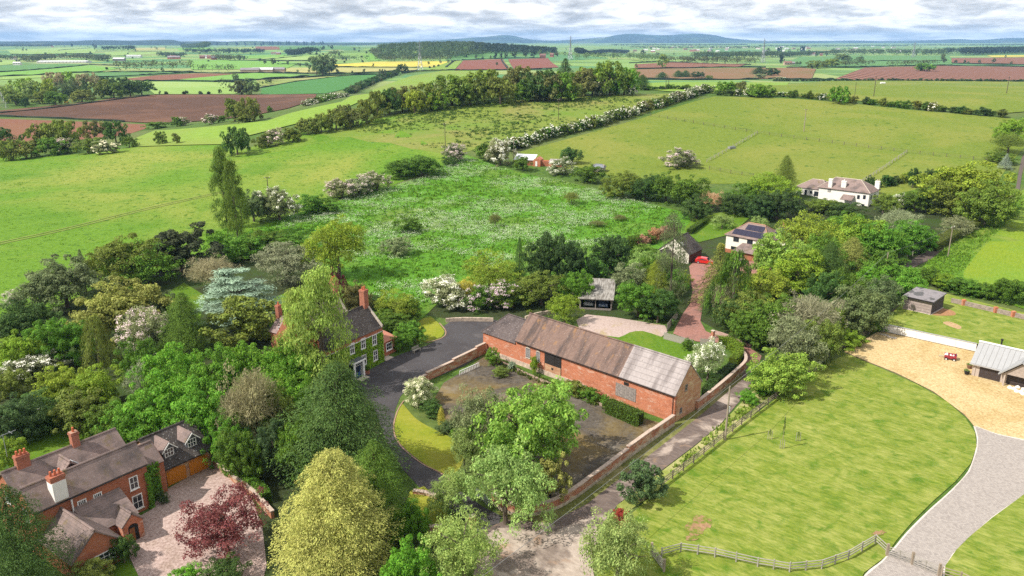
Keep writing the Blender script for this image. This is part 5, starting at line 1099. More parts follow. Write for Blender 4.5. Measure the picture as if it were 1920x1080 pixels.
 ('spruce', 1338, 528, 6, 46, 'dark', 'dark spreading spruce overhanging the brick drive'),
 ('weep', 1382, 468, 12.5, 80, 'mid', 'green weeping conifer below the solar house'),
 ('twiggy', 1352, 530, 6, 46, 'twig', 'small straw coloured drooping tree beside the weeping conifer'),
 ('round', 1380, 556, 6, 78, 'dark', 'dark tree at the bend of the brick drive'),
 ('round', 1412, 548, 7, 110, 'olive', 'olive green tree right of the brick drive bend'),
 ('round', 1432, 508, 7, 110, 'yg', 'yellow green tree below the solar house porch'),
 ('round', 1405, 588, 5.5, 80, 'mid', 'green tree beside the brick drive stone wall'),
 # wood on the right
 ('round', 1470, 438, 11, 120, 'spring', 'bright leafy tree right of the solar house'),
 ('loose', 1522, 397, 12, 112, 'yg', 'large feathery willow below the white house'),
 ('round', 1582, 398, 9, 90, 'green', 'green tree below the white house right end'),
 ('round', 1612, 402, 10, 120, 'lime', 'broad light green tree in the right wood'),
 ('round', 1650, 418, 9, 110, 'green', 'green tree near the right side of the wood'),
 ('twiggy', 1692, 388, 8, 84, 'greytwig', 'grey bare looking tree left of the big oak'),
 ('round', 1712, 412, 8, 86, 'green', 'green tree below the grey bare tree'),
 ('round', 1565, 440, 10, 110, 'green', 'green tree in the heart of the right wood'),
 ('round', 1640, 462, 8.5, 110, 'mid', 'green tree beside the sunken track'),
 ('round', 1500, 470, 9.5, 120, 'lime', 'yellowish tree in front of the feathery willow'),
 ('cypress', 1560, 455, 10.5, 80, 'dark', 'dark cypress in the middle of the right wood'),
 ('cypress', 1602, 446, 10, 76, 'amber', 'golden tipped cypress in the right wood'),
 ('round', 1640, 500, 6.5, 60, 'vivid', 'bright tree right of the golden tipped cypress'),
 ('round', 1448, 555, 8, 110, 'mid', 'dark green tree below the yellow green tree'),
 ('twiggy', 1520, 545, 9.5, 130, 'greytwig', 'grey leaved willow tree above the fence'),
 ('loose', 1490, 590, 8.5, 120, 'greygreen', 'grey green tree above the bright lane tree'),
 ('round', 1545, 598, 7.5, 90, 'olive', 'olive green tree beside the boundary fence'),
 ('bush', 1565, 572, 6, 56, 'yg', 'yellow green bush in front of the grey willow'),
 ('round', 1612, 542, 8, 105, 'slate', 'grey green rounded tree left of the timber shed'),
 ('round', 1650, 520, 7.5, 90, 'slate', 'dark grey green tree behind the white terrace wall'),
 ('round', 1595, 505, 8, 90, 'mid', 'green tree behind the grey rounded tree'),
 ('round', 1556, 512, 8, 80, 'dark', 'dark tree over the gap in the right wood'),
 ('bush', 1592, 618, 3, 70, 'lime', 'lime bushes along the boundary fence'),
 ('bush', 1640, 590, 3, 50, 'green', 'green bush at the left end of the white terrace wall'),
 ('round', 1698, 502, 6.5, 90, 'vivid', 'green tree behind the timber shed'),
 ('round', 1830, 303, 14.5, 172, 'yg', 'huge spreading yellow green oak beside the sunken track', {'var': 2}),
 ('round', 1788, 335, 10, 96, 'bronze', 'olive tree merging with the left side of the oak'),
 ('round', 1860, 340, 12, 110, 'bronze', 'olive tree merging with the right side of the oak'),
 ('loose', 1800, 405, 5, 60, 'greygreen', 'small grey tree under the oak'),
 ('bush', 1692, 362, 4.5, 34, 'whitegreen', 'white flowering shrub right of the white house', {'blossom': True}),
 ('round', 1722, 352, 7, 60, 'mid', 'green tree between the white shrub and the oak'),
 ('round', 1660, 362, 6, 60, 'bronze', 'bronze shrub at the right end of the white house'),
 ('dense', 1632, 328, 6, 22, 'deep', 'dark conifer behind the white house chimney', {'name': 'tree'}),
 ('dense', 1716, 315, 6.5, 26, 'deep', 'dark upright tree in the garden hedge above the oak'),
 ('spruce', 1889, 288, 5.5, 26, 'blue', 'small blue spruce at the right edge by the road'),
 ('twiggy', 1896, 248, 8, 66, 'olive', 'thin olive tree at the right edge'),
 ('bush', 1880, 282, 4.5, 52, 'mid', 'green bush below the thin olive tree at the right edge'),
 ('round', 1905, 222, 10, 60, 'lime', 'bright yellow green tree at the right edge'),
 # garden of the two pale houses
 ('cypress', 1476, 292, 13, 46, 'bronze', 'tall bronze cypress left of the white house'),
 ('loose', 1446, 322, 10, 92, 'lime', 'yellow green tree in front of the bronze cypress'),
 ('dense', 1462, 352, 9, 84, 'deep', 'dark conifer left of the white house'),
 ('dense', 1428, 365, 7, 70, 'deep', 'dark tree behind the solar house'),
 ('round', 1400, 345, 7, 60, 'mid', 'green tree left of the yellow green tree'),
 ('loose', 1356, 402, 4, 44, 'pale', 'small apple tree in the solar house garden'),
 ('loose', 1425, 405, 3.5, 34, 'pale', 'small apple tree behind the solar house roof'),
 ('twiggy', 1338, 358, 6, 52, 'pinkbrown', 'fallen looking brown tangle of branches above the gardens'),
 ('round', 1380, 360, 6.5, 66, 'dark', 'dark tree above the apple tree'),
 ('bush', 1545, 372, 4, 60, 'bronze', 'bronze shrub in front of the white house left part'),
 ('bush', 1590, 378, 4.5, 70, 'dark', 'dark shrub in front of the white house'),
 ('bush', 1390, 456, 2.0, 16, 'yellow', 'yellow bush at the corner of the solar house') if False else ('bush', 1354, 455, 2.0, 16, 'yellow', 'yellow bush at the corner of the solar house'),
 # poplars and hedge bushes beyond the wood
 ('poplar', 409, 274, 23, 52, 'popl', 'tallest dark columnar poplar at the corner of the pasture', {'var': 0}),
 ('poplar', 430, 300, 20, 42, 'popl', 'columnar poplar just right of the tallest one', {'var': 1}),
 ('poplar', 446, 350, 11, 30, 'popl', 'short columnar poplar at the right of the trio', {'var': 0}),
 ('round', 470, 355, 9, 66, 'slate', 'dark hawthorn between the poplars and the white bush'),
 ('bush', 520, 353, 9, 76, 'greygreen', 'large hawthorn bush covered in white blossom', {'blossom': True}),
 ('bush', 575, 362, 6, 66, 'green', 'green bush right of the big white hawthorn'),
 ('bush', 612, 365, 5, 56, 'mid', 'green bush before the white blossom hedge'),
 ('bush', 640, 336, 6, 54, 'greygreen', 'white blossom bush, left one of the hedge trio', {'blossom': PINK}),
 ('bush', 672, 330, 6, 60, 'greygreen', 'white blossom bush, middle one of the hedge trio', {'blossom': PINK}),
 ('bush', 706, 322, 6, 56, 'greygreen', 'white blossom bush, right one of the hedge trio', {'blossom': PINK}),
 ('bush', 752, 300, 6, 66, 'mid', 'green bush at the end of the white hedge trio'),
 ('bush', 790, 293, 6.5, 74, 'mid', 'large dark green hedge bush above the meadow'),
 ('bush', 848, 268, 6.5, 44, 'greygreen', 'round hawthorn in white blossom alone at the meadow top', {'blossom': PINK}),
 ('bush', 843, 291, 3.5, 34, 'dark', 'dark bush under the lone white hawthorn'),
 ('midbush', 900, 268, 6, 52, 'mid', 'green bush left of the blossoming hedge foot'),
 ('bush', 938, 262, 9, 52, 'greygreen', 'tall white hawthorn at the foot of the blossoming hedge', {'blossom': True}),
 ('bush', 980, 293, 5, 34, 'mid', 'green bush in front of the brick sheds'),
 ('bush', 1054, 295, 6, 52, 'greygreen', 'white hawthorn right of the brick sheds', {'blossom': True}),
 ('bush', 1074, 276, 6, 42, 'dark', 'dark bush behind the white hawthorn by the sheds'),
 ('bush', 1108, 308, 6, 56, 'mid', 'green bush beside the grey field shelter'),
 ('round', 1168, 322, 8, 74, 'bronze', 'brown green bush in the hedge above the meadow'),
 ('round', 1212, 326, 8, 66, 'dark', 'dark bush in the hedge above the meadow'),
 ('round', 1252, 322, 9, 70, 'mid', 'green tree in the hedge above the meadow corner'),
 ('round', 1296, 330, 9, 80, 'mid', 'green tree at the top corner of the meadow'),
 ('round', 1310, 365, 7, 60, 'dark', 'dark tree in the corner beside the brown tangle'),
 ('bush', 1275, 276, 7, 66, 'greygreen', 'round pale hawthorn standing in the paddock edge', {'blossom': PINK}),
 ('bush', 763, 403, 4.5, 54, 'mid', 'green bush with pink top standing in the flowering meadow', {}),
 ('bush', 738, 444, 4.5, 56, 'greygreen', 'grey green bush standing in the flowering meadow', {}),
 ('twiggy', 928, 398, 4, 28, 'brown', 'brown thin bush in the middle of the meadow'),
 ('twiggy', 1072, 358, 4, 34, 'olive', 'thin dark bush in the upper meadow'),
 ('twiggy', 1120, 413, 1.8, 34, 'brown', 'left brown brushwood heap in the meadow'),
 ('twiggy', 1163, 402, 1.8, 28, 'brown', 'right brown brushwood heap in the meadow'),
]
for e in NEAR:
    e = e if isinstance(e[-1], dict) else e + ({},)
    k = dict(e[-1]); P_(*e[:-1], **k)

# ---- trees of the ridge belt and the left copse, told apart by their order
def belt(rows, where, kind='mid', start='left'):
    rows = sorted(rows, key=lambda r: r[0])
    for i, r in enumerate(rows):
        u, vt, h, wpx, c = r[:5]; k = r[5] if len(r) > 5 else {}
        kd = k.pop('kind', kind); word = {'mid': 'green', 'green': 'fresh green', 'vivid': 'bright green', 'lime': 'lime green', 'olive': 'olive', 'dark': 'dark green', 'deep': 'very dark', 'bronze': 'bronze green', 'brown': 'brownish', 'yg': 'yellow green', 'slate': 'dull green', 'greygreen': 'blossoming pale', 'pale': 'pale green', 'amber': 'golden', 'twig': 'orange brown', 'spring': 'bright spring green', 'whitegreen': 'whitish'}[c]
        P_(kd, u, vt, h, wpx, c, f'{word} tree, {ORD[i]} from the left {where}', group='trees ' + where, **k)
belt([(440, 238, 11, 58, 'dark'), (486, 250, 6, 40, 'olive'), (514, 240, 7, 46, 'greygreen', {'kind': 'midbush', 'blossom': PINK}), (548, 238, 6, 46, 'bronze'), (575, 222, 7, 46, 'olive'), (600, 214, 8, 48, 'bronze'), (628, 205, 9, 52, 'olive'),
      (655, 196, 10, 58, 'brown'), (686, 186, 11, 54, 'olive'), (706, 170, 12, 48, 'olive'), (728, 166, 12, 48, 'dark'), (752, 160, 12, 56, 'brown'), (776, 168, 11, 52, 'yg'), (806, 155, 13, 56, 'olive')], 'along the hedge climbing to the ridge')
belt([(846, 139, 15.0, 94, 'bronze'), (822, 168, 9.7, 55, 'lime'), (880, 146, 13.2, 65, 'olive'), (908, 130, 15.8, 84, 'bronze'), (938, 142, 14.1, 67, 'olive'), (972, 124, 16.7, 72, 'brown'), (1006, 130, 15.8, 79, 'dark'), (1030, 134, 15.0, 60, 'brown'),
      (1052, 134, 15.0, 70, 'green'), (1060, 110, 19.4, 60, 'deep', {'kind': 'spruce'}), (1090, 128, 15.0, 74, 'brown'), (1112, 126, 15.0, 62, 'lime'), (1146, 114, 18.5, 70, 'bronze'), (1172, 126, 15.0, 53, 'vivid'), (1132, 124, 15.0, 53, 'green'), (1075, 155, 9.0, 34, 'olive'), (990, 154, 9.7, 55, 'mid'),
      (1130, 152, 8.0, 40, 'greygreen', {'kind': 'midbush', 'blossom': CREAMB}), (1158, 164, 4.0, 24, 'greygreen', {'kind': 'midbush', 'blossom': True}), (1180, 154, 7.0, 28, 'greygreen', {'kind': 'midbush', 'blossom': True})], 'in the belt along the ridge top')
belt([(1205, 140, 8, 30, 'dark', {'kind': 'cypress'}), (1242, 135, 9, 24, 'dark', {'kind': 'cypress'}), (1272, 132, 10, 22, 'dark', {'kind': 'cypress'}), (1286, 132, 10, 24, 'dark', {'kind': 'cypress'}), (1311, 134, 9, 26, 'deep'), (1332, 141, 6, 16, 'olive')], 'in the short row beside the ridge belt')
belt([(10, 158, 16, 40, 'pale'), (38, 146, 18, 46, 'lime'), (62, 150, 17, 44, 'pale'), (82, 148, 18, 40, 'yg'), (98, 135, 21, 42, 'twig'), (122, 134, 21, 36, 'lime'), (118, 150, 17, 34, 'slate'), (136, 146, 18, 34, 'slate', {'kind': 'spruce'}), (160, 136, 21, 46, 'twig'), (156, 148, 18, 26, 'deep', {'kind': 'spruce'}), (185, 150, 17, 44, 'olive'),
      (200, 144, 18, 40, 'deep'), (222, 144, 18, 40, 'deep'), (210, 154, 15, 46, 'mid'), (240, 150, 16, 44, 'dark'), (262, 150, 15, 42, 'dark'), (25, 168, 13, 50, 'olive'), (70, 168, 12, 54, 'olive'), (100, 170, 12, 46, 'mid'), (150, 168, 11, 50, 'olive'), (45, 182, 8, 20, 'deep')], 'in the copse beyond the ploughed field')
belt([(-8, 240, 12, 70, 'dark'), (18, 262, 9, 56, 'olive'), (70, 228, 13, 80, 'olive'), (112, 225, 14, 70, 'bronze'), (92, 258, 8, 64, 'mid'), (125, 258, 7, 44, 'greygreen', {'kind': 'midbush', 'blossom': PINK}), (172, 226, 10, 46, 'brown'), (212, 226, 11, 44, 'dark'), (160, 258, 7, 56, 'olive'), (200, 262, 6, 50, 'greygreen', {'kind': 'midbush', 'blossom': CREAMB}), (240, 256, 5, 30, 'mid'), (45, 268, 7, 56, 'olive')], 'in the clump at the left field corner')
belt([(302, 246, 6, 26, 'olive'), (329, 249, 5, 18, 'olive')], 'of the lone pair in the field strip')
belt([(436, 183, 13, 44, 'bronze'), (464, 181, 13, 46, 'olive'), (505, 198, 4, 16, 'mid', {'kind': 'midbush'}), (290, 228, 4, 50, 'mid', {'kind': 'midbush'}), (330, 218, 6, 26, 'mid'), (345, 219, 5, 28, 'greygreen', {'kind': 'midbush', 'blossom': PINK}), (390, 213, 6, 34, 'greygreen', {'kind': 'midbush', 'blossom': PINK}), (415, 216, 4, 22, 'mid'), (452, 217, 4, 32, 'olive', {'kind': 'midbush'})], 'beside the red end of the ploughed field')
belt([(1424, 126, 11, 30, 'deep', {'kind': 'cypress'})] + [(1448, 127, 12, 28, 'deep'), (1535, 113, 15, 38, 'bronze'), (1562, 110, 15, 40, 'bronze'), (1580, 101, 17, 36, 'olive'), (1735, 118, 14, 40, 'green'), (1425, 138, 7, 26, 'greygreen', {'kind': 'midbush'}), (1458, 144, 5, 26, 'greygreen', {'kind': 'midbush', 'blossom': True})], 'near the tan and ridged red fields')
belt([(1359, 152, 7, 40, 'green'), (1390, 152, 6, 30, 'brown'), (1428, 157, 7, 52, 'green'), (1402, 164, 4, 16, 'whitegreen', {'kind': 'midbush', 'blossom': True}), (1577, 161, 9, 38, 'green')], 'along the top hedge of the paddock')

# ---- hedgerows: one thing each, a run of bushes
def hedge(pts, h, step, cols, label, w=None, blossom=None, bp=.5, kind='midbush', group=None, name='hedge', jit=.25):
    P = [G(*p) for p in pts]; root = thing(name, label, 'hedge', P[0], 0, group); r = random.Random(len(pts) * 7 + int(pts[0][0]))
    for i in range(len(P) - 1):
        d = (P[i + 1] - P[i]); n = max(1, int(d.length / step))
        for j in range(n):
            q = P[i] + d * ((j + r.random() * .6) / n); q.z = zt(q.x, q.y); k = r.randrange(len(CR[kind])); hh = h * r.uniform(1 - jit, 1 + jit); ww = (w or step * 1.9) * r.uniform(.85, 1.2)
            o = ob('bush', CR[kind][k][0], root, q - P[0] - Vector((0, 0, .15)), tuple(x * r.uniform(.85, 1.15) for x in C_[r.choice(cols)])); rz = r.uniform(0, 6.28); o.rotation_euler = (0, 0, rz); o.scale = (ww, ww, hh)
            if blossom and r.random() < bp:
                ob('blossom', BL[kind][k], o, color=blossom)
    return root
hedge([(950, 283), (985, 272), (1040, 256), (1110, 240), (1160, 224), (1200, 211), (1250, 197), (1300, 181), (1335, 172)], 4.6, 3.0, ['greygreen', 'olive', 'mid'], 'long hedge in white blossom climbing between the rough field and the paddock', 6.0, WHITE, .85)
hedge([(1345, 178), (1400, 181), (1460, 181), (1540, 187), (1600, 193), (1680, 201), (1760, 209), (1830, 215), (1895, 222)], 3.6, 3.6, ['dark', 'mid', 'dark', 'olive'], 'dark hedge along the far side of the paddock with some white blossom', 6.0, WHITE, .22)
hedge([(1190, 170), (1260, 168), (1330, 170)], 3.0, 4.0, ['dark', 'mid'], 'short dark hedge at the top of the rough field', 6)
hedge([(1450, 152.5), (1560, 152), (1660, 151.5), (1800, 152.5), (1960, 154)], 3.4, 6, ['dark', 'deep'], 'straight dark hedge below the ridged red field', 8)
hedge([(1640, 352), (1665, 348), (1700, 342), (1735, 337), (1770, 332)], 3.2, 2.4, ['mid', 'dark', 'lime'], 'garden hedge right of the white house', 4.2)
hedge([(1700, 530), (1740, 532), (1790, 548), (1840, 558), (1900, 570), (1980, 585)], 4.2, 2.4, ['lime', 'mid', 'green'], 'tall leafy hedge behind the timber shed and terrace', 5.0, kind='bush')
hedge([(1560, 655), (1520, 684), (1495, 700), (1470, 716)], 1.1, 2.2, ['vivid', 'olive'], 'low bright weeds along the outside of the boundary fence', 2.0, kind='bush')
hedge([(570, 200), (610, 190), (650, 181)], 4, 6, ['greygreen', 'mid'], 'row of round blossoming bushes along the edge of the red soil', 8, WHITE, .6)
hedge([(655, 176), (690, 160), (720, 147), (745, 140)], 7, 9, ['dark', 'slate'], 'dark hedge rising beside the deep green wheat', 12)
hedge([(1180, 468), (1205, 460), (1235, 450), (1262, 440)], 3.2, 1.3, ['pinkbrown', 'pinkbrown', 'mid'], 'pink brown flowering laurel hedge at the lower edge of the meadow', 3.4, kind='bush')
hedge([(700, 572), (715, 590), (730, 600), (748, 610)], 2.2, 1.6, ['dark', 'mid'], 'dark laurel hedge tucked behind the country house', 3.4, kind='bush')
# ------------------------------------------------------------------ walls, fences, gates
COPE = plain('wall_coping', (0.40, 0.31, 0.25), 0.9, 0.25, 5); TIMB = plain('fence_timber', (0.27, 0.215, 0.16), 0.9, 0.3, 3); TIMBG = plain('grey_fence_timber', (0.30, 0.275, 0.235), 0.9, 0.3, 3); TIMBD = plain('dark_fence_timber', (0.13, 0.105, 0.08), 0.9, 0.3, 3)
def wall(label, segs, wd=.35, mat=BRKW, cope=True, foot=None, name='garden_wall', sub=3):
    """segs: list of (photo points of the foot, height); each run is stepped"""
    root = thing(name, label, 'wall', G(*segs[0][0][0]))
    o = root.location
    for px, h in segs:
        P = [G(*p) for p in px]; P = smooth(P, sub) if len(P) > 2 else P; Q = [(p.x - o.x, p.y - o.y, 0) for p in P]
        MB().ribbon(Q, wd, -.15, h).build('wall_run', mat, root)
        if foot: MB().ribbon(Q, wd + .10, -.16, h * foot).build('stone_footing', plain('footing_stone', (.36, .30, .22), .95, .4, 2) if 'footing_stone' not in bpy.data.materials else bpy.data.materials['footing_stone'], root)
        if cope: MB().ribbon(Q, wd + .12, h + .001, h + .11).build('coping', COPE, root)
    return root
wall('stepped old brick wall between the asphalt drive and the barn yard', [([(764, 731), (800, 714)], 1.0), ([(800, 714), (850, 691)], 1.25), ([(850, 691), (893, 670)], 1.5), ([(893, 670), (910, 662)], 1.75)])
wall('stepped red brick wall of the barn yard along the lane', [([(1262, 798), (1222, 826)], 1.5), ([(1222, 826), (1176, 860)], 1.6), ([(1176, 860), (1145, 884)], 1.35), ([(1145, 884), (1099, 918)], 1.3), ([(1099, 918), (1060, 945), (1020, 962), (975, 967), (945, 958), (926, 944)], 1.25)], foot=.35)
wall('brick garden wall running from the barn gable up the lane', [([(1306, 770), (1350, 735), (1385, 704)], 1.35), ([(1385, 704), (1396, 692), (1396, 680), (1386, 668)], 1.35)], foot=.25)
wall('low pale stone retaining wall behind the asphalt turning area', [([(836, 604), (870, 602), (925, 603)], .7), ([(985, 600), (1010, 592), (1040, 588)], .7)], mat=plain('pale_rubble', (.40, .32, .25), .95, .4, 2), cope=False)
wall('low brick and stone wall beside the gravel courtyard hedge', [([(399, 868), (420, 886), (445, 908)], .7), ([(445, 908), (478, 934), (492, 950), (512, 972)], .8)])
wall('low stone edge of the barn flower bed', [([(930, 676), (985, 702), (1032, 722)], .35), ([(1042, 726), (1080, 742), (1130, 762)], .35)], mat=plain('bed_stone', (.30, .22, .17), .95, .4, 2), cope=False, wd=.3)
wall('rubble stone wall beside the brick drive', [([(1340, 626), (1362, 633), (1386, 645), (1408, 652)], .6)], mat=plain('pink_rubble', (.36, .24, .20), .95, .4, 2), cope=False)
wall('low brick wall on the small lawn by the gate', [([(775, 925), (798, 928), (822, 936)], .35), ([(805, 1000), (835, 998)], .8)], mat=BRKW)
def pier(u, v, h, w, label, mat=BRKW):
    p = G(u, v); r = thing('gate_pier', label, 'pier', p, .7); MB().box(-w / 2, -w / 2, -.1, w / 2, w / 2, h).build('shaft', mat, r); MB().box(-w / 2 - .06, -w / 2 - .06, h + .001, w / 2 + .06, w / 2 + .06, h + .1).build('cap', STONE, r)
pier(886, 988, 1.3, .55, 'brick gate pier left of the drive entrance'); pier(928, 945, 1.3, .5, 'brick gate pier right of the white gate'); pier(1336, 634, 1.3, .45, 'brick pier at the bend of the brick drive')

UB = MB().box(-.5, -.5, 0, .5, .5, 1); _ub = {}
def ubox(mat):
    if mat.name not in _ub: _ub[mat.name] = UB.mesh('unit_block', mat)
    return _ub[mat.name]
def bar(name, a, b, w, t, mat, root):
    """a straight member from a to b, w wide, t deep (root-local)"""
    d = b - a; o = ob(name, ubox(mat), root, a); o.rotation_mode = 'QUATERNION'; o.rotation_quaternion = d.to_track_quat('Z', 'X'); o.scale = (w, t, d.length); return o
def fence(px, label, h=1.15, rails=2, step=2.2, mat=None, pw=.11, name='fence', z=0.0, rw=.09, cat='fence', group=None):
    mat = mat or TIMB; P = [G(*p) for p in px]; root = thing(name, label, cat, P[0], 0, group); o = P[0]; r = random.Random(int(px[0][0]))
    prev = None
    for i in range(len(P) - 1):
        d = P[i + 1] - P[i]; n = max(1, round(d.length / step))
        for j in range(n + (i == len(P) - 2)):
            q = P[i] + d * (j / n); q.z = zt(q.x, q.y); q = q - o; q.z += z
            bar('post', q + Vector((0, 0, -.2)), q + Vector((r.uniform(-.02, .02), r.uniform(-.02, .02), h + r.uniform(-.03, .05))), pw, pw, mat, root)
            if prev is not None:
                for k in range(rails):
                    zz_ = h * (.92 - k * .78 / max(1, rails)) ; bar('rail', prev + Vector((0, 0, zz_)), q + Vector((0, 0, zz_ + r.uniform(-.02, .02))), .045, rw, mat, root)
            prev = q
    return root
fence([(1240, 915), (1300, 870), (1390, 798), (1470, 738), (1530, 692), (1560, 668), (1640, 622)], 'long dark post and rail fence between the lane and the mown lawn', 1.2, 3, 2.4, TIMBD)
fence([(1240, 1046), (1276, 1036), (1340, 1046), (1420, 1064), (1480, 1074), (1540, 1068), (1590, 1050), (1640, 1020), (1661, 1040)], 'weathered post and rail fence across the bottom of the mown lawn', 1.15, 3, 1.9, TIMBG)
fence([(1764, 1082), (1800, 1092), (1860, 1120)], 'short post and rail fence right of the paved drive gates', 1.15, 3, 1.9, TIMB)
fence([(1205, 216), (1300, 231), (1420, 251), (1560, 269), (1700, 287), (1800, 297), (1875, 305)], 'wire and post fence across the upper paddock', 1.3, 2, 5.0, TIMBD, .16)
fence([(1420, 251), (1375, 277), (1325, 305)], 'post fence down to the trough dividing the paddock', 1.3, 2, 4.0, TIMBG, .16)
fence([(1700, 287), (1655, 318), (1605, 350)], 'post fence above the white house dividing the paddock', 1.3, 2, 4.0, TIMBG, .16)
fence([(1330, 318), (1370, 326), (1412, 332)], 'short post fence at the lower edge of the paddock', 1.3, 2, 4.0, TIMBD, .16)
fence([(1690, 492), (1740, 462), (1785, 432)], 'thin rail fence beside the sunken track', 1.1, 1, 4, TIMBG, .12)
fence([(1650, 622), (1668, 600), (1690, 580)], 'dark fence at the left end of the terrace', 1.3, 2, 2.0, TIMBD, z=.4)
def paling(px, label, h=1.25, w=.17, mat=None):
    P = [G(*p) for p in px]; root = thing('paling_fence', label, 'fence', P[0]); o = P[0]; mat = mat or TIMBG
    for i in range(len(P) - 1):
        d = P[i + 1] - P[i]; n = max(1, int(d.length / w)); e = d.normalized() * .5 * w * .86
        for j in range(n):
            q = P[i] + d * ((j + .5) / n) - o; hh = h + .04 * math.sin(j * 2.1)
            b = bar('board', q, q + Vector((0, 0, hh)), w * .86, .03, mat, root); b.rotation_mode = 'XYZ'; b.rotation_euler = (0, 0, math.atan2(d.y, d.x))
        for zz_ in (.3, .95): bar('rail', P[i] - o + Vector((0, .04, zz_)), P[i + 1] - o + Vector((0, .04, zz_)), .06, .06, mat, root)
paling([(1244, 636), (1300, 651)], 'grey close boarded fence behind the barn lawn'); paling([(1312, 648), (1340, 650)], 'short grey boarded fence behind the blossoming tree'); paling([(1250, 622), (1270, 596)], 'boarded fence beside the brick drive entrance', 1.4)
def gate(a, b, label, h=1.15, mat=None, bars=5, posts=True):
    A, Bq = G(*a), G(*b); root = thing('field_gate', label, 'gate', A); d = Bq - A; mat = mat or METAL
    for k in range(bars): bar('bar', Vector((0, 0, .18 + (h - .2) * k / (bars - 1))), d + Vector((0, 0, .18 + (h - .2) * k / (bars - 1))), .045, .07, mat, root)
    for t in (0.01, .5, .99): bar('stile', d * t + Vector((0, 0, .15)), d * t + Vector((0, 0, h + .04)), .06, .08, mat, root)
    bar('brace', Vector((0, 0, .2)), d * .5 + Vector((0, 0, h - .05)), .04, .06, mat, root); bar('brace', d * .5 + Vector((0, 0, h - .05)), d + Vector((0, 0, .2)), .04, .06, mat, root)
    if posts:
        for t in (-.03, 1.03): bar('gate_post', d * t + Vector((0, 0, -.2)), d * t + Vector((0, 0, h + .3)), .2, .2, TIMB, root)
gate((893, 930), (919, 953), 'pale metal five bar gate standing open at the drive entrance', 1.1, METAL, posts=False)
gate((1664, 1043), (1708, 1058), 'left wooden gate leaf across the paved drive', 1.1, TIMBG); gate((1711, 1060), (1758, 1080), 'right wooden gate leaf across the paved drive', 1.1, TIMBG)
gate((1222, 1042), (1244, 1072), 'weathered wooden gate beside the pale tree at the bottom', 1.15, TIMBG)
p0, p1 = G(862, 704), G(898, 688); rl = thing('railing', 'white slatted railing on the ledge inside the yard wall', 'railing', p0); dd_ = p1 - p0
for k in range(13): bar('slat', dd_ * (k / 12), dd_ * (k / 12) + Vector((0, 0, .7)), .09, .04, PAINT, rl)
bar('rail', Vector((0, 0, .7)), dd_ + Vector((0, 0, .7)), .07, .07, PAINT, rl)

# ---- raised terrace with white retaining wall
tp = [(1650, 606), (1668, 594), (1690, 566), (1712, 536), (1780, 552), (1920, 586), (2100, 630), (2100, 700), (1990, 683), (1905, 660), (1832, 645)]
TP = [G(u, v, tz) for u, v in tp]
me = MB().add([(p.x, p.y, tz) for p in TP], [tuple(range(len(TP)))]).mesh('terrace_lawn', MG['lawn'])
bm = bmesh.new(); bm.from_mesh(me); bmesh.ops.triangulate(bm, faces=bm.faces[:]); bm.to_mesh(me); bm.free()
if me.polygons[0].normal.z < 0: me.flip_normals()
tag(ob('terrace_lawn', me), kind='structure')
tag(MB().ribbon([(p.x, p.y, 0) for p in TP[:6]], .12, -.1, tz - .01).build('terrace_bank', MG['verge']), kind='structure')
rw = thing('retaining_wall', 'long white rendered retaining wall between the gravel and the terrace lawn', 'wall', (TP[0].x, TP[0].y, 0)); a_, b_ = TP[0], TP[-1]
dv = Vector((b_.x - a_.x, b_.y - a_.y, 0)); n8 = 5
for k in range(n8):
    q0, q1 = dv * (k / n8), dv * ((k + 1) / n8) - dv.normalized() * .02; MB().ribbon([(q0.x, q0.y, 0), (q1.x, q1.y, 0)], .22, -.1, tz + .02).build('panel', RENDERW, rw)
MB().ribbon([(0, 0, 0), (dv.x, dv.y, 0)], .34, tz + .021, tz + .09).build('coping', plain('grey_coping', (.30, .30, .30), .8), rw); MB().ribbon([(0, -.14, 0), (dv.x, dv.y - .14, 0)], .1, 0, .16).build('drain_strip', BLACKW, rw)
def tsheet(name, pts, mat):
    P = smooth([G(u, v, tz) for u, v in pts], 3, closed=True); me = MB().add([(p.x, p.y, tz + .012) for p in P], [tuple(range(len(P)))]).mesh(name, MG[mat])
    if me.polygons[0].normal.z < 0: me.flip_normals()
    tag(ob(name, me), kind='structure')
tsheet('soil_patch', [(1748, 590), (1760, 578), (1785, 582), (1792, 590), (1775, 592)], 'soil'); tsheet('soil_patch', [(1768, 606), (1780, 603), (1802, 612), (1796, 617)], 'soilpale')
# low sleeper wall with brick piers at the back of the terrace
sw_ = thing('sleeper_wall', 'low weathered sleeper wall with brick piers at the back of the terrace', 'wall', G(1783, 567, tz)); so = sw_.location.copy(); so.z = 0; sw_.location.z = tz
sp_ = [G(u, v, tz) for u, v in ((1783, 567), (1806, 572), (1835, 579), (1866, 586), (1899, 594), (1960, 608))]
for i in range(5):
    q0, q1 = sp_[i] - so, sp_[i + 1] - so
    for j in range(3): MB().ribbon([(q0.x, q0.y, 0), (q1.x, q1.y, 0)], .22 - .01 * j, .02 + .28 * j, .28 + .28 * j).build('sleeper', plain('sleeper_timber', (.27, .215, .18), .9, .3, 2) if 'sleeper_timber' not in bpy.data.materials else bpy.data.materials['sleeper_timber'], sw_)
for i in (1, 3, 4): q = sp_[i] - so; MB().box(q.x - .3, q.y - .3, 0, q.x + .3, q.y + .3, 1.05).build('pier', BRKB, sw_)

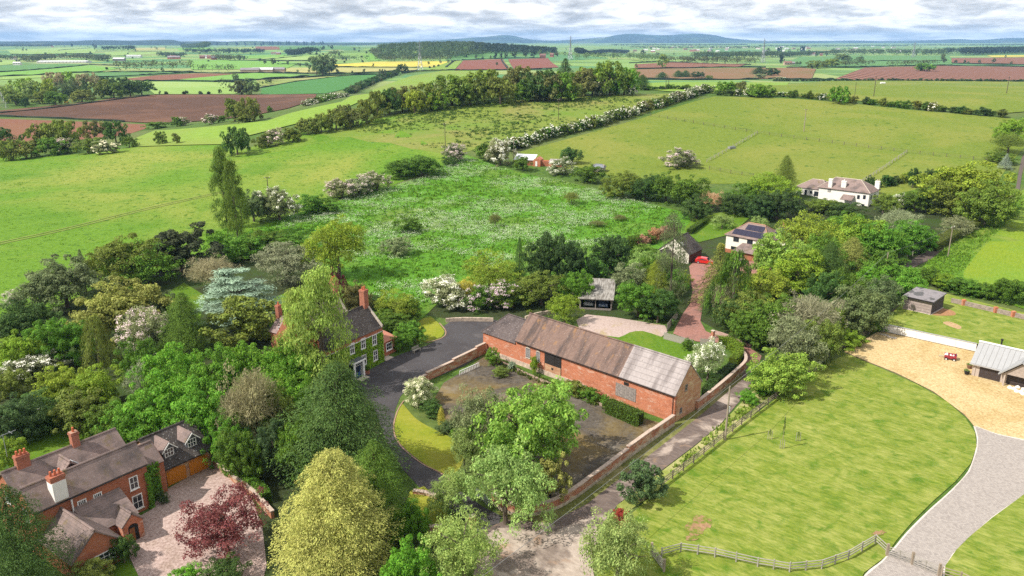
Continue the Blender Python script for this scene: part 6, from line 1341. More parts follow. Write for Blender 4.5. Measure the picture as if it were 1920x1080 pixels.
# ------------------------------------------------------------------ clipped hedges and ivy
def leaf_shell(pts, wd, h, z0=0.0, size=.13, dens=55, seed=3):
    """clipped hedge: leaves over a box run along pts"""
    rng = np.random.default_rng(seed); Vs = []; ts = []
    for i in range(len(pts) - 1):
        a, b = np.array(pts[i][:2]), np.array(pts[i + 1][:2]); L_ = np.linalg.norm(b - a); t = (b - a) / L_; nn = np.array([-t[1], t[0]])
        for face, area in (('l', L_ * h), ('r', L_ * h), ('t', L_ * wd)):
            n = int(area * dens); s = rng.random(n) * (L_ + wd * .5) - wd * .25; q = rng.random(n); bump_ = rng.normal(size=n) * .05
            if face == 't': P = np.stack([a[0] + t[0] * s + nn[0] * (q - .5) * wd, a[1] + t[1] * s + nn[1] * (q - .5) * wd, z0 + h + bump_], 1); N0 = np.tile([0, 0, 1.], (n, 1))
            else:
                sg = 1 if face == 'l' else -1; off = sg * (wd / 2 + bump_); P = np.stack([a[0] + t[0] * s + nn[0] * off, a[1] + t[1] * s + nn[1] * off, z0 + q * h], 1); N0 = np.tile([nn[0] * sg, nn[1] * sg, .2], (n, 1))
            Vs.append(leaf_quads(P, unit(N0 + rng.normal(size=(n, 3)) * .45), rng.normal(size=(n, 3)), np.full(n, size), .65, rng)); ts.append(rng.random(n))
    return np.concatenate(Vs), np.concatenate(ts)
def clipped(px, wd, h, c, label, z0=0.0, size=.14, dens=70):
    P = [G(*p) for p in px]; o = P[0]; Q = [(p.x - o.x, p.y - o.y) for p in (smooth(P, 3) if len(P) > 2 else P)]
    r = thing('clipped_hedge', label, 'hedge', (o.x, o.y, 0)); V, t = leaf_shell(Q, wd, h, z0, size, dens, int(px[0][0])); ob('foliage', quads_mesh('hedge_leaves', V, t, LEAF), r, color=C_[c])
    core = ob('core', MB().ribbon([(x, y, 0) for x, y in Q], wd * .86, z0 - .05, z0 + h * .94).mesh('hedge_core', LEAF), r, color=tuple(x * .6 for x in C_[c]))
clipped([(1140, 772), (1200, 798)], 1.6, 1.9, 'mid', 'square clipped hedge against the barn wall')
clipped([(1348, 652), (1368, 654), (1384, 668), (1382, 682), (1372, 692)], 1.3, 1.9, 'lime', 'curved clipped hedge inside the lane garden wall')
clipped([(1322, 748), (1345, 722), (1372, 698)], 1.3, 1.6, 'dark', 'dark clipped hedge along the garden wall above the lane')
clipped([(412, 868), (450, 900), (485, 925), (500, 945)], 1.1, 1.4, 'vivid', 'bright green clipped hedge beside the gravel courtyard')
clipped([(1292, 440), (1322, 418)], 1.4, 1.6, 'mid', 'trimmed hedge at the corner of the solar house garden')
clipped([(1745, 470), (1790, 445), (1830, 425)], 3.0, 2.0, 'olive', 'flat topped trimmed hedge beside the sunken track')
clipped([(700, 706), (705, 700)], .6, .6, 'mid', 'small potted box plant beside the blue door') if False else None
# ivy over the front of the country house
rng_ = np.random.default_rng(77); n_ = 7200; xs = rng_.random(n_) * 12.2 - 4.0; zs_ = rng_.random(n_) * 5.05
keep = np.ones(n_, bool)
for tl, br in (((655.5, 643), (663, 664)), ((676.5, 634), (684, 654)), ((697.5, 627), (705, 647)), ((678.5, 663), (685.5, 686)), ((700, 655), (706.5, 677))):
    p = V_ = House.on(V, (tl[0] + br[0]) / 2, (tl[1] + br[1]) / 2, y=0); keep &= ~((np.abs(xs - p[0]) < .62) & (np.abs(zs_ - p[2]) < .98))
keep &= ~((np.abs(xs - x_) < 1.2) & (zs_ < 2.75)); xs, zs_ = xs[keep], zs_[keep]; m_ = len(xs)
Pi = np.stack([xs, -.05 - .16 * rng_.random(m_), zs_], 1)
iv = thing('ivy', 'bright green ivy covering the front of the brick country house', 'climbing plant', (-24.46, 107.6, 0), math.radians(58))
ob('leaves', quads_mesh('ivy_leaves', leaf_quads(Pi, unit(np.array([0, -1., .35]) + rng_.normal(size=(m_, 3)) * .35), rng_.normal(size=(m_, 3)), np.full(m_, .27), .8, rng_), rng_.random(m_), LEAF), iv, color=(.16, .275, .02))
iv2 = thing('climber', 'green climber on the corner of the brick cottage beside the garage', 'climbing plant', (-45.39, 65.01, 0), math.radians(54.1)); n_ = 1500
Pi = np.stack([10.9 + 2.2 * rng_.random(n_), -.12 - .25 * rng_.random(n_) + 1.4 * (rng_.random(n_) > .35), 4.3 * rng_.random(n_) ** 1.6], 1); Pi[:, 1] = np.where(Pi[:, 0] < 11.4, -.15 - .2 * rng_.random(n_), 1.25 - .5 * rng_.random(n_))
ob('leaves', quads_mesh('climber_leaves', leaf_quads(Pi, unit(np.array([0, -1., .35]) + rng_.normal(size=(n_, 3)) * .4), rng_.normal(size=(n_, 3)), np.full(n_, .28), .7, rng_), rng_.random(n_), LEAF), iv2, color=C_['green'])

# ------------------------------------------------------------------ poles, wires, pylons
POLE = plain('pole_timber', (.26, .215, .16), .9, .25, 2); POLED = plain('dark_pole_timber', (.085, .065, .05), .9, .25, 2); WIRE = plain('cable', (.16, .16, .155), .6); CERAM = plain('white_insulator', (.75, .74, .7), .4)
def pole(u, v, h, label, arm=1.4, rz=.5, mat=None, lean=0.0, boxes=0, r=.14):
    p = G(u, v); root = thing('telegraph_pole', label, 'pole', p, rz); mat = mat or POLED
    MB().tube((0, 0, -.3), (lean, 0, h), r, r * .7, 8).build('shaft', mat, root)
    if arm:
        a = MB().box(-arm / 2 + lean, -.06, h - .35, arm / 2 + lean, .06, h - .22).build('cross_arm', mat, root)
        for x in (-arm / 2 + .1, 0, arm / 2 - .1): MB().tube((x + lean, 0, h - .22), (x + lean, 0, h + .02), .06, .04, 6).build('insulator', CERAM, a)
    for k in range(boxes): MB().box(.08, -.14, h * .58 - k * .42, .34, .14, h * .58 - k * .42 + .28).build('switch_box', CERAM, root)
    return p + Vector((0, 0, h))
tops = {}
tops['lane'] = pole(1359.5, 826, 7.45, 'pale telegraph pole standing in the fence beside the lane', 0, .8, POLE, boxes=2)
tops['track'] = pole(1777, 482, 7.3, 'leaning pale telegraph pole beside the sunken track', 1.6, .6, POLE)
tops['wood'] = pole(1655, 545, 8.0, 'telegraph pole rising out of the right wood behind the shed', 0, .5, POLE)
pole(506, 392, 9.5, 'telegraph pole behind the big white hawthorn', 1.6, .3); pole(835, 275, 9, 'telegraph pole above the lone white hawthorn', 1.2, .3); pole(1047, 224, 9, 'telegraph pole in the rough field', 1.2, .3)
pole(963, 306, 8.5, 'pale telegraph pole beside the brick sheds', 0, .3, POLE); pole(1507, 247, 9.5, 'telegraph pole with transformer in the middle of the paddock', 2.0, .2, POLE, boxes=2, r=.2)
pole(1602, 183, 8, 'thin pole behind the paddock hedge, left one', 0, .2); pole(1638, 182, 11, 'tall pole behind the paddock hedge, middle one', 2.0, .2, r=.2); pole(1887, 176, 9.5, 'tall pole behind the paddock hedge, right one', 1.6, .2, r=.2)
pole(1248, 169, 8, 'double telegraph pole at the top of the blossoming hedge, left stem', 2.4, .1, r=.2); pole(1253, 168, 8, 'double telegraph pole at the top of the blossoming hedge, right stem', 0, .1, r=.2)
def wire(a, b, label, sag=.5, r=.022, n=14):
    pts = [a.lerp(b, i / n) - Vector((0, 0, sag * 4 * (i / n) * (1 - i / n))) for i in range(n + 1)]; o = a.copy(); m_ = MB()
    for i in range(n): m_.tube(pts[i] - o, pts[i + 1] - o, r, r, 4, cap=False)
    tag(m_.build('overhead_wire', WIRE, loc=o), label, 'wire')
wire(tops['lane'], G(810, 1150, 6.8) + Vector((0, 0, 6.8)), 'overhead wire from the lane pole down across the junction', .3)
wire(tops['lane'], tops['wood'], 'overhead wire from the lane pole to the pole in the right wood', .8)
wire(tops['wood'], tops['track'], 'overhead wire between the wood pole and the leaning pole', .6)
PYL = plain('galvanised_steel', (.30, .31, .33), .5, .1, .2, .5, .4)
def pylon(u, vb, vt, label, w=9.0):
    p = G(u, vb); a, b, c = ray(u, vt); h = CAM_Z + c * (p.y / b) - p.z; root = thing('pylon', label, 'pylon', p, .35); r = max(.12, p.y * .00022)
    L4 = [(-1, -1), (1, -1), (1, 1), (-1, 1)]; lv = [0, .18, .34, .48, .60, .72, .82, .91, 1.0]; hw = lambda t: w * .5 * max(.05, (1 - t / .62) * .8 + .17 if t < .62 else .17 - .14 * (t - .62) / .38)
    for sx, sy in L4:
        m_ = MB()
        for i in range(8): m_.tube((sx * hw(lv[i]), sy * hw(lv[i]), lv[i] * h), (sx * hw(lv[i + 1]), sy * hw(lv[i + 1]), lv[i + 1] * h), r, r * .8, 4, cap=False)
        m_.build('leg', PYL, root)
    m_ = MB()
    for i in range(8):
        for k in range(4):
            (x0, y0), (x1, y1) = L4[k], L4[(k + 1) % 4]; q0, q1 = hw(lv[i]), hw(lv[i + 1]); m_.tube((x0 * q0, y0 * q0, lv[i] * h), (x1 * q1, y1 * q1, lv[i + 1] * h), r * .55, r * .55, 3, cap=False); m_.tube((x1 * q0, y1 * q0, lv[i] * h), (x0 * q1, y0 * q1, lv[i + 1] * h), r * .55, r * .55, 3, cap=False)
    m_.build('lattice', PYL, root)
    for t, s in ((.66, .62), (.78, .8), (.9, .55)):
        MB().tube((-w * s, 0, h * t), (w * s, 0, h * t), r * .8, r * .8, 4).tube((-w * s, 0, h * t), (0, 0, h * (t + .06)), r * .5, r * .5, 3).tube((w * s, 0, h * t), (0, 0, h * (t + .06)), r * .5, r * .5, 3).build('cross_arm', PYL, root)
pylon(788, 133, 76, 'lattice pylon in front of the wooded hill'); pylon(1069, 112, 67, 'lattice pylon right of the far pink farmhouse', 10); pylon(1430, 118, 72, 'lattice pylon above the tan field'); pylon(1712, 108, 79, 'lattice pylon in front of the far right woods'); pylon(2, 203, 140, 'lattice pylon cut off at the left edge', 9)

# ------------------------------------------------------------------ vehicles and small things
TYRE = plain('tyre_rubber', (.018, .018, .018), .9); RIM = plain('alloy_rim', (.45, .45, .46), .35, .05, 3, .5, .6); LAMP = plain('lamp_lens', (.6, .6, .58), .2); TAIL = plain('tail_lens', (.35, .01, .01), .3)
def car(p, rz, c, label, L_=4.1, W_=1.75, name='car'):
    paint = M('car_paint_' + name, .25, .6); paint.base(c); paint.b.inputs['Coat Weight'].default_value = .6; root = thing(name, label, 'car', p, rz)
    prof = [(-.5, .30), (-.5, .62), (-.46, .80), (-.26, .90), (-.12, 1.36), (.22, 1.45), (.42, 1.28), (.49, .88), (.5, .55), (.5, .30)]
    k = len(prof); b = MB(); lay = []
    for s, zs in ((-1, 1.0), (-.86, 1.0), (.86, 1.0), (1, 1.0)):
        for x, z in prof: b.v.append((x * L_, s * W_ / 2 * (1 if z < 1 else .84), z if abs(s) < .9 or z < 1 else z * .985))
    for j in range(3):
        for i in range(k): b.f.append((j * k + i, j * k + (i + 1) % k, (j + 1) * k + (i + 1) % k, (j + 1) * k + i)); b.mi.append(0)
    b.f += [tuple(range(k)), tuple(range(4 * k - 1, 3 * k - 1, -1))]; b.mi += [0, 0]
    body = b.build('body', paint.m, root)
    y = W_ / 2 * .86 + .02
    MB().hexa([(-.25 * L_, -.62, .95), (-.25 * L_, .62, .95), (-.13 * L_, .58, 1.33), (-.13 * L_, -.58, 1.33), (-.262 * L_, -.62, .97), (-.262 * L_, .62, .97), (-.142 * L_, .58, 1.36), (-.142 * L_, -.58, 1.36)]).build('windscreen', GLASS, body)
    MB().hexa([(.485 * L_, -.6, .95), (.485 * L_, .6, .95), (.43 * L_, .56, 1.25), (.43 * L_, -.56, 1.25), (.497 * L_, -.6, .96), (.497 * L_, .6, .96), (.44 * L_, .56, 1.27), (.44 * L_, -.56, 1.27)]).build('rear_window', GLASS, body)
    for s in (-1, 1):
        MB().hexa([(-.2 * L_, s * (y + .05), .95), (.4 * L_, s * (y + .05), .95), (.33 * L_, s * (y - .08), 1.32), (-.1 * L_, s * (y - .08), 1.32), (-.2 * L_, s * (y + .08), .95), (.4 * L_, s * (y + .08), .95), (.33 * L_, s * (y - .05), 1.33), (-.1 * L_, s * (y - .05), 1.33)]).build('side_window', GLASS, body)
        for x in (-.31, .31):
            w_ = MB().tube((x * L_, s * (W_ / 2 - .2), .32), (x * L_, s * (W_ / 2 + .02), .32), .32, .32, 14).build('wheel', TYRE, root); MB().tube((x * L_, s * (W_ / 2 + .021), .32), (x * L_, s * (W_ / 2 + .03), .32), .19, .19, 10).build('rim', RIM, w_)
        MB().box(-.506 * L_, s * .62 - .14, .62, -.495 * L_, s * .62 + .14, .76).build('headlight', LAMP, root); MB().box(.495 * L_, s * .66 - .1, .66, .507 * L_, s * .66 + .1, .86).build('tail_light', TAIL, root)
    MB().box(-.51 * L_, -.26, .42, -.50 * L_, .26, .53).build('number_plate', PAINT, root)
    return root
car(G(1321, 494), math.radians(155), (.50, .015, .012), 'red hatchback parked beside the cream garage', name='red_car')
base_ = Cc_.root.matrix_basis
car(base_ @ Vector((1.6, 3.4, 0)), math.radians(81), (.55, .56, .58), 'silver car in the left bay of the cart shed', name='silver_car')
car(base_ @ Vector((4.4, 3.0, 0)), math.radians(81), (.16, .21, .33), 'blue grey car in the right bay of the cart shed', name='blue_car')
# small red and white trailer on the gravel
tr = thing('trailer', 'small red and white four wheeled garden trailer on the golden gravel', 'trailer', G(1781, 674), -.5); REDP = plain('red_paint', (.30, .035, .045), .55, .3); NAVY = plain('navy_canvas', (.03, .03, .10), .8)
MB().box(-.85, -.6, .35, .85, .6, .55).build('chassis', REDP, tr)
for s in (-1, 1): MB().box(-.85, s * .6 - .03, .551, .85, s * .6 + .03, .85).build('side_board', REDP, tr)
MB().box(.79, -.57, .551, .85, .57, 1.0).build('rear_board', NAVY, tr); MB().hexa([(-.85, -.5, .551), (-.3, -.5, .551), (-.3, .5, .551), (-.85, .5, .551), (-.75, -.42, .8), (-.4, -.42, .92), (-.4, .42, .92), (-.75, .42, .8)]).build('bonnet', PAINT, tr); MB().box(-.1, -.4, .551, .5, .4, .78).build('seat', PAINT, tr); MB().box(.1, -.15, .79, .35, .2, .9).build('cushion', REDP, tr)
for x in (-.55, .55):
    for s in (-1, 1): w_ = MB().tube((x, s * .62, .25), (x, s * .80, .25), .25, .25, 12).build('wheel', TYRE, tr); MB().tube((x, s * .801, .25), (x, s * .81, .25), .12, .12, 8).build('rim', PAINT, w_)
MB().tube((-.85, 0, .42), (-1.6, 0, .35), .04, .04, 6).build('drawbar', METAL, tr)
# white sacks by the garage doors
SACK = plain('white_sacking', (.74, .72, .66), .85, .08, 4)
def blob(name, p, r, label, cat, mat, seed, group=None, sx=1.0):
    bm = bmesh.new(); bmesh.ops.create_icosphere(bm, subdivisions=2, radius=1); rr = random.Random(seed)
    ph = [rr.uniform(0, 6) for _ in range(6)]
    for v in bm.verts:
        k = 1 + .13 * math.sin(v.co.x * 4 + ph[0]) * math.sin(v.co.y * 4 + ph[1]) + .08 * math.sin(v.co.z * 6 + ph[2]); v.co = Vector((v.co.x * r * k * sx, v.co.y * r * k, max(-.55, v.co.z) * r * .85 * k))
        v.co.z += .55 * r * .85
    me = bpy.data.meshes.new(name); bm.to_mesh(me); bm.free(); me.materials.append(mat)
    for q in me.polygons: q.use_smooth = True
    return tag(ob(name, me, loc=p), label, cat, group)
for i, (u, v) in enumerate(((1893, 729), (1901, 731), (1908, 728), (1906, 736), (1914, 737), (1919, 732), (1918, 741))):
    blob('sack', G(u, v), .34, f'white rubble sack by the garage doors, {ORD[i]} counted from the left door' if i < 3 else f'white rubble sack nearer the viewer, {ORD[i - 3]} in the front row', 'sack', SACK, i, 'white sacks heaped by the garage')
for u, v, lb, mt in ((1812, 703, 'black plastic plant tub by the modern garage', BLACKW), (1817, 692, 'round terracotta pot by the modern garage', plain('brown_pot', (.18, .09, .06), .7))):
    r_ = thing('plant_pot', lb, 'pot', G(u, v)); b = MB()
    for i in range(4): z0, z1 = i * .15, (i + 1) * .15; b.tube((0, 0, z0), (0, 0, z1), .22 + .05 * i, .25 + .05 * i, 12)
    b.build('pot', mt, r_); MB().tube((0, 0, .601), (0, 0, .66), .42, .42, 12).build('rim', mt, r_); ob('plant', CR['bush'][0][0], r_, (0, 0, .5), C_['pale']).scale = (.8, .8, .45)
for u, v, lb in ((1658, 629, 'small stone slab stack at the foot of the white wall, left one'), (1672, 634, 'small stone slab stack at the foot of the white wall, right one')):
    r_ = thing('slab_stack', lb, 'slabs', G(u, v), -.7)
    for k in range(2): MB().box(-.7 + .03 * k, -.35, .09 * k, .7, .33 - .03 * k, .085 + .09 * k).build('slab', STONE, r_)
# goal posts on the cottage lawn
g0, g1 = G(55, 796), G(91, 782); gp = thing('goal_posts', 'white goal posts at the back of the cottage lawn', 'goal', g0); d = g1 - g0
for t in (0, 1): bar('post', d * t, d * t + Vector((0, 0, 1.6)), .09, .09, PAINT, gp); bar('stay', d * t + Vector((0, 0, 1.6)), d * t + Vector((-.5, .9, 0)), .06, .06, PAINT, gp)
bar('crossbar', Vector((0, 0, 1.6)), d + Vector((0, 0, 1.6)), .09, .09, PAINT, gp); bar('ground_bar', Vector((-.5, .9, .03)), d + Vector((-.5, .9, .03)), .06, .06, PAINT, gp)
tag(blob('ball', G(81, 789), .13, 'small white ball on the cottage lawn', 'ball', PAINT, 3))
# trough, trailer in the field, bench, digger
t_ = thing('water_trough', 'grey water trough beside the paddock fence', 'trough', G(1372, 279), .5); MB().box(-1.6, -.6, .15, 1.6, .6, .9).build('tank', METAL, t_); MB().box(-1.45, -.5, .901, 1.45, .5, .93).build('water', GLASS, t_)
for x in (-1.2, 1.2): MB().box(x - .1, -.5, -.1, x + .1, .5, .149).build('foot', STONE, t_)
t_ = thing('livestock_trailer', 'white livestock trailer alone in the far paddock', 'trailer', G(1655, 157.5), .1); MB().box(-3, -1.1, .5, 3, 1.1, 1.9).add([(x, y, z) for x in (-3, 3) for y, z in ((-1.1, 1.901), (1.1, 1.901), (.7, 2.4), (-.7, 2.4))], [(0, 1, 2, 3), (7, 6, 5, 4), (0, 4, 5, 1), (1, 5, 6, 2), (2, 6, 7, 3), (3, 7, 4, 0)]).build('body', PAINT, t_)
for x in (-.9, .6): MB().tube((x, -1.2, .4), (x, 1.2, .4), .4, .4, 12).build('wheel', TYRE, t_)
MB().tube((3, 0, .6), (4.4, 0, .5), .08, .08, 6).build('drawbar', METAL, t_)
t_ = thing('digger', 'small yellow digger at the edge of the ploughed field', 'digger', G(125, 194), .2); YEL = plain('machine_yellow', (.6, .42, .08), .5)
MB().box(-1.8, -1.2, .2, 1.8, 1.2, .9).build('tracks', TYRE, t_); MB().box(-1.6, -1.1, .901, 1.2, 1.1, 2.0).build('body', YEL, t_); MB().box(-.3, -1.0, 2.001, 1.1, .3, 3.2).build('cab', GLASS, t_); MB().tube((1.0, .5, 1.9), (3.6, .5, 4.0), .25, .2, 6).tube((3.6, .5, 4.0), (5.2, .5, 1.0), .2, .15, 6).build('arm', YEL, t_)
t_ = thing('bench', 'small timber bench against the green shrub beside the drive', 'bench', G(781, 660), .95)
for x in (-.7, .7): MB().box(x - .05, -.25, 0, x + .05, .25, .45).build('leg', TIMBG, t_)
for k in range(3): MB().box(-.85, -.24 + .17 * k, .451, .85, -.1 + .17 * k, .5).build('seat_slat', TIMBG, t_)
for k in range(2): MB().box(-.85, .27, .6 + .2 * k, .85, .31, .75 + .2 * k).build('back_slat', TIMBG, t_)
t_ = thing('potted_box', 'round clipped box plant in a brick pot beside the blue door', 'potted plant', V.root.matrix_basis @ Vector((x_ + 1.7, -1.2, 0))); MB().box(-.3, -.3, 0, .3, .3, .55).build('pot', BRKP, t_); q = ob('plant', CR['yew'][0][0], t_, (0, 0, .5), C_['mid']); q.scale = (.85, .85, .95)
# young trees in guards on the lawn
for u, v, lb, hh in ((1443, 825, 'small staked sapling on the lawn, left one', 1.6), (1466, 842, 'tallest staked sapling on the lawn, middle one', 4.6), (1496, 828, 'small staked sapling on the lawn, right one', 1.5)):
    r_ = thing('sapling', lb, 'sapling', G(u, v)); MB().tube((0, 0, 0), (0, 0, hh), .035, .02, 6).build('stem', POLE, r_)
    for s in (-1, 1): MB().tube((s * .25, 0, 0), (s * .25, 0, min(1.3, hh)), .035, .035, 5).build('stake', TIMBG, r_)
    q = ob('crown', CR['birch'][0][0], r_, (0, 0, hh * .35), C_['mid']); q.scale = (.32, .32, hh * .6)
# ------------------------------------------------------------------ the far country: woods, hedges, hedgerow trees, farms
def wood(front, dpt, h, cols, name, sp=9.0, leaf=2.4, n=20, pine=False, kind='stuff'):
    """a far wood read as one mass: crowns over the strip behind a front edge given as photo points"""
    P = smooth([G(*p) for p in front], 3); r = random.Random(int(front[0][0] * 3 + front[0][1])); Cs = []; Rs = []; ts = []
    for i in range(len(P) - 1):
        d = P[i + 1] - P[i]; L_ = d.length; nn = max(1, int(L_ / sp))
        for j in range(nn):
            q = P[i] + d * ((j + r.random()) / nn); y = 0
            while y < dpt:
                s = 1 + y / max(q.y, 1); x_2, y_2 = q.x * s + r.uniform(-.9, .9) * sp, q.y * s + r.uniform(-.5, .5) * sp; hh = h * r.uniform(.75, 1.12); z = zt(x_2, y_2); rr = sp * r.uniform(.55, .8)
                Cs.append((x_2, y_2, z + hh * .55)); Rs.append((rr * (.5 if pine else 1), rr * (.5 if pine else 1), hh * .46)); y += sp * r.uniform(.8, 1.2)
    rng = np.random.default_rng(abs(int(front[0][0])) + 5); C0 = np.array(Cs); o = C0.mean(0); k = len(C0)
    Vv, tt = clumps(C0 - o, np.array(Rs), n, leaf, rng, up=.3, shell=.8, aspect=.8, under=.8)
    me = quads_mesh(name, Vv, tt, LEAF)
    return tag(ob(name, me, loc=tuple(o), color=C_[cols]), kind=kind)
C_.update(farwood=(.055, .085, .03), farpine=(.025, .042, .024), farmix=(.075, .095, .035), fargreen=(.10, .15, .05))
wood([(712, 114), (760, 114), (830, 111), (905, 106)], 620, 15, 'farwood', 'far_wood', 11, 3.2)
wood([(880, 101), (960, 101), (1040, 103)], 260, 13, 'farpine', 'far_wood', 9, 3.2)
wood([(705, 116), (760, 116), (848, 115)], 25, 15, 'farmix', 'far_wood', 8, 2.4)
wood([(1083, 101), (1130, 100), (1176, 101)], 120, 16, 'farpine', 'far_wood', 9, 3.2)
wood([(1078, 113), (1120, 112), (1180, 112), (1250, 116)], 60, 17, 'fargreen', 'far_wood', 11, 2.6)
wood([(1250, 118), (1330, 120), (1420, 122)], 80, 16, 'farmix', 'far_wood', 11, 2.6)
wood([(1300, 112), (1400, 110), (1470, 108)], 120, 20, 'farwood', 'far_wood', 13, 3.2)
wood([(1470, 108), (1520, 104), (1560, 103)], 60, 16, 'farwood', 'far_wood', 12, 3.0)
wood([(1552, 105), (1620, 105), (1700, 105), (1775, 106)], 140, 24, 'farwood', 'far_wood', 13, 3.4)
wood([(1770, 104), (1810, 104), (1870, 102), (1980, 100)], 260, 26, 'farpine', 'far_wood', 13, 3.6)
wood([(1790, 100.5), (1850, 100), (1980, 97)], 200, 22, 'farwood', 'far_wood', 13, 3.6)
wood([(222, 133), (280, 134), (362, 133)], 50, 19, 'farmix', 'far_wood', 10, 2.4)
wood([(374, 136), (410, 136), (441, 135)], 30, 13, 'farwood', 'far_wood', 8, 2.0)
wood([(-40, 88), (50, 88), (98, 88)], 200, 18, 'farpine', 'far_wood', 15, 4.0)
wood([(196, 96), (225, 95.5), (254, 95.5)], 120, 22, 'farpine', 'far_wood', 14, 4.0)
wood([(350, 101), (410, 101.5), (495, 101)], 100, 20, 'farpine', 'far_wood', 13, 3.6)
wood([(540, 103), (575, 102), (600, 101)], 80, 20, 'farpine', 'far_wood', 12, 3.4)
wood([(345, 90), (390, 89.5)], 120, 28, 'farwood', 'far_wood', 15, 4.0)
wood([(618, 115), (650, 115), (684, 115)], 40, 15, 'farwood', 'far_wood', 10, 2.6)
wood([(620, 107), (640, 107)], 60, 17, 'farmix', 'far_wood', 11, 3)
wood([(-30, 112), (20, 113), (50, 112)], 60, 14, 'farwood', 'far_wood', 11, 3)
wood([(48, 117), (100, 112), (160, 112), (200, 115)], 80, 15, 'farmix', 'far_wood', 11, 3)
wood([(170, 115), (215, 114)], 60, 17, 'farwood', 'far_wood', 11, 3)
wood([(300, 106), (330, 108), (345, 107)], 40, 15, 'farwood', 'far_wood', 10, 3)
wood([(405, 112), (440, 114), (460, 113)], 40, 14, 'farmix', 'far_wood', 10, 3)
wood([(428, 177), (455, 177), (488, 176)], 12, 16, 'fargreen', 'far_wood', 7, 1.6)
wood([(1575, 126), (1600, 125), (1630, 124)], 30, 13, 'farmix', 'far_wood', 9, 2.2)
wood([(1665, 124.5), (1700, 124), (1755, 123)], 25, 12, 'farmix', 'far_wood', 9, 2.2)
wood([(1590, 120), (1615, 120)], 40, 17, 'farwood', 'far_wood', 9, 2.6)
wood([(700, 101), (715, 112)], 60, 14, 'farmix', 'far_wood', 9, 2.6)
# the plain and the low hills before the blue range
for fr in ([(560, 85), (640, 86), (700, 84)], [(700, 82), (760, 83), (820, 82)], [(1180, 91), (1300, 92), (1420, 91)], [(1420, 88), (1560, 88), (1700, 87)], [(1700, 86), (1850, 86), (1980, 85)], [(1150, 86), (1260, 86), (1400, 85)], [(0, 82), (120, 82), (240, 82)], [(240, 81), (330, 82), (480, 82)]):
    wood(fr, 60, 16, 'farwood', 'far_wood', 22, 7.0, 8)
# hedges between far fields
_fh = []
def place(u, v):
    return ('at the far left edge' if u < 120 else 'above the ploughed field' if u < 480 else 'near the lone far clump of trees' if u < 700 else 'below the wooded hill' if u < 860 else 'near the red fields' if u < 1100 else 'around the tan field' if u < 1480 else 'around the ridged red field') + (' towards the skyline' if v < 100 else '')
def farhedge(pts, h=3.2, w=4.0, label='thin dark hedgerow line between far fields', c='farpine'):
    P = smooth([G(*p) for p in pts], 3); o = P[0]; r = random.Random(int(pts[0][0]))
    pz = []; 
    for i in range(len(P) - 1):
        d = P[i + 1] - P[i]; n = max(2, int(d.length / 12))
        for j in range(n): q = P[i] + d * (j / n); pz.append((q.x - o.x, q.y - o.y, zt(q.x, q.y) - o.z))
    me = MB().ribbon(pz, w, -.5, h, zs=[h * r.uniform(.6, 1.35) for _ in pz]).mesh('hedge', LEAF); a_ = me.attributes.new('tint', 'FLOAT', 'FACE')
    a_.data.foreach_set('value', [r.random() for _ in me.polygons])
    _fh.append((pts[0][0], pts[0][1])); return tag(ob('hedge', me, loc=o, color=C_[c]), label, 'hedge', 'far hedgerows')
for pts in ([(0, 136), (60, 132), (120, 127), (168, 122)], [(-40, 145), (60, 142), (130, 137), (200, 136), (300, 136), (372, 135)], [(168, 121.5), (225, 123.5)], [(170, 147), (260, 142), (300, 140), (360, 137), (430, 138), (500, 137), (590, 139)], [(258, 153), (330, 152), (430, 154), (480, 155)], [(400, 154), (445, 152), (500, 149), (590, 142)], [(430, 155), (470, 151), (560, 147), (640, 142), (720, 140)],
            [(488, 165), (530, 158), (560, 153), (640, 143.5), (700, 140)], [(520, 137), (600, 138.5), (640, 138.5), (720, 135.5), (790, 134)], [(620, 126), (700, 126.5), (800, 127)], [(755, 138), (790, 134), (830, 132.5), (860, 132.5), (900, 132.5), (1048, 130)], [(20, 103), (100, 102), (180, 100.5)], [(110, 95), (170, 90)], [(240, 98), (310, 97)], [(480, 113.5), (540, 108), (570, 105)], [(430, 114), (520, 114.5), (590, 114.5)], [(520, 121), (560, 121), (600, 126)],
            [(1185, 130), (1260, 128.5), (1330, 127), (1400, 126.5), (1440, 127)], [(1180, 118.5), (1250, 116.5), (1330, 120), (1420, 122)], [(1475, 127), (1530, 127), (1600, 127), (1700, 124), (1800, 123.5), (1960, 126.5)], [(1785, 119), (1850, 121), (1960, 122)], [(1630, 115), (1700, 114.5), (1780, 115)], [(1440, 148.5), (1530, 149.5), (1570, 150)], [(1190, 149), (1300, 150.5), (1440, 149)], [(940, 111), (952, 130)], [(866, 113), (940, 110), (1030, 109)], [(836, 127), (850, 116), (862, 113)],
            [(0, 218.5), (120, 223), (250, 230)], [(0, 213), (100, 203), (200, 190), (290, 178.5)]):
    farhedge(pts, 2.2 if pts[0][1] < 160 else 1.1, 3.0 if pts[0][1] < 160 else 1.8, f'thin far hedgerow {place(pts[0][0], pts[0][1])}, {ORD[len(_fh)]} one')
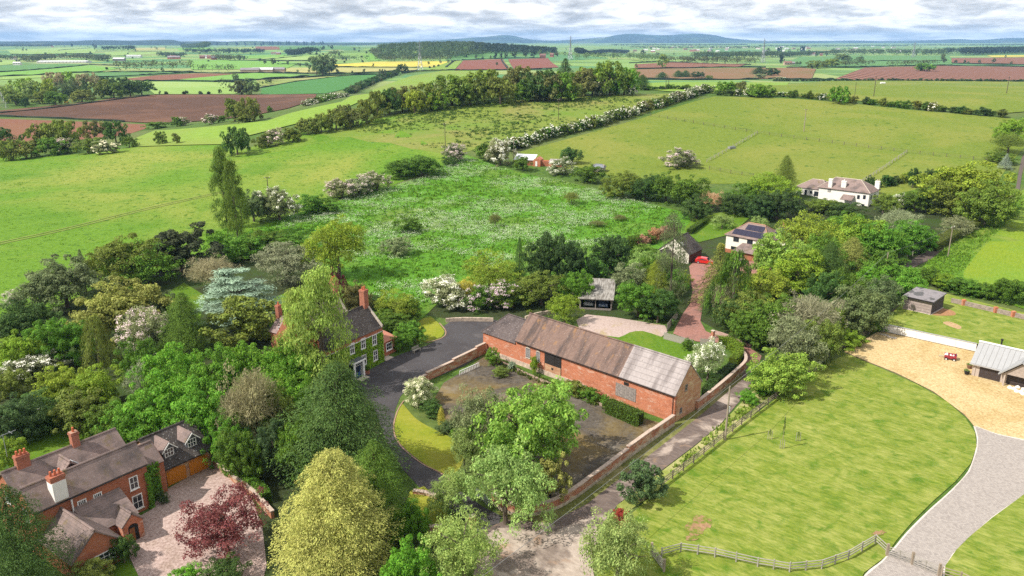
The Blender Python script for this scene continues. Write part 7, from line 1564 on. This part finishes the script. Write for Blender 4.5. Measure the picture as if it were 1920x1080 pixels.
# hedgerow trees, lone and in lines
_cnt = {}; _tiny = []
def ftree(u, vb, hpx, c, kind='far', wf=.8, label=None, group='far hedgerow trees'):
    p = G(u, vb); h = hpx / ppm(p)
    if hpx < 5.5 and label is None: _tiny.append((p, h)); return
    key = label or ('large ' if hpx > 10 else 'small ') + {'farpine': 'blackish', 'farwood': 'dark', 'farmix': 'dull green', 'fargreen': 'pale green', 'brown': 'brownish', 'whitegreen': 'whitish', 'bronze': 'bronze', 'dark': 'dark green'}[c] + ' hedgerow tree ' + place(u, vb)
    _cnt[key] = _cnt.get(key, 0) + 1
    return plant_at(kind, p, h, h * wf, C_[c], 'tree', key if kind == 'mid' else f'{key}, {ORD[_cnt[key] - 1]} one', 'tree', None if kind == 'mid' else group)
fr = random.Random(21)
for x in (494, 507, 511, 522, 526, 538, 543, 555, 558, 571, 575, 585, 589, 601, 605): ftree(x, 85.6, fr.uniform(7.5, 9), 'farpine', wf=.5, label='tall dark tree in the paired row on the far skyline', group='paired trees on the far skyline')
for x, y, s in ((407, 86, 8), (426, 86, 7), (444, 86, 8), (460, 86, 8), (478, 86, 7.5), (490, 87, 6), (340, 88, 7), (343, 88, 8)): ftree(x, y, s, 'farpine', wf=.6, label='dark single tree on the far left skyline', group='single trees on the far left skyline')
ftree(605, 141, 37, 'fargreen', 'mid', 1.05, 'big pale green clump of tall trees standing alone in the far fields'); ftree(594, 140, 33, 'fargreen', 'mid', .9, 'left part of the lone far clump of tall trees'); ftree(618, 140, 32, 'farmix', 'mid', .9, 'right part of the lone far clump of tall trees')
ftree(443, 151, 13, 'fargreen', 'mid', .9, 'small pale round tree above the willow clump'); ftree(452, 178, 27, 'farmix', 'mid', 1.2, 'wide grey green willow behind the ploughed field, left one'); ftree(472, 178, 25, 'fargreen', 'mid', 1.2, 'wide grey green willow behind the ploughed field, right one')
ftree(754, 139, 19, 'farwood', 'mid', 1.1, 'round dark tree left of the pylon on the field edge'); ftree(717, 148, 18, 'farmix', 'mid', .9, 'dark tree at the end of the rising hedge'); ftree(735, 146, 9, 'farwood', 'mid', 1.1, 'small dark bush below the round tree by the pylon')
for x, y, s, c in ((513, 121, 12, 'farmix'), (497, 120, 9, 'farmix'), (540, 122, 8, 'farwood'), (563, 125, 7, 'farwood'), (575, 125, 9, 'fargreen'), (583, 115, 9, 'brown'), (534, 135, 8, 'fargreen'), (558, 136, 6, 'fargreen'), (511, 135, 7, 'fargreen'), (580, 136, 6, 'brown'), (590, 135, 7, 'brown'), (635, 137, 6, 'brown'), (660, 138, 6, 'farmix'), (683, 138, 9, 'farmix'), (700, 125, 6, 'farwood'), (804, 121, 6, 'farwood'), (826, 119, 6, 'farmix'), (841, 118, 5, 'farwood'), (848, 117, 4, 'farwood'), (822, 125, 4, 'farwood'), (814, 127, 4, 'farwood'), (806, 128, 3, 'farwood'), (305, 135, 9, 'fargreen'), (200, 131, 5, 'fargreen'), (225, 133, 6, 'whitegreen'), (180, 91, 7, 'farmix'), (292, 92, 5, 'farwood'), (284, 91, 4, 'farwood'), (130, 88, 5, 'farpine'), (135, 88, 6, 'farpine'), (105, 88, 5, 'farpine'), (120, 88, 4, 'farpine'), (151, 87.5, 4, 'farpine'), (175, 87.5, 6, 'farpine'), (190, 88, 3, 'farpine'), (43, 96, 4, 'farmix'), (50, 96, 5, 'brown'), (607, 93, 7, 'farpine'), (623, 92.5, 8, 'farpine'), (665, 95, 6, 'farwood'), (674, 93, 4, 'farwood'), (240, 102, 3, 'farwood'), (545, 93, 4, 'farpine'), (931, 123, 7, 'dark'), (875, 108, 6, 'farpine'), (893, 110, 7, 'farmix'), (929, 110, 11, 'farpine'), (940, 109, 9, 'farpine'), (920, 110, 6, 'farmix'), (905, 111, 5, 'whitegreen'), (1000, 108, 14, 'farpine'), (985, 107, 12, 'farwood'), (965, 108, 13, 'farwood'), (1012, 103, 10, 'fargreen'), (1045, 106, 9, 'farmix'), (948, 108, 10, 'farwood'), (1150, 108, 9, 'fargreen'), (1100, 108, 10, 'fargreen'), (1205, 105, 12, 'farmix'), (1232, 108, 10, 'farmix'),
                   (1242, 128, 26, 'bronze'), (1193, 127, 8, 'brown'), (1460, 101, 13, 'farpine'), (1464, 119, 16, 'farpine'), (1505, 98, 12, 'farpine'), (1494, 122, 7, 'farmix'), (1500, 122, 7, 'farwood'), (1516, 104, 10, 'farwood'), (1808, 119, 7, 'farwood'), (1836, 119, 7, 'farwood'), (1863, 118, 9, 'farmix'), (1896, 121, 6, 'farwood'), (1815, 121, 5, 'farmix'), (1792, 118, 5, 'farwood'), (1885, 108, 4, 'farwood'), (1768, 118, 16, 'farmix'), (1440, 99, 9, 'farmix'), (1480, 104, 9, 'farwood'), (1530, 106, 7, 'farwood'), (300, 177, 7, 'farwood'), (312, 177, 4, 'farwood'), (345, 177, 4, 'farwood'), (350, 176, 5, 'farwood'), (376, 177, 4, 'farwood'), (392, 177, 4, 'farwood'), (412, 176, 9, 'farwood'), (500, 157, 8, 'fargreen'), (492, 158, 6, 'fargreen'), (507, 156, 8, 'farmix')):
    ftree(x, y, s, c)
fr2 = random.Random(4)
for i in range(60): _p = G(fr2.uniform(0, 700), fr2.uniform(86, 119)); _tiny.append((_p, fr2.uniform(3, 6) / ppm(_p)))
for i in range(50): _p = G(fr2.uniform(1050, 1920), fr2.uniform(92, 106)); _tiny.append((_p, fr2.uniform(4, 7) / ppm(_p)))
_o = Vector((0, 2500, 0)); _V, _t = clumps(np.array([list(p + Vector((0, 0, h * .5)) - _o) for p, h in _tiny]), np.array([[h * .42, h * .42, h * .5] for p, h in _tiny]), 22, 4.0, np.random.default_rng(2), shell=.7, aspect=.8)
tag(ob('far_scattered_trees', quads_mesh('far_scattered_trees', _V, _t, LEAF), loc=_o, color=C_['farwood']), kind='stuff')
# farms and houses far off
FWHITE = plain('far_white_wall', (.66, .64, .6), .8, .05, .1); FRED = plain('far_red_brick', (.33, .13, .09), .9, .15, .1); FROOF = plain('far_tile_roof', (.20, .11, .09), .9, .15, .1); FGREY = plain('far_grey_roof', (.22, .20, .21), .8, .15, .1); FPALE = plain('far_pale_roof', (.55, .54, .55), .7, .1, .1); FTAN = plain('far_tan_wall', (.36, .27, .2), .9, .1, .1)
def farm(u, vb, L_, W_, he, hr, ang, wm, rm, label, name='farmhouse', cat='building', group=None, win=3, ch=1):
    p = G(u, vb); h = House(name, label, cat, (p.x, p.y), ang, z=p.z, group=group)
    h.walls(-L_ / 2, 0, L_ / 2, W_, he, hr, mat=wm, zb=-1); h.roof(-L_ / 2, 0, L_ / 2, W_, he, hr, rm, oe=.5, og=.4, t=.3, ridge=False)
    for i in range(win):
        x = -L_ / 2 + L_ * (i + .5) / win; h.part('window', MB().box(x - .7, -.12, he * .45, x + .7, .02, he * .8), GLASS)
    for i in range(ch): h.part('chimney', MB().box(-L_ / 2 + .4 + i * (L_ - 2), W_ / 2 - .5, hr - .6, -L_ / 2 + 1.6 + i * (L_ - 2), W_ / 2 + .5, hr + 1.4), wm)
farm(1018, 108, 16, 9, 6, 10, 4, FRED, FROOF, 'pink brick farmhouse beyond the red fields, left part', ch=2); farm(1034, 107, 9, 9, 7, 10.5, -20, FRED, FROOF, 'pink brick farmhouse beyond the red fields, right part')
farm(1524, 104, 22, 10, 6, 10, 5, FWHITE, FROOF, 'far red roofed house among the trees right of the tan field', ch=2); farm(1540, 104.5, 10, 8, 5, 8, -10, FRED, FROOF, 'far brick house beside the red roofed house')
farm(1478, 122, 16, 9, 5, 8, 4, FTAN, FROOF, 'tan brick cottage at the end of the tan field', ch=2); farm(1487, 121.5, 8, 7, 4, 6.5, 4, FTAN, FGREY, 'low outbuilding beside the tan brick cottage')
for u, vb, L_, rm, lb in ((468, 136.5, 30, FGREY, 'long grey barn of the far farmyard, leftmost'), (492, 136, 34, FPALE, 'pale roofed barn of the far farmyard, second from the left'), (507, 135.5, 22, FROOF, 'brown roofed barn of the far farmyard, third from the left'), (521, 135.5, 22, FGREY, 'dark roofed barn of the far farmyard, rightmost')):
    farm(u, vb, L_, 14, 5, 8, 6, FTAN, rm, lb, 'farm_barn', win=0, ch=0)
farm(115, 118.5, 115, 40, 4, 6, 7, FWHITE, FPALE, 'very long low white greenhouse in the far left fields', 'greenhouse', win=14, ch=0); farm(31, 122, 16, 9, 5, 7, 5, FWHITE, FPALE, 'small white building left of the greenhouse', 'white_building')
farm(24, 112, 18, 10, 6, 10, 5, FWHITE, FROOF, 'cream house among trees at the far left'); farm(222, 114.5, 30, 14, 6, 9, 2, FGREY, FPALE, 'white roofed barn right of the greenhouse', 'farm_barn', win=0, ch=0); farm(250, 108, 45, 16, 6, 8, 2, FWHITE, FPALE, 'pale long shed among the far left trees', 'farm_barn', win=0, ch=0)
for i, (u, vb) in enumerate(((318, 111), (324, 110), (330, 111), (379, 110), (387, 109.5), (395, 110), (401, 112), (513, 103), (520, 102.5), (98, 88.5))): farm(u, vb, 14 + (i % 3) * 4, 9, 6, 9.5, (i % 4) * 8 - 10, FWHITE if i % 3 == 1 else FRED, FROOF if i % 2 else FGREY, f'small far-off village house among the left woods, {ORD[i]} of the village', 'village_house', group='far village houses', win=2)
tr_ = random.Random(9)
for i in range(44):
    u = tr_.uniform(1190, 1500) if i < 32 else tr_.uniform(1500, 1700); vb = tr_.uniform(88, 99)
    farm(u, vb, tr_.uniform(14, 34), 10, 6, 9, tr_.uniform(-25, 25), tr_.choice([FWHITE, FRED, FTAN, FWHITE]), tr_.choice([FROOF, FGREY, FPALE]), f'tiny far-off town building on the hazy plain, {ORD[i]} of the town', 'town_building', group='far town buildings', win=0, ch=0)

# ------------------------------------------------------------------ flowers, tufts, grass relief
def scatter(poly, n, seed, dens=None):
    """random points on the ground inside a photo-point polygon (even per square metre)"""
    P = [G(*p) for p in poly]; xs = [p.x for p in P]; ys = [p.y for p in P]; r = np.random.default_rng(seed); out_ = []
    k = len(P)
    while len(out_) < n:
        x = r.uniform(min(xs), max(xs), 4000); y = r.uniform(min(ys), max(ys), 4000); ins = np.zeros(4000, bool)
        for i in range(k):
            a, b = P[i], P[(i + 1) % k]
            if a.y == b.y: continue
            c = ((a.y > y) != (b.y > y)) & (x < (b.x - a.x) * (y - a.y) / (b.y - a.y) + a.x); ins ^= c
        x, y = x[ins], y[ins]
        if dens is not None: f = dens(x, y) > r.random(len(x)); x, y = x[f], y[f]
        out_ += list(zip(x, y))
    return out_[:n]
def fnoise(x, y, s, ph):
    return .5 + .25 * (np.sin(x / s + ph) * np.sin(y / s * 1.3 + ph * 2) + np.sin(x / s * 2.1 + y / s * 1.1 + ph * 3) * np.sin(y / s * 2.7 - x / s * .8 + ph))
MEADOW = [(470, 432), (600, 390), (725, 354), (800, 332), (870, 296), (935, 316), (1000, 332), (1060, 342), (1160, 370), (1275, 400), (1262, 425), (1180, 440), (1100, 470), (980, 470), (930, 510), (830, 525), (790, 590), (740, 600), (690, 560), (650, 480), (560, 450)]
rngm = np.random.default_rng(8)
pts = np.array(scatter(MEADOW, 4200, 3, lambda x, y: np.clip(fnoise(x, y, 6, 1.3) * fnoise(x, y, 17, 2.3) * 5.0 - .95 + np.clip((y - 150) / 160, 0, .3), 0, 1)))
idx = np.repeat(np.arange(len(pts)), 12); z0 = np.array([zt(*p) for p in pts])
Q = np.stack([pts[idx, 0] + rngm.normal(size=len(idx)) * .7, pts[idx, 1] + rngm.normal(size=len(idx)) * .7, z0[idx] + .55 + .35 * rngm.random(len(idx))], 1)
Vf = leaf_quads(Q, unit(np.array([0, -.25, 1.]) + rngm.normal(size=Q.shape) * .3), rngm.normal(size=Q.shape), np.full(len(Q), .12), .85, rngm)
tag(ob('wildflowers', quads_mesh('wildflowers', Vf, rngm.random(len(Q)), PETAL), color=(.50, .54, .40)), 'white cow parsley flowering all over the meadow', 'wildflowers', kind='stuff')
def tufts(name, poly, n, size, hgt, c, seed, label, dens=None, mat=None, per=9):
    r = np.random.default_rng(seed); p = np.array(scatter(poly, n, seed, dens)); i = np.repeat(np.arange(n), per); z = np.array([zt(*q) for q in p]); m = len(i)
    ss = (.5 + r.random(n))[i]
    Q = np.stack([p[i, 0] + r.normal(size=m) * size * .35 * ss, p[i, 1] + r.normal(size=m) * size * .35 * ss, z[i] + hgt * .45 * ss * (.4 + .7 * r.random(m)) + .06], 1)
    Td = np.array([0, 0, 1.]) + r.normal(size=(m, 3)) * .45; Nn = unit(r.normal(size=(m, 3)) * np.array([1, 1, .3]) + np.array([0, -.5, .2]))
    tag(ob(name, quads_mesh(name, leaf_quads(Q, Nn, Td, hgt * ss, .45, r), r.random(m), mat or LEAF), color=c), label, 'grass', kind='stuff')
tufts('grass_tufts', MEADOW, 5200, .9, .5, (.105, .215, .02), 5, 'long green grass of the meadow', None)
ROUGH = [(640, 238), (700, 225), (800, 208), (900, 194), (1000, 189), (1180, 180), (1290, 178), (1250, 196), (1180, 218), (1100, 236), (1000, 256), (930, 272), (850, 285), (760, 272), (690, 255)]
tufts('rush_tufts', ROUGH, 2300, 1.1, .55, (.055, .10, .016), 6, 'dark rush tufts dotted over the rough field', lambda x, y: np.clip(fnoise(x, y, 22, .4) * 1.6 - .35, .03, 1))
tufts('grass_tufts', [(-60, 600), (-60, 320), (250, 285), (425, 280), (600, 250), (800, 300), (720, 350), (600, 388), (470, 440), (330, 480), (160, 530)], 2600, 1.0, .22, (.10, .20, .015), 7, 'tussocky grass of the bright pasture')
tufts('weeds', [(1240, 905), (1300, 862), (1390, 790), (1470, 728), (1450, 715), (1400, 760), (1340, 812), (1290, 850)], 110, .6, .4, (.15, .22, .03), 9, 'bright weeds along the lane verge')
tufts('weeds', [(1735, 500), (1790, 455), (1860, 400), (1920, 365), (1910, 400), (1850, 450), (1800, 510), (1770, 530)], 900, .9, .4, (.11, .2, .02), 10, 'long grass between the track and the crop')
tufts('weeds', [(935, 680), (1000, 706), (1100, 746), (1135, 760), (1130, 768), (1030, 726), (940, 690)], 120, .5, .45, (.08, .11, .02), 11, 'weeds in the bed at the barn foot')
# ------------------------------------------------------------------ far hills and the air between
def hills(name, pts, dist, c, base=-60):
    """a range of hills: skyline heights given as photo points"""
    P = []
    n = 16
    crest = smooth([(u, v, 0) for u, v in pts], 6)
    vs_ = []; 
    for q in crest:
        a, b, cc = ray(q.x, q.y); t = dist / b
        top = Vector((a * t, dist, CAM_Z + cc * t))
        for j in range(n + 1):
            s = j / n; f = 0.5 - 0.5 * math.cos(math.pi * min(1, s * 2 if s < .5 else (1 - s) * 2))
            k_ = dist * (1 + 0.35 * (s - .5))
            wob = 1 + 0.12 * math.sin(q.x * .031 + j * 1.3) * math.sin(q.x * .013 + j * .7) * (1 if 0 < j < n and j != n // 2 else 0)
            vs_.append((a * t * (k_ / dist), k_, base + (top.z - base) * f * wob))
    m_ = len(crest); fs_ = [(i * (n + 1) + j, (i + 1) * (n + 1) + j, (i + 1) * (n + 1) + j + 1, i * (n + 1) + j + 1) for i in range(m_ - 1) for j in range(n)]
    me = bpy.data.meshes.new(name); me.from_pydata(vs_, [], fs_); me.materials.append(c)
    for p in me.polygons: p.use_smooth = True
    return tag(ob(name, me), kind='structure')
hm = M('hill_country', 0.95, 0.1); hv = hm.n('TexVoronoi'); hm.put(hv.inputs['Vector'], hm.coord((1, .35, 1))); hv.inputs['Scale'].default_value = 0.0032
hm.base(hm.mix(hm.ramp(hm.noise(hm.coord(), .0016, 5), [(.42, 0.0), (.52, 1.0)]), hm.ramp(hv.outputs['Color'], [(0, (.03, .06, .03)), (.35, (.06, .10, .04)), (.6, (.04, .075, .035)), (.75, (.11, .13, .06)), (.93, (.26, .25, .17))], 'CONSTANT'), (.02, .035, .02)))
hills('hills', [(560, 86), (700, 80), (800, 77), (850, 73), (900, 70), (940, 66), (962, 67), (990, 73), (1030, 76), (1090, 74), (1130, 70), (1180, 65), (1250, 66), (1300, 63), (1340, 66), (1370, 72), (1420, 76), (1500, 77), (1600, 76), (1660, 77), (1720, 76), (1790, 74), (1830, 75), (1900, 72), (2000, 70), (2150, 74)], 16500, hm.m)
hills('hills', [(-260, 79), (-60, 77), (0, 77.5), (80, 78), (140, 77), (200, 75.5), (250, 76), (300, 74.5), (325, 75), (345, 78), (420, 78), (520, 78), (600, 80), (720, 81), (860, 84)], 9500, hm.m)
hm2 = hm.m
hz = MB().box(-21000, -400, -70, 21000, 22500, 215).build('haze', [])
hz.data.materials.clear(); vm = bpy.data.materials.new('haze_air'); vm.use_nodes = True; vt_ = vm.node_tree; vt_.nodes.clear()
vo = vt_.nodes.new('ShaderNodeOutputMaterial'); pv = vt_.nodes.new('ShaderNodeVolumePrincipled')
pv.inputs['Color'].default_value = (0.33, 0.60, 1.0, 1); pv.inputs['Density'].default_value = 5.2e-5; pv.inputs['Anisotropy'].default_value = 0.0
vt_.links.new(pv.outputs[0], vo.inputs['Volume']); hz.data.materials.append(vm)
tag(hz, kind='stuff')
